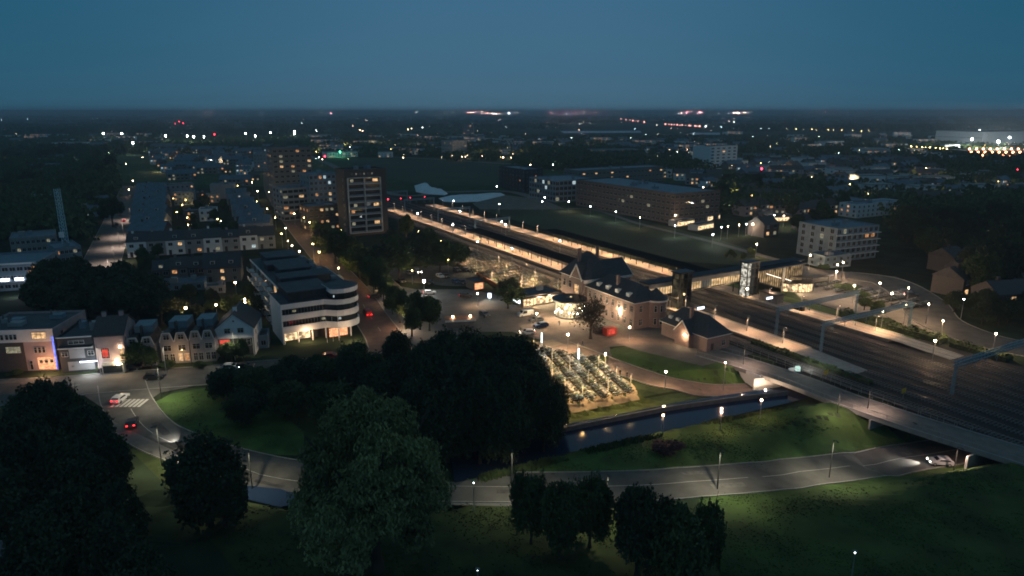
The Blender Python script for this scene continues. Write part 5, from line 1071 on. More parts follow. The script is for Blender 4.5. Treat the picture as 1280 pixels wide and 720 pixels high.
bpx('long_hall', 'long low pale hall with orange lights under its eaves on the far right', 'hall', (1130, 248), (1233, 239), 20, 5, floors=1, wins=dict(f=16), wall='bluegrey', roofm='roofblue', seed=80, lit=.3, litk=(1,), doors=0)
bpx('white_bungalow', 'white bungalow with dark roof between the dark trees at the right edge', 'house', (1211, 345), (1258, 342), 10, 3.4, floors=1, wins=dict(f=5, l=2), wall='white', roof='gablex', rh=2.4, roofm='roof', seed=81, lit=0, doors=0)
rh_ = bpx('dark_house', 'dark house with two stacked orange lit windows at the right edge', 'house', (1244, 395), (1290, 392), 10, 6.6, floors=2, wins=dict(f=2, l=2), wall='brick_dark', roof='gablex', rh=3, roofm='tile', seed=82, lit=0, doors=0)
for z, k in ((1.0, 1), (4.2, 0)): lit_win(rh_, 4.6, -.1, z, 1.7, 1.6, k)
bpx('white_shop_block', 'white two storey block with small dark windows in the upper right town', 'house', (952, 228), (992, 227), 14, 8, floors=3, wins=dict(f=9), wall='white', roofm='flat', seed=83, lit=.02, doors=0)
bpx('beige_block', 'beige long block right of the white two storey block', 'house', (997, 229), (1040, 228), 14, 7, floors=2, wins=dict(f=9), wall='cream', roofm='flat', seed=84, lit=.03, doors=0)
bpx('white_hall_block', 'tall pale block beside the tree clump in the middle distance', 'office building', (566, 197), (584, 196), 25, 22, floors=5, wins=dict(f=4), wall='grey', roofm='flat', seed=85, lit=.15, doors=0)
bpx('far_tower', 'single reddish tower standing out in the middle distance', 'tower block', (579, 173), (592, 173), 25, 30, floors=9, wins=dict(f=5), wall='pink', roofm='flat', seed=86, lit=.1, doors=0, ww=4)
bpx('pale_long_block', 'long pale block with many lit windows beyond the tree clump', 'office building', (742, 199), (798, 198), 25, 12, floors=3, wins=dict(f=16), wall='grey', roofm='flat', seed=87, lit=.3, litk=(0, 3), doors=0, ww=4, wh=2)
for k, (pl_, pr_, lb) in enumerate((((846, 284), (868, 281), 'leftmost'), ((872, 289), (892, 285), 'nearest to us'), ((884, 277), (900, 274), 'farthest back'), ((962, 278), (998, 276), 'standing alone right'))):
    gp = bpx('lit_pavilion', 'low flat garden pavilion with a glowing glass band beside the dark office, '+lb, 'pavilion', pl_, pr_, 6, 3.2, floors=1, wins=dict(f=0, l=0, r=0), wall='grey', roofm='flat', doors=0, rooftop=0, seed=90+k, group='lit pavilions beside the dark office'); Lg = (G(*pr_)-G(*pl_)).length
    b = MB(); b.box((.4, -.08, .5), (Lg-.4, -.02, 2.4), M['shop']); b.build('lit_band', gp)
std = bpx('stadium_hall', 'big white hall lit by floodlights at the right edge of the horizon', 'hall', (1226, 182), (1300, 180), 90, 24, floors=2, wins=dict(f=0), wall='white', roofm='flat', seed=88, lit=0, doors=0)
for px, py in ((1246, 168), (1255, 164), (1277, 165), (1248, 177), (1215, 174), (1262, 172), (1225, 163)):
    lamp(px, py, h=18, bulb='white', br=1.6, power=90000, label='floodlight mast in front of the big white hall', group='floodlights of the big white hall')
cpk = empty('parking_deck', (*G(1206, 197), 0), 0, 'multi level parking deck dotted with rows of orange lights at the right edge', 'parking deck')
Lc = (G(1300, 195)-G(1206, 197)).length
for f in range(3):
    b = MB(); b.box((0, 0, f*4.2), (Lc, 40, f*4.2+.5), M['conc_dark']); b.build('deck', cpk)
    for k in range(14): b = MB(); b.ball((4+k*Lc/14+(f % 2)*3, -.5, f*4.2+3.0), 1.3, emis('bulb_orange', (1, .36, .16), 20)); b.build('ceiling_lamp', cpk)
b = MB()
for k in range(12): b.box((2+k*Lc/12, .5, .5), (2.6+k*Lc/12, 1.1, 8.8), M['conc_dark'])
b.build('column', cpk)
# ------------------------------------------------------------------ trees
def crown_mesh(name, seed, n, leaf, m, lobes=18, flat=1.0, weep=0.0, sparse=1.0, own=None):
    """leaf faces spread through uneven lobes; crown of radius ~1 around z=1"""
    r_ = random.Random(seed); lb = []
    for _ in range(lobes):
        th = r_.uniform(0, 6.283); ph = math.acos(r_.uniform(-.75, 1)); rr = r_.uniform(.35, .72)
        lb.append((Vector((rr*math.sin(ph)*math.cos(th), rr*math.sin(ph)*math.sin(th), rr*math.cos(ph)*flat)), r_.uniform(.22, .46)))
    if own: lb = [(Vector(q[:3]), q[3]) for q in own]
    vs = []; fs = []; tot = sum(l[1]**2 for l in lb)
    for c, rad in lb:
        for _ in range(int(n*rad*rad/tot)):
            d = Vector((r_.gauss(0, 1), r_.gauss(0, 1), r_.gauss(0, 1))).normalized(); q = r_.random()
            p = c+d*rad*(.5+.55*q**.6)*(1+.3*math.sin(d.x*7+c.x*20)*math.cos(d.z*6+c.y*9)); p.z *= 1.0
            if math.sin(p.x*11+seed)*math.sin(p.y*11+seed*2)*math.sin(p.z*12) > .22: continue
            if weep: p.z -= weep*(p.x*p.x+p.y*p.y)*r_.random()
            s = leaf*r_.uniform(.55, 1.35); u = Vector((r_.gauss(0, 1), r_.gauss(0, 1), r_.gauss(0, .6))).normalized(); v_ = u.cross(Vector((r_.gauss(0, 1), r_.gauss(0, 1), r_.gauss(0, 1)))).normalized()
            if weep: v_ = (v_+Vector((0, 0, -1.2))).normalized()
            u = u*s*(.45 if weep else .8); v_ = v_*s; p = p+Vector((0, 0, 1)); k = len(vs); vs += [p-u*.6-v_, p+u-v_*.2, p+u*.3+v_, p-u+v_*.3]; fs.append((k, k+1, k+2, k+3))
    me = bpy.data.meshes.new(name); me.from_pydata(vs, [], fs); me.materials.append(m); me.update(); return me
def trunk_mesh(seed, limbs=6, bare=False):
    r_ = random.Random(seed); b = MB(); top = Vector((r_.uniform(-.03, .03), r_.uniform(-.03, .03), .55)); b.bar((0, 0, -.3), top, .055, M['bark'], 7, .035)
    b.cyl((0, 0), .085, .055, -.3, -.18, M['bark'], 7)
    for k in range(limbs):
        a = 6.283*k/limbs+r_.uniform(-.3, .3); z0 = r_.uniform(.15, .5); p = Vector((0, 0, z0)); q = Vector((math.cos(a)*.32, math.sin(a)*.32, z0+.35)); e_ = Vector((math.cos(a)*.62, math.sin(a)*.62, z0+r_.uniform(.5, .85)))
        b.bar(p, q, .028, M['bark'], 5, .018); b.bar(q, e_, .018, M['bark'], 4, .008)
        if bare:
            for j in range(14):
                f = r_.random(); s = q.lerp(e_, f); t = s+Vector((r_.uniform(-.3, .3), r_.uniform(-.3, .3), r_.uniform(.02, .42))); b.bar(s, t, .009, M['bark'], 3, .003)
                for _ in range(5): u = s.lerp(t, r_.uniform(.3, 1)); b.bar(u, u+Vector((r_.uniform(-.16, .16), r_.uniform(-.16, .16), r_.uniform(0, .2))), .004, M['bark'], 3, .002)
    b.bar(top, (0, 0, 1.3), .035, M['bark'], 5, .01)
    return b.mesh('trunk')
CR = {}
for k in range(3): CR['r%d' % k] = crown_mesh('crown', 700+k, 26000, .042, M['leaf'], 40+k*6, flat=1.05)
CR['s0'] = crown_mesh('crown', 720, 20000, .045, M['leaf2'], 34, flat=1.1); CR['s1'] = crown_mesh('crown', 721, 20000, .045, M['leaf2'], 40, flat=1.1)
for k in range(3): CR['d%d' % k] = crown_mesh('crown', 100+k, 15000, .06, M['leaf'], 24+k*4)
for k in range(2): CR['m%d' % k] = crown_mesh('crown', 200+k, 15000, .055, M['leaf2'], 24+k*5)
CR['small'] = crown_mesh('crown', 300, 3200, .11, M['leaf'], 14); CR['small2'] = crown_mesh('crown', 301, 3200, .11, M['leaf2'], 16)
WL = [(-.1, 0, .78, .26), (.12, .1, .72, .24), (.0, -.2, .66, .3), (-.32, .05, .55, .26), (.32, 0, .5, .3), (-.05, .3, .55, .3), (-.62, 0, .2, .24), (-.75, -.1, .02, .2), (-.45, -.3, .18, .3), (-.5, .35, .1, .3), (.5, -.25, .2, .3), (.62, .1, .12, .26), (.78, -.05, -.12, .22), (.4, .4, .15, .3), (0, -.45, .2, .32), (.1, .5, .1, .3), (-.15, -.1, .35, .34), (.2, 0, .3, .34), (-.6, .2, -.25, .24), (-.68, -.25, -.3, .26), (-.35, -.5, -.2, .3), (.0, -.65, -.25, .3), (.35, -.52, -.22, .3), (.66, -.3, -.3, .24), (.72, .2, -.4, .24), (-.4, .5, -.3, .3), (.3, .55, -.3, .3), (-.55, -.35, -.62, .24), (-.2, -.6, -.65, .28), (.2, -.62, -.68, .26), (.55, -.4, -.66, .22), (-.5, .2, -.6, .24), (.5, .3, -.65, .24), (0, 0, -.2, .4), (-.3, -.4, -.92, .18), (.1, -.5, -.95, .2), (.4, -.3, -.9, .16)]
CR['willow'] = crown_mesh('crown', 404, 120000, .024, M['leafw'], flat=1.0, weep=.12, own=[(a*1.04, b*1.04, c*1.02, d*.78) for a, b, c, d in WL]+[(random.Random(k).uniform(-.8, .8), random.Random(k+50).uniform(-.7, .4), random.Random(k+90).uniform(-.8, .85)*(1-.2), .12) for k in range(26)])
CR['lace'] = crown_mesh('crown', 500, 5000, .06, M['leaf2'], 16, sparse=.5); CR['purple'] = crown_mesh('crown', 501, 2500, .1, M['leafp'], 9, flat=.7)
CR['bronze'] = crown_mesh('crown', 502, 2600, .034, M['leafr'], 18)
TK = [trunk_mesh(1), trunk_mesh(2), trunk_mesh(3, 7), trunk_mesh(9, 9, True)]
def tree(x, y, h, rad, kind='d0', label=None, group=None, name='broadleaf_tree', z=None, tk=None, cz=.97):
    """h = total height, rad = crown radius"""
    r = empty(name, (x, y, H(x, y) if z is None else z), rnd.uniform(0, 6.28), label, 'tree', group)
    ch = h*cz; half = ch*.5; sz = h*(.47 if kind[0] in 'rs' and kind != 'small' and kind != 'small2' else .40)
    c = link('crown', CR[kind], r, (0, 0, h-2.02*sz), None, (rad, rad, sz)); c.scale = (rad/.98, rad/.98, sz)
    t = link('trunk', TK[tk if tk is not None else rnd.randrange(3)], r, (0, 0, h*.18), None, (min(h*.55, rad*1.15), min(h*.55, rad*1.15), h*.6)); return r
def treepx(px, py_base, py_top, rad_px, kind, label, group=None, name='broadleaf_tree', **k):
    g = G(px, py_base); h = CAM_H*(py_base-py_top)/(py_base-139.0); dist = math.hypot(g.y, CAM_H); return tree(g.x, g.y, h, rad_px/FOC*dist, kind, label, group, name, **k)
treepx(472, 712, 466, 96, 'willow', 'huge pale green loose crowned tree in the centre foreground', name='willow_tree')
big = [(535, 500, 418, 30), (560, 495, 410, 32), (590, 490, 407, 30), (620, 492, 410, 32), (650, 505, 416, 30), (672, 520, 432, 30), (690, 532, 455, 24), (540, 530, 430, 32), (575, 530, 420, 34), (610, 535, 425, 32), (645, 545, 440, 34), (680, 555, 462, 26), (560, 565, 455, 34), (600, 570, 452, 34), (640, 570, 460, 30), (525, 555, 450, 30)]
for k, q in enumerate(big): treepx(*q, 'r%d' % (k % 3), 'black broad crowned tree in the dense clump behind the willow', 'trees of the dense clump behind the willow')
lf = [(52, 555, 460, 28), (68, 565, 462, 30), (92, 570, 470, 28), (118, 590, 492, 28), (140, 620, 520, 28), (60, 620, 500, 34), (95, 650, 520, 36), (130, 680, 552, 34), (160, 705, 590, 30), (90, 720, 580, 42), (150, 770, 625, 40), (30, 600, 490, 30), (20, 680, 560, 40), (60, 780, 630, 46), (190, 790, 670, 40)]
for k, q in enumerate(lf): treepx(*q, 'r%d' % (k % 3), 'black tree of the dark mass at the left of the foreground', 'trees of the dark mass on the left')
treepx(264, 650, 526, 44, 'r1', 'dark rounded tree standing between the road and the pond, left of the willow'); treepx(282, 660, 570, 30, 'r2', 'lower dark tree tucked against the rounded tree by the pond')
for k, q in enumerate(((664, 680, 564, 24), (700, 700, 580, 25), (737, 684, 570, 27))): treepx(*q, 's%d' % (k % 2), ['ragged tree at the left of the three before the lawn', 'ragged tree in the middle of the three before the lawn', 'ragged tree at the right of the three before the lawn'][k])
for k, q in enumerate(((795, 720, 588, 32), (848, 745, 606, 34), (878, 730, 598, 20), (822, 705, 614, 24))): treepx(*q, ['r0', 's1', 's0', 'r2'][k], ['dark dense tree just left of the unlit road lamp in the foreground', 'broad tree at the bottom, right of the dark dense tree', 'thin crowned tree closest to the unlit road lamp', 'low dark tree squeezed between its two taller neighbours'][k])
mid = [(285, 500, 455, 26), (320, 500, 450, 26), (350, 490, 455, 22), (385, 500, 445, 28), (410, 495, 442, 22), (440, 500, 428, 20), (445, 480, 415, 22), (470, 500, 440, 24), (495, 462, 412, 20), (360, 520, 470, 26), (310, 530, 480, 26), (420, 530, 465, 30), (470, 530, 455, 30), (500, 520, 440, 24), (400, 470, 438, 14), (365, 475, 440, 16)]
for k, q in enumerate(mid): treepx(*q, ['r0', 's0', 'r1', 'r2', 's1'][k % 5], 'dark bushy tree in the belt between the office and the lawn', 'trees of the belt before the white office')
for q, lab in (((518, 412, 362, 17), 'left of the two round dark trees on the square island'), ((537, 414, 366, 17), 'right of the two round dark trees on the square island')): treepx(*q, 'm0', lab)
treepx(635, 386, 346, 24, 'lace', 'thin crowned tree on the square before the lit bicycle yard', tk=3, name='plaza_tree')
treepx(738, 424, 366, 32, 'bronze', 'large gnarled half bare tree in front of the round pavilion', tk=3, name='old_tree')
grp_ = 'trees between the boulevard and the bicycle yard'
for k, q in enumerate(((420, 330, 285, 22), (450, 350, 305, 24), (475, 352, 300, 26), (500, 350, 305, 22), (470, 362, 315, 20), (525, 345, 300, 24), (550, 340, 298, 22), (570, 338, 300, 18), (405, 318, 284, 16), (435, 330, 292, 18), (495, 330, 290, 18), (520, 325, 288, 18), (540, 322, 285, 14), (480, 368, 338, 13), (490, 320, 284, 14), (508, 300, 268, 11), (536, 308, 282, 12))): treepx(*q, ['m0', 'm1', 'd0'][k % 3], 'leafy tree in the grove between the boulevard and the bicycle yard', grp_)
# warm lights hidden in the grove
for px, py in ((523, 289), (525, 302), (551, 301), (458, 318), (478, 345), (515, 338), (560, 325), (492, 308)):
    lamp(px, py, h=5, bulb='yellow', br=.2, power=520, label='yellow lamp half hidden among the crowns of the grove by the platforms', group='lamps in the grove')
for k in range(26):
    t = k/25; j = R3[min(len(R3)-2, 6+int(t*40))]; s = [6.8, 9.8][k % 2]; d = (R3[min(len(R3)-1, 7+int(t*40))]-j).normalized(); nn = Vector((d.y, -d.x)); p = j+nn*s+Vector((rnd.uniform(-1, 1), rnd.uniform(-2, 2)))
    tree(p.x, p.y, rnd.uniform(6, 10), rnd.uniform(2.4, 3.6), 'm%d' % (k % 2), 'small street tree on the green strip of the boulevard', 'street trees of the boulevard')
def pinp(p, poly):
    c = False; n = len(poly)
    for i in range(n):
        a, b_ = poly[i], poly[i-1]
        if (a.y > p.y) != (b_.y > p.y) and p.x < (b_.x-a.x)*(p.y-a.y)/(b_.y-a.y)+a.x: c = not c
    return c
FOOT = []
for o in bpy.data.objects:
    if o.parent is None and o.type == 'EMPTY' and o.get('category') in ('house', 'shed', 'garage', 'office building', 'apartment block', 'tower block', 'high rise', 'hall', 'shop building', 'station', 'station wing', 'lodge', 'shop', 'annex', 'hut', 'parking deck'):
        w = [c for c in o.children if c.type == 'MESH']
        if not w: continue
        Mx = Matrix.Translation(o.location) @ Matrix.Rotation(o.rotation_euler.z, 4, 'Z')
        x1 = max(v[0] for c in w for v in c.bound_box if not c.location.length); y1 = max(v[1] for c in w for v in c.bound_box if not c.location.length)
        FOOT.append([(Mx @ Vector(q)).to_2d() for q in ((-1.5, -1.5, 0), (x1+1.5, -1.5, 0), (x1+1.5, y1+1.5, 0), (-1.5, y1+1.5, 0))])
def grove(pxpoly, n, hr, label, group, kinds, mind=.8, seed=0, name='broadleaf_tree', ar=.38):
    r_ = random.Random(seed); pl = P(*pxpoly); x0 = min(p.x for p in pl); x1 = max(p.x for p in pl); y0 = min(p.y for p in pl); y1 = max(p.y for p in pl); got = []; tries = 0
    while len(got) < n and tries < n*60:
        tries += 1; p = Vector((r_.uniform(x0, x1), r_.uniform(y0, y1)))
        if not pinp(p, pl): continue
        h = r_.uniform(*hr); rad = h*ar*r_.uniform(.85, 1.2)
        if any((p-q).length < mind*(rad+s) for q, s in got): continue
        if any(pinp(p, f) for f in FOOT): continue
        got.append((p, rad)); tree(p.x, p.y, h, rad, r_.choice(kinds), label, group, name)
    return len(got)
grove([(60, 362), (140, 366), (185, 380), (212, 398), (200, 412), (55, 408), (40, 388)], 30, (10, 14), 'black tree in the dark park behind the near street houses', 'trees of the dark park behind the near houses', ['d0', 'd1', 'd2'], .55, 1)
grove([(0, 190), (160, 190), (158, 250), (135, 300), (95, 318), (70, 290), (0, 290)], 36, (12, 18), 'dark tree in the wood left of the long straight street', 'trees of the wood left of the straight street', ['small', 'd0', 'small2'], .7, 2)
grove([(1110, 292), (1290, 284), (1290, 372), (1222, 376), (1208, 345), (1150, 318)], 66, (11, 17), 'dark tree in the wood on the right beyond the east square', 'trees of the wood beyond the east square', ['r0', 'r1', 's0'], .6, 3)
grove([(900, 228), (1010, 240), (1060, 268), (1040, 300), (990, 300), (965, 272), (905, 255)], 26, (9, 14), 'green tree in the gardens right of the dark office block', 'trees of the gardens beside the dark office', ['small', 'm0', 'small2'], .75, 4)
grove([(1190, 385), (1290, 395), (1300, 418), (1240, 412), (1190, 398)], 9, (7, 10), 'dark tree at the verge of the road at the right edge', 'trees along the road at the right edge', ['d1'], .7, 5)
grove([(215, 262), (290, 250), (300, 300), (215, 305)], 16, (5, 8), 'small garden tree among the yellow lamps of the courtyards', 'trees of the courtyards', ['m0', 'm1'], .8, 10)
grove([(160, 320), (200, 322), (205, 352), (160, 345)], 6, (5, 8), 'small garden tree at the edge of the dark park', 'garden trees at the edge of the dark park', ['m0'], .8, 11)
grove([(205, 420), (320, 395), (325, 372), (210, 385)], 14, (5, 8), 'dark garden tree behind the near street houses', 'garden trees behind the near street houses', ['d1', 'm1'], .7, 12)
grove([(905, 318), (960, 320), (960, 330), (905, 328)], 6, (2.5, 4), 'low tree beside the long path near the footbridge', 'low trees by the long path', ['m0'], .7, 13)
for px, py, tp, rp in ((1062, 366, 354, 9), (1080, 388, 370, 9), (1096, 398, 380, 9), (1048, 362, 354, 7), (1098, 388, 374, 7), (1030, 338, 330, 7), (1078, 374, 363, 8)): treepx(px, py, tp, rp, 'm1', 'low leafy shrub tree on the planted strip of the east square', 'shrub trees of the east square')
for k, q in enumerate(((178, 460, 425, 15), (165, 462, 432, 12), (190, 462, 430, 12), (290, 452, 425, 12), (305, 452, 420, 10), (282, 450, 428, 10))): treepx(*q, 'm0', ['tall hedge tree hiding the small hexagonal gables, middle', 'tall hedge tree at the left of the hexagonal gables', 'tall hedge tree at the right of the hexagonal gables', 'bush in front of the white gabled house, tallest', 'bush right of the white gabled house front', 'bush left of the white gabled house front'][k], name='garden_tree')
treepx(832, 566, 552, 22, 'purple', 'low dark purple shrub on the lawn beside the canal', name='purple_shrub')
for k, (px, py) in enumerate(((752, 452), (660, 468), (20, 470), (95, 462), (132, 463), (210, 462), (250, 460))):
    treepx(px, py, py-9-(k % 2)*4, 9, 'm1', ['low bush at the head of the bicycle park', 'low bush by the edge of the tree clump', 'bush before the corner shop building', 'bush before the dark shopfront', 'bush before the brick villa', 'bush at the door of the twin gabled house', 'bush beside the white house garden'][k], name='bush')
# ------------------------------------------------------------------ woods and hedgerows far off: masses nobody could count
def woods(name, bands, seed, m, n, hh=(7, 13), nq=26):
    r_ = random.Random(seed); vs = []; fs = []
    for (x0, x1, y0, y1), wgt in bands:
        for _ in range(int(n*wgt)):
            px = r_.uniform(x0, x1); py = r_.uniform(y0, y1); g = G(px, py)
            if nq > 30 and any(pinp(g, f) for f in FOOT): continue
            sc_ = 1+g.length/2500; h = r_.uniform(*hh); w = h*r_.uniform(.5, 1.0)*sc_
            for _ in range(nq):
                a = r_.uniform(0, 6.28); q = Vector((g.x+w*r_.gauss(0, .5), g.y+w*r_.gauss(0, .5), h*r_.random()**.7)); s = h*(.16 if nq < 30 else .1)*sc_; u = Vector((math.cos(a), math.sin(a), r_.uniform(-.3, .3)))*s; v_ = Vector((r_.uniform(-.5, .5), r_.uniform(-.5, .5), 1))*s*.8
                k = len(vs); vs += [q-u-v_, q+u*1.1-v_*.6, q+u*.5+v_, q-u*.8+v_*.7]; fs.append((k, k+1, k+2, k+3))
    me = bpy.data.meshes.new(name); me.from_pydata(vs, [], fs); me.materials.append(m); tag(link(name, me), kind='stuff')
woods('dense_woodland', [((655, 795, 193, 212), .8), ((-20, 135, 192, 250), 1.2), ((-20, 100, 250, 300), .7), ((1130, 1300, 266, 296), .8), ((900, 1040, 235, 268), .3), ((655, 795, 191, 212), 1.2), ((562, 618, 187, 202), .25), ((800, 885, 206, 222), .3), ((1180, 1300, 202, 232), .35)], 9, M['leaf2'], 330, (7, 12), 70)
woods('distant_woodland', [((-60, 240, 172, 192), .8), ((240, 340, 172, 192), .2), ((380, 640, 158, 185), .4), ((640, 1340, 172, 205), 1.0), ((1050, 1340, 205, 260), .2), ((-80, 20, 200, 300), .4), ((340, 560, 172, 196), .5), ((600, 900, 172, 188), .2)], 5, M['leaf2'], 1100, (5, 9))
woods('distant_treeline', [((-100, 1380, 146, 150), 1.0), ((-100, 1380, 152, 155), .7), ((-100, 700, 157, 162), .6), ((900, 1380, 158, 165), .8), ((-100, 400, 163, 170), .5), ((-100, 1380, 142, 145), .5)], 6, M['leaf'], 700, (8, 14))
# ------------------------------------------------------------------ the far town
def far_house_mesh(seed, L, D, h, rh, wall, roof, flat=False):
    r_ = random.Random(seed); b = MB(); b.box((0, 0, 0), (L, D, h), M[wall])
    if flat: b.box((-.3, -.3, h+.01), (L+.3, D+.3, h+.5), M[roof])
    else:
        b.add([(-.3, -.4, h-.2), (L+.3, -.4, h-.2), (L+.3, D+.4, h-.2), (-.3, D+.4, h-.2), (-.3, D/2, h+rh), (L+.3, D/2, h+rh)], [(0, 1, 5, 4), (2, 3, 4, 5), (3, 0, 4), (1, 2, 5), (0, 3, 2, 1)], M[roof])
        b.box((L*.3, D*.4, h+rh*.5), (L*.3+.9, D*.4+.9, h+rh+1), M['brick_dark'])
    nf = max(1, int(h/2.8)); nw = max(2, int(L/3.4))
    for f in range(nf):
        for k in range(nw):
            x = L*(k+.5)/nw; q = r_.random(); m = LIT[r_.choice([0, 1, 2, 3, 3])] if q < .3 else (M['glass'] if q < .7 else M['teal'])
            b.box((x-.8, -.06, f*2.9+.9), (x+.8, -.01, f*2.9+2.3), m); b.box((x-.9, -.12, f*2.9+.78), (x+.9, -.01, f*2.9+.88), M['trim'])
    return b.mesh('far_house')
FH = [far_house_mesh(1, 9, 9, 5.6, 3, 'brick_dark', 'tile'), far_house_mesh(2, 14, 9, 5.8, 3, 'white', 'roofblue'), far_house_mesh(3, 24, 10, 6, 3.4, 'brick_grey', 'roofblue'), far_house_mesh(4, 20, 12, 7.5, 0, 'white', 'concrete', True), far_house_mesh(5, 34, 14, 9, 0, 'white', 'flat', True), far_house_mesh(6, 12, 10, 6, 3.6, 'white', 'tile'), far_house_mesh(7, 28, 10, 6, 3.2, 'pink', 'tile'), far_house_mesh(8, 44, 24, 7, 0, 'white', 'concrete', True)]
def town(pxpoly, n, kinds, label, group, seed, ang=(0, 90), cat='house', name='distant_house', mind=14):
    r_ = random.Random(seed); pl = P(*pxpoly); x0 = min(p.x for p in pl); x1 = max(p.x for p in pl); y0 = min(p.y for p in pl); y1 = max(p.y for p in pl); got = []; tries = 0
    while len(got) < n and tries < n*80:
        tries += 1; p = Vector((r_.uniform(x0, x1), y0+(y1-y0)*r_.random()))
        if not pinp(p, pl) or any((p-q).length < mind for q in got) or any(pinp(p, f) for f in FOOT): continue
        got.append(p); o = link(name, FH[r_.choice(kinds)]); o.location = (p.x, p.y, 0); o.rotation_euler = (0, 0, A30 if r_.random() < .35 else R(r_.uniform(-16, 16))); s = r_.uniform(.9, 1.15); o.scale = (s, s, s); tag(o, label, cat, group)
town([(178, 188), (330, 188), (335, 232), (262, 238), (180, 238)], 52, [0, 1, 2, 2], 'dark terraced house with pale dormer windows in the rows behind the courtyards', 'houses in the rows behind the courtyards', 11, mind=17)
town([(380, 172), (640, 172), (650, 198), (400, 200)], 56, [1, 2, 3, 4, 7], 'dim house of the far town behind the dark tower', 'houses of the far town behind the tower', 12, mind=38)
town([(620, 176), (900, 178), (880, 200), (640, 196)], 64, [1, 2, 5, 3, 4], 'blue-grey house of the far town behind the long tree clump', 'houses of the far town behind the tree clump', 13, mind=30)
town([(790, 205), (880, 208), (890, 236), (830, 228), (800, 222)], 18, [5, 6, 1, 3], 'house between the dark office and the white slab tower', 'houses left of the white slab tower', 14, mind=22)
town([(900, 200), (1130, 205), (1130, 245), (1060, 252), (930, 238)], 70, [1, 2, 5, 6, 3], 'low house of the upper right town among trees', 'houses of the upper right town', 15, mind=22)
town([(1130, 205), (1280, 200), (1290, 262), (1140, 262)], 26, [1, 3, 6], 'dark house near the right edge below the parking deck', 'houses below the parking deck', 16, mind=26)
town([(895, 240), (1010, 250), (1035, 300), (960, 306), (905, 280)], 12, [0, 6], 'garden house between the trees right of the dark office', 'houses in the gardens beside the dark office', 17, mind=17)
town([(-20, 172), (200, 170), (190, 186), (0, 188)], 20, [3, 4, 7, 2], 'long low building beyond the wood at the upper left', 'buildings beyond the wood at the upper left', 18, mind=50, cat='building', name='distant_building')
town([(0, 195), (60, 200), (120, 260), (80, 275), (0, 262)], 8, [3, 2], 'flat dim building among the park trees at the left edge', 'buildings among the park trees', 19, mind=30, cat='building', name='distant_building')
town([(900, 168), (1290, 172), (1290, 200), (900, 196)], 34, [3, 4, 7, 2], 'low pale building in the distant right outskirts', 'buildings of the right outskirts', 20, mind=60, cat='building', name='distant_building')
town([(1180, 330), (1290, 345), (1290, 385), (1200, 378)], 7, [0], 'dark house hidden between the trees beyond the east road', 'houses beyond the east road', 21, mind=15)
town([(100, 212), (160, 220), (140, 262), (90, 262)], 0, [0], 'x', 'x', 22)
r_ = random.Random(77)
for (px, py) in [(400, 192), (430, 186), (470, 184), (520, 186), (610, 198), (640, 198), (662, 200), (575, 199), (700, 186), (745, 184), (790, 188), (935, 220), (985, 216), (1060, 232), (1100, 226), (1150, 228), (990, 240), (1180, 252), (1230, 240), (230, 200), (290, 205), (200, 215), (950, 262), (915, 250)]: g_ = G(px, py); plight(g_.x, g_.y, 5, 2200*(g_.length/700), (1, .68, .38), .3, False, 'far_town_fill')  # bare point lights added to brighten the far town
def lamp_mass(name, spec):
    """tiny lamps far away, too many to count: one object of posts and bulbs"""
    b = MB()
    for n, (x0, x1, y0, y1), bulbs, br, h in spec:
        for _ in range(n):
            px, py = r_.uniform(x0, x1), y0+(y1-y0)*r_.random(); g = G(px, py); q = br*r_.choice([.4, .6, .8, 1]); b.bar((g.x, g.y, 0), (g.x, g.y, h), .1, M['polegrey'], 3); b.ball((g.x, g.y, h+q), q, B[r_.choice(bulbs)], 6, 4)
    tag(b.build(name), kind='stuff')
lamp_mass('distant_lamps', [(130, (380, 900, 168, 206), ('warm', 'white', 'peach', 'yellow'), .3, 6), (14, (560, 690, 196, 206), ('warm', 'peach'), .45, 7), (80, (900, 1280, 172, 262), ('warm', 'white', 'yellow'), .28, 6), (22, (0, 340, 160, 215), ('white', 'warm'), .28, 6), (46, (380, 960, 148, 168), ('warm', 'white', 'peach'), .8, 8), (20, (0, 1280, 146, 158), ('warm', 'white'), .8, 8)])
b = MB()
for x0, x1, k, big in ((400, 415, 4, 1), (505, 700, 24, 0), (575, 640, 16, 1), (640, 780, 20, 0), (845, 935, 24, 1), (700, 720, 4, 1), (960, 1180, 8, 0), (100, 150, 6, 0), (250, 330, 4, 0)):
    for _ in range(k):
        px = r_.uniform(x0, x1); g = G(px, 141.6+r_.random()*2); d = g.length; sz_ = d/9000*(5 if big else 3.2)*r_.uniform(.4, 1.2); hh = r_.uniform(8, 40); b.bar((g.x, g.y, 0), (g.x, g.y, hh), 1.5, M['conc_dark'], 4); b.ball((g.x, g.y, hh+sz_), sz_, r_.choice([emis('city_warm', (1, .5, .35), 900), emis('city_white', (.8, .95, 1), 600), emis('city_dim', (1, .7, .55), 350), emis('city_red', (1, .25, .25), 450)]), 7, 4)
tag(b.build('far_city_lights'), kind='stuff')
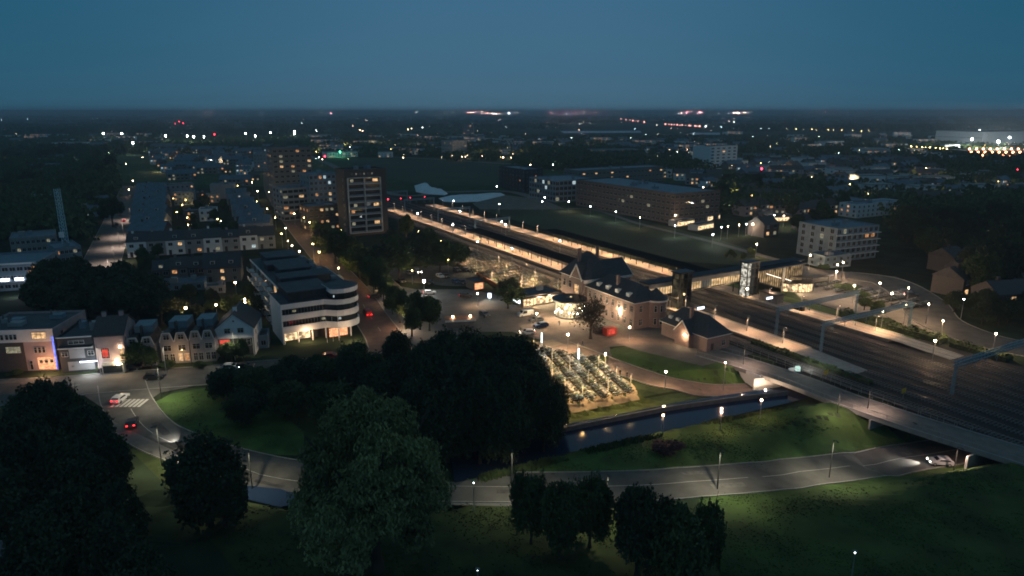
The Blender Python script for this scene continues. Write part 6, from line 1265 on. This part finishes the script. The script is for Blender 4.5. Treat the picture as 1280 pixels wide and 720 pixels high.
for (x0, y0, x1, y1, n, bulb, lab, grp, br) in ((776, 149, 806, 152.5, 9, 'pink', 'pinkish lamp of the bright row on the distant plain, left group', 'pinkish lamp row left', 3.4), (832, 155, 875, 158, 13, 'pink', 'pinkish lamp of the longer bright row on the distant plain', 'pinkish lamp row right', 2.6), (880, 158, 960, 160.5, 9, 'white', 'faint white lamp of the row continuing right over the plain', 'white lamp row', .8), (972, 161, 1085, 163.5, 12, 'yellow', 'yellowish greenhouse lamp on the plain at the upper right', 'greenhouse lamps', .7), (1140, 183, 1185, 186, 9, 'yellow', 'greenish yellow lamp in the row left of the parking deck', 'lamps left of the parking deck', .6), (1205, 184, 1280, 190, 0, 'peach', 'x', 'x', 1)):
    for k in range(n): f = (k+r_.uniform(-.3, .3))/max(1, n-1); lamp(x0+(x1-x0)*f, y0+(y1-y0)*f+r_.uniform(-.3, .3), h=9, bulb=bulb, br=br*r_.uniform(.4, 1) if False else [br, br*.6][k % 2], label=lab, group=grp)
for px, py, s, lab in ((224, 152, 2.4, 'red light at the top of the distant mast group'), (229, 154, 1.8, 'red light at the right of the distant mast group'), (219, 154.5, 2, 'red light at the left of the distant mast group'), (268, 168, 1.4, 'small red light beside the floodlights'), (406, 195.5, .9, 'red lit sign near the green sign in the far town'), (1272, 212, .4, 'tiny red lamp at the right edge'), (952, 211, 1.0, 'red glow in the street of the upper right town')):
    lamp(px, py, h=12, bulb='red', br=s, label=lab)
lamp(425, 190, h=8, bulb='green', br=1.4, label='green lit sign glowing in the far town left of centre', power=2500, col=(.2, 1, .5))
# ------------------------------------------------------------------ vehicles
def car_proto(paint, kind='hatch', label=''):
    r = empty('parked_car', (0, 0, 0), 0, label, 'van' if kind == 'van' else 'car'); L = 4.9 if kind == 'van' else 4.2; Wd = .9; hh = 1.95 if kind == 'van' else 1.45
    prof = [(0, .35), (0, .8), (.12, .95), (1.05, 1.02), (1.75, hh-.06), (2.0, hh), (L-.75, hh), (L-.12, 1.05), (L, .9), (L, .35)] if kind != 'van' else [(0, .35), (0, .95), (.15, 1.1), (.8, 1.2), (1.35, hh-.1), (1.6, hh), (L-.1, hh), (L, hh-.15), (L, .35)]
    b = MB(); n = len(prof); tum = lambda z: Wd-(.14*(z-.95) if z > .95 else 0)
    vs = [(-tum(z), x, z) for x, z in prof]+[(tum(z), x, z) for x, z in prof]
    b.add(vs, [(i, (i+1) % n, n+(i+1) % n, n+i) for i in range(n)]+[tuple(range(n-1, -1, -1)), tuple(range(n, 2*n))], paint); b.build('body', r)
    b = MB(); g = M['glass']; fx = 1.05 if kind != 'van' else .8; tx = 1.75 if kind != 'van' else 1.35; z1 = hh-.12
    b.add([(-.72, fx+.06, 1.07 if kind != 'van' else 1.24), (.72, fx+.06, 1.07 if kind != 'van' else 1.24), (.66, tx-.07, z1+.02), (-.66, tx-.07, z1+.02)], [(0, 1, 2, 3)], g)
    for v in range(4): b.v[v] = (b.v[v][0], b.v[v][1]-.03, b.v[v][2]+.03)
    b.build('windscreen', r)
    b = MB()
    for s in (-1, 1): b.add([(s*(Wd+.012), tx-.35, 1.02), (s*(Wd+.012), L-(.5 if kind != 'van' else 2.3), 1.02), (s*(tum(z1)+.012), L-(.95 if kind != 'van' else 2.3), z1), (s*(tum(z1)+.012), tx+.05, z1)], [(0, 1, 2, 3) if s > 0 else (3, 2, 1, 0)], g)
    b.build('side_window', r)
    if kind != 'van': b = MB(); b.add([(.66, L-.7, z1), (-.66, L-.7, z1), (-.74, L-.2, 1.1), (.74, L-.2, 1.1)], [(0, 1, 2, 3)], g); b.v = [(x, y+.05, z+.03) for x, y, z in b.v]; b.build('rear_window', r)
    for x in (.8, L-.85):
        for s in (-1, 1):
            b = MB(); b.bar((s*(Wd-.16), x, .33), (s*(Wd+.03), x, .33), .33, M['rubber'], 14); wl = b.build('wheel', r); b = MB(); b.bar((s*(Wd+.031), x, .33), (s*(Wd+.045), x, .33), .19, M['polegrey'], 10); b.build('rim', wl)
    for s in (-.62, .62):
        b = MB(); b.box((s-.17, -.03, .66), (s+.17, .05, .82), M['trim']); b.build('headlight', r); b = MB(); b.box((s-.17, L-.04, .72), (s+.17, L+.03, .92), mat('tail_lens', (.3, .01, .01), .3, .05, 2)); b.build('tail_light', r)
    return r
paint = {k: mat('paint_'+k, c, .28, .04, .5, spec=.6) for k, c in dict(white=(.72, .72, .72), silver=(.4, .42, .44), black=(.02, .02, .025), red=(.35, .03, .03), blue=(.03, .06, .14), grey=(.12, .13, .14)).items()}
CARP = {}
def car(px, py, deg, colr, label, kind='hatch', z=None, lights=None, group=None, scale=1):
    key = (colr, kind)
    if key not in CARP: CARP[key] = o = car_proto(paint[colr], kind, label)
    else: o = copy_tree(CARP[key])
    zz = 0 if z is None else z; g = G(px, py, zz); hz_ = max(H(g.x, g.y), -9); o.location = (g.x, g.y, (hz_+.17) if z is None else hz_+.15); o.rotation_euler = (0, 0, R(deg)); tag(o, label, 'van' if kind == 'van' else 'car', group); o.name = 'parked_van' if kind == 'van' else 'parked_car'
    if lights:
        o.name = 'moving_car'; cs = math.cos(R(deg)); sn = math.sin(R(deg)); L = 4.9 if kind == 'van' else 4.2
        for ch in list(o.children):
            if ch.name.startswith('headlight') and 'h' in lights: ch.data = ch.data.copy(); ch.data.materials[0] = M['head']
            if ch.name.startswith('tail_light') and 't' in lights: ch.data = ch.data.copy(); ch.data.materials[0] = M['tail']
        if 't' in lights: x, y = g.x-sn*(L+.8), g.y+cs*(L+.8); plight(x, y, o.location.z+.8, 5, (1, .05, .04), .1, False, 'tail_glow')
        if 'h' in lights:
            l = bpy.data.lights.new('beam', 'SPOT'); l.energy = 3500; l.spot_size = R(62); l.spot_blend = .8; l.color = (1, .94, .82); l.shadow_soft_size = .1
            s_ = bpy.data.objects.new('headlight_beam', l); COL.objects.link(s_); s_.location = (g.x+sn*.3, g.y-cs*.3, o.location.z+.75); s_.rotation_euler = (R(84), 0, R(deg)+math.pi)
    return o
car(1160, 580, -98, 'silver', 'silver car with bright headlights on the lower road just before the bridge', z=-4.5, lights='h')
car(158, 497, 178, 'white', 'white car on the zebra crossing with red tail lights', lights='t'); car(168, 527, 200, 'black', 'dark car with glowing red tail lights below the zebra crossing', lights='t'); car(226, 556, 232, 'black', 'dark car with red tail lights and lit road ahead, half behind the tree', lights='ht')
car(457, 392, 206, 'red', 'orange lit car on the red boulevard with two red tail lights', kind='van', lights='t'); car(427, 354, 30, 'white', 'white van parked at the kerb behind the white office, upper of two', kind='van'); car(442, 364, 30, 'white', 'white van parked at the kerb behind the white office, lower of two', kind='van')
car(648, 397, -60, 'white', 'white van on the square in front of the plaza tree', kind='van'); car(662, 404, -65, 'grey', 'dark car right of the white van on the square'); car(668, 411, -62, 'blue', 'teal backed car right of the dark car on the square'); car(650, 419, -82, 'silver', 'pale taxi with red tail light pulling out before the bicycle park', lights='t')
for k, (px, py, c) in enumerate(((553, 349, 'white'), (560, 349, 'black'), (573, 356, 'blue'), (581, 357, 'black'), (587, 357, 'grey'), (585, 341, 'black'), (574, 341, 'grey'), (505, 355, 'black'), (540, 357, 'black'), (515, 345, 'grey'), (525, 343, 'silver'))):
    car(px, py, 28+rnd.uniform(-4, 4), c, '%s car parked left of the brick hut, %s' % (c, ['nearest the middle lane', 'beside the white one', 'first of the row by the hut', 'second of the row by the hut', 'right against the hut', 'far corner by the bicycles', 'back lane near the bicycles', 'under the grove edge', 'near the double globe lamp', 'back lane under the trees', 'back lane beside the grey one'][k]), group='cars in the car park')
for k, (px, py, c) in enumerate(((1140, 368, 'grey'), (1148, 372, 'black'), (1130, 371, 'silver'), (1152, 385, 'black'), (1143, 384, 'grey'))):
    car(px, py, 70, c, '%s car parked at the right side of the east square, %s' % (c, ['top of the bay', 'second in the bay', 'alone on the left', 'lowest right', 'lowest left'][k]), group='cars on the east square')
for k, (px, py, d) in enumerate(((150, 270, 28), (155, 276, 208), (146, 282, 28))): car(px, py, d, ['red', 'grey', 'black'][k], ['red lit car driving up the long straight street, farthest', 'car with headlights on the long straight street, middle', 'dark car on the long straight street, nearest'][k], lights=['t', 't', None][k])
for k, (px, py, c) in enumerate(((205, 474, 'black'), (318, 461, 'black'), (300, 462, 'silver'), (330, 470, 'grey'), (425, 448, 'red'), (148, 466, 'black'), (178, 462, 'black'))): car(px, py, 96, c, '%s car on the near street, %s' % (c, ['near the twin gabled house', 'before the white house, right', 'before the white house, left', 'on the lane by the belt of trees', 'stopped in front of the white office', 'at the brick villa porch', 'by the tall hedge'][k]), lights='t' if k == 4 else None)
for k, (px, py, c, d) in enumerate(((610, 398, 'grey', 30), (500, 382, 'silver', 120), (476, 372, 'black', 120), (545, 368, 'white', 100), (590, 372, 'black', 95))): car(px, py, d, c, '%s car standing on the square, %s' % (c, ['left of the white van by the plaza tree', 'at the lower edge of the bus lane', 'at the boulevard corner', 'behind the round shrub island', 'in front of the small brick hut'][k]), group='cars on the station square')
# lit car canopy roofs seen as red containers near the pavilion
rc = G(762, 419); r = empty('red_container', (rc.x, rc.y, .2), A30, 'small glowing red box container beside the old tree and the station wing', 'container')
b = MB(); b.box((-1.7, -1.0, 0), (1.7, 1.0, 2.1), M['redbox']); b.build('box', r); b = MB(); b.box((-1.2, -1.04, .4), (.9, -1.01, 1.8), M['red_lit']); b.build('lit_front', r)
rc = G(752, 417); b = MB(); b.box((-1.3, -.9, 0), (1.3, .9, 1.9), M['brick_dark']); b.box((-1.4, -1.0, 1.91), (1.4, 1.0, 2.05), M['conc_dark']); tag(b.build('red_container', loc=(rc.x-1.0, rc.y, .2), rz=A30), 'unlit dark brown container left of the glowing red one', 'container')
rc = G(575, 408); r = empty('orange_kiosk', (rc.x, rc.y, .1), R(10), 'orange-red flat stand with pale front edge showing above the black tree clump', 'market stand')
b = MB(); b.box((-4, -1.5, 0), (4, 2, 2.2), M['conc_dark']); b.build('body', r); b = MB(); b.box((-4.4, -2.2, 2.3), (4.4, 2.2, 2.5), mat('orange_roof', (.3, .13, .07), .6, .2, 1)); b.build('roof', r); b = MB(); b.box((-4.4, -2.35, 2.0), (4.4, -2.21, 2.5), M['trim']); b.build('front_edge', r)
for q in (-2, 3): b = MB(); b.ball((q, 0, 2.9), .22, B['warm']); b.build('roof_lamp', r)
# ------------------------------------------------------------------ people
def person(x, y, z, rz, label, coat, walk=.25):
    me = bpy.data.meshes.new('person'); J = [(0, 0, .92), (0, 0, 1.15), (0, .02, 1.42), (0, .02, 1.52), (0, 0, 1.66), (0, -.01, 1.76), (-.1, 0, .88), (-.11, -walk*.6, .48), (-.11, -walk, .07), (-.11, -walk-.16, .04), (.1, 0, .88), (.11, walk*.3, .48), (.11, walk, .1), (.11, walk-.14, .05), (-.2, .02, 1.4), (-.26, .04+walk*.3, 1.14), (-.25, walk*.3-.06, .9), (.2, .02, 1.4), (.26, .04-walk*.3, 1.14), (.25, -walk*.3-.1, .9)]
    E_ = [(0, 1), (1, 2), (2, 3), (3, 4), (4, 5), (0, 6), (6, 7), (7, 8), (8, 9), (0, 10), (10, 11), (11, 12), (12, 13), (2, 14), (14, 15), (15, 16), (2, 17), (17, 18), (18, 19)]
    Rr = [.13, .13, .15, .06, .1, .08, .1, .07, .05, .04, .1, .07, .05, .04, .07, .05, .035, .07, .05, .035]
    me.from_pydata(J, E_, []); o = bpy.data.objects.new('person', me); COL.objects.link(o); m = o.modifiers.new('skin', 'SKIN'); o.modifiers.new('sub', 'SUBSURF').levels = 1
    for i, q in enumerate(me.skin_vertices[0].data): q.radius = (Rr[i], Rr[i]); q.use_root = i == 0
    dg = bpy.context.evaluated_depsgraph_get(); ev = o.evaluated_get(dg); nm = bpy.data.meshes.new_from_object(ev); o.modifiers.clear(); o.data = nm
    nm.materials.clear()
    for q in (coat, M['jeans'], M['skin'], M['black']): nm.materials.append(q)
    for p in nm.polygons:
        c = p.center; p.material_index = 3 if c.z < .1 or c.z > 1.72 else (1 if c.z < .86 and abs(c.x) < .19 else (2 if c.z > 1.5 or (abs(c.x) > .2 and c.z < .95) else 0)); p.use_smooth = True
    o.location = (x, y, z); o.rotation_euler = (0, 0, rz); return tag(o, label, 'person')
def ppx(px, py, z, rz, lab, coat=None): g = G(px, py, z); return person(g.x, g.y, H(g.x, g.y)+(z if z > 0 else .18), R(rz), lab, coat or M['cloth'])
ppx(775, 469, 0, 60, 'person in a dark coat walking on the ring road beside the oval, left of two'); ppx(784, 470, 0, 70, 'person in dark clothes walking on the ring road, right of two'); ppx(950, 492, 0, 20, 'person in dark clothes at the tunnel mouth under the path'); ppx(699, 408, 0, 10, 'person standing before the round pavilion in a dark coat')
ppx(728, 433, 0, 90, 'person in dark clothes by the old tree near the red container'); ppx(672, 396, 0, 200, 'person standing under the lamp on the red forecourt'); ppx(1022, 474, 0, 200, 'person in a red coat walking on the path bridge', M['redbox'])
# ------------------------------------------------------------------ bicycles
def bike_mesh(col):
    b = MB(); 
    for x in (-.52, .52):
        for k in range(10):
            a, c = 6.283*k/10, 6.283*(k+1)/10; b.bar((x+.34*math.cos(a), 0, .34+.34*math.sin(a)), (x+.34*math.cos(c), 0, .34+.34*math.sin(c)), .03, M['rubber'], 3)
    for p, q in (((-.52, 0, .34), (-.05, 0, .3)), ((-.05, 0, .3), (-.2, 0, .85)), ((-.2, 0, .8), (.38, 0, .85)), ((-.05, 0, .3), (.38, 0, .8)), ((.52, 0, .34), (.36, 0, .98)), ((-.52, 0, .34), (-.2, 0, .8))): b.bar(p, q, .025, col, 4)
    b.bar((.34, -.28, 1.0), (.34, .28, 1.0), .02, M['polegrey'], 4); b.box((-.33, -.08, .88), (-.08, .08, .95), M['black']); b.box((-.85, -.07, .68), (-.4, .07, .71), col); b.box((-.3, -.04, .22), (.0, .04, .4), M['black']); b.box((-.85, -.16, .4), (-.45, -.08, .68), M['black']); b.box((.42, -.17, .78), (.75, .17, 1.0), col)
    return b.mesh('bicycle')
BK = [bike_mesh(M['black']), bike_mesh(M['polegrey']), bike_mesh(mat('bike_blue', (.06, .12, .2), .4, .05, 2)), bike_mesh(mat('bike_green', (.05, .12, .06), .4, .05, 2)), bike_mesh(M['black']), bike_mesh(mat('bike_pale', (.3, .3, .28), .4, .05, 2))]
BKs = 0
def bike_rows(c0, c1, rows, per, depth, grp, lab, z=.16):
    """rows of parked bicycles along c0->c1, rows stacked along depth vector"""
    n = 0
    for r in range(rows):
        o0 = c0+depth*(r/max(1, rows-1)); o1 = c1+depth*(r/max(1, rows-1)); d = (o1-o0); ang = math.atan2(d.y, d.x)+math.pi/2
        for k in range(per):
            if rnd.random() < .12: continue
            p = o0+d*((k+rnd.uniform(-.15, .15))/per)
            if 'canal' in grp and not pinp(p, YP): continue
            o = link('bicycle', rnd.choice(BK)); o.location = (p.x, p.y, z); o.rotation_euler = (R(rnd.uniform(-6, 6)), 0, ang+R(rnd.uniform(-8, 8))); tag(o, lab, 'bicycle', grp); n += 1
    return n
YP = P((645, 432), (690, 425), (730, 440), (790, 480), (800, 492), (715, 508), (690, 495))
yc0, yc1, yd = G(660, 434), G(722, 506), (G(740, 446)-G(668, 432)); yd = yd.normalized()
na = 0
for k in range(5): na += bike_rows(yc0+yd*(k*4.4), yc1+yd*(k*4.4)+(G(800, 488)-G(728, 503)).normalized()*k*.3, 1, 42, Vector((0, 0)), 'bicycles by the canal', 'bicycle parked in the rows of the park by the canal')
na += bike_rows(WT(112, 186), WT(134, 186), 3, 28, WT(0, 18)-WT(0, 0), 'bicycles in the yard by the platform', 'bicycle in the front racks of the yard beside the platform')
def bike_stuff(name, rowlist):
    b = MB(); 
    for (p, q, n) in rowlist:
        d = q-p; a = math.atan2(d.y, d.x)+math.pi/2+R(rnd.uniform(-5, 5)); cs, sn = math.cos(a), math.sin(a)
        for k in range(n):
            if rnd.random() < .1: continue
            c = p+d*(k/n); bm_ = rnd.choice(BK); T = lambda v: (c.x+v[0]*cs-v[1]*sn, c.y+v[0]*sn+v[1]*cs, v[2]+.16)
            for m_i, mm in enumerate(bm_.materials): pass
            off = len(b.v); b.v += [T(v.co) for v in bm_.vertices]
            for pgn in bm_.polygons: b.f.append(tuple(i+off for i in pgn.vertices)); b.m.append(b.mi(bm_.materials[pgn.material_index]))
    tag(b.build(name), kind='stuff')
bike_stuff('bicycle_mass', [(WT(112+max(0, (t-215)*.12), t), WT(134.5, t), int(22-max(0, (t-215)*.12))*2) for t in range(192, 268, 4) if t not in (196, 204)]+[(WT(208, t), WT(222, t), 28) for t in range(116, 150, 4)])
def clip_row(p, q, n):
    ks = [k/60 for k in range(61) if pinp(p+(q-p)*(k/60), YP)]
    return (p+(q-p)*ks[0], p+(q-p)*ks[-1], max(2, int(n*(ks[-1]-ks[0])))) if len(ks) > 3 else None
bike_stuff('bicycle_mass', [r_2 for k in range(5) for off in (.55, 1.35) for r_2 in [clip_row(yc0+yd*(k*4.4+off), yc1+yd*(k*4.4+off), 58)] if r_2])
# racks and hedges between rows near the canal
# ------------------------------------------------------------------ haze
if HAZE:
    b = MB(); S_ = 75000; b.box((-S_, -6000, -8), (S_, S_, 75), M['white']); hb = b.build('haze'); hb.data.materials.clear()
    m = bpy.data.materials.new('haze'); m.use_nodes = True; n = m.node_tree; n.nodes.clear(); o = n.nodes.new('ShaderNodeOutputMaterial'); v = n.nodes.new('ShaderNodeVolumePrincipled')
    v.inputs['Color'].default_value = (.75, .85, .95, 1); v.inputs['Density'].default_value = HAZE; v.inputs['Anisotropy'].default_value = 0; n.links.new(v.outputs[0], o.inputs['Volume']); hb.data.materials.append(m); tag(hb, kind='stuff')
# ------------------------------------------------------------------ rough grass and reeds, nobody could count them
def tufts(name, pxpoly, n, hgt, m, seed):
    r_ = random.Random(seed); pl = [G(*q) for q in pxpoly]; x0 = min(p.x for p in pl); x1 = max(p.x for p in pl); y0 = min(p.y for p in pl); y1 = max(p.y for p in pl); vs = []; fs = []
    while len(fs) < n*3:
        p = Vector((r_.uniform(x0, x1), r_.uniform(y0, y1)))
        if not pinp(p, pl) or math.sin(p.x*.31+math.sin(p.y*.23)*3)+math.cos(p.y*.41+p.x*.1) < r_.uniform(-1.2, 1.2): continue
        z = H(p.x, p.y)
        if z < -1.6: continue
        for _ in range(3):
            a = r_.uniform(0, 6.28); w = r_.uniform(.12, .3); h = hgt*r_.uniform(.4, 1.2); q = Vector((p.x+r_.gauss(0, .2), p.y+r_.gauss(0, .2), z)); k = len(vs)
            vs += [q+Vector((math.cos(a)*w, math.sin(a)*w, 0)), q-Vector((math.cos(a)*w, math.sin(a)*w, 0)), q+Vector((r_.gauss(0, .12), r_.gauss(0, .12), h))]; fs.append((k, k+1, k+2))
    me = bpy.data.meshes.new(name); me.from_pydata(vs, [], fs); me.materials.append(m); tag(link(name, me), kind='stuff')
tufts('rough_grass', [(560, 600), (640, 590), (760, 558), (985, 506), (1060, 508), (1140, 545), (1000, 574), (860, 590), (700, 598)], 3500, .15, M['lawn'], 1)
tufts('rough_grass', [(870, 616), (1000, 608), (1200, 584), (1300, 575), (1330, 720), (900, 720)], 4500, .15, MC['lawn_dark'], 2)
tufts('rough_grass', [(180, 512), (262, 486), (330, 505), (375, 566), (270, 552), (215, 536)], 1500, .14, M['lawn'], 3)
tufts('reeds', [(600, 594), (760, 556), (870, 530), (1000, 502), (1003, 506), (870, 536), (760, 563), (600, 604)], 1600, .7, M['leaf2'], 4)
tufts('rough_grass', [(500, 625), (900, 645), (900, 720), (300, 720), (300, 620)], 2500, .2, M['verge'], 5)
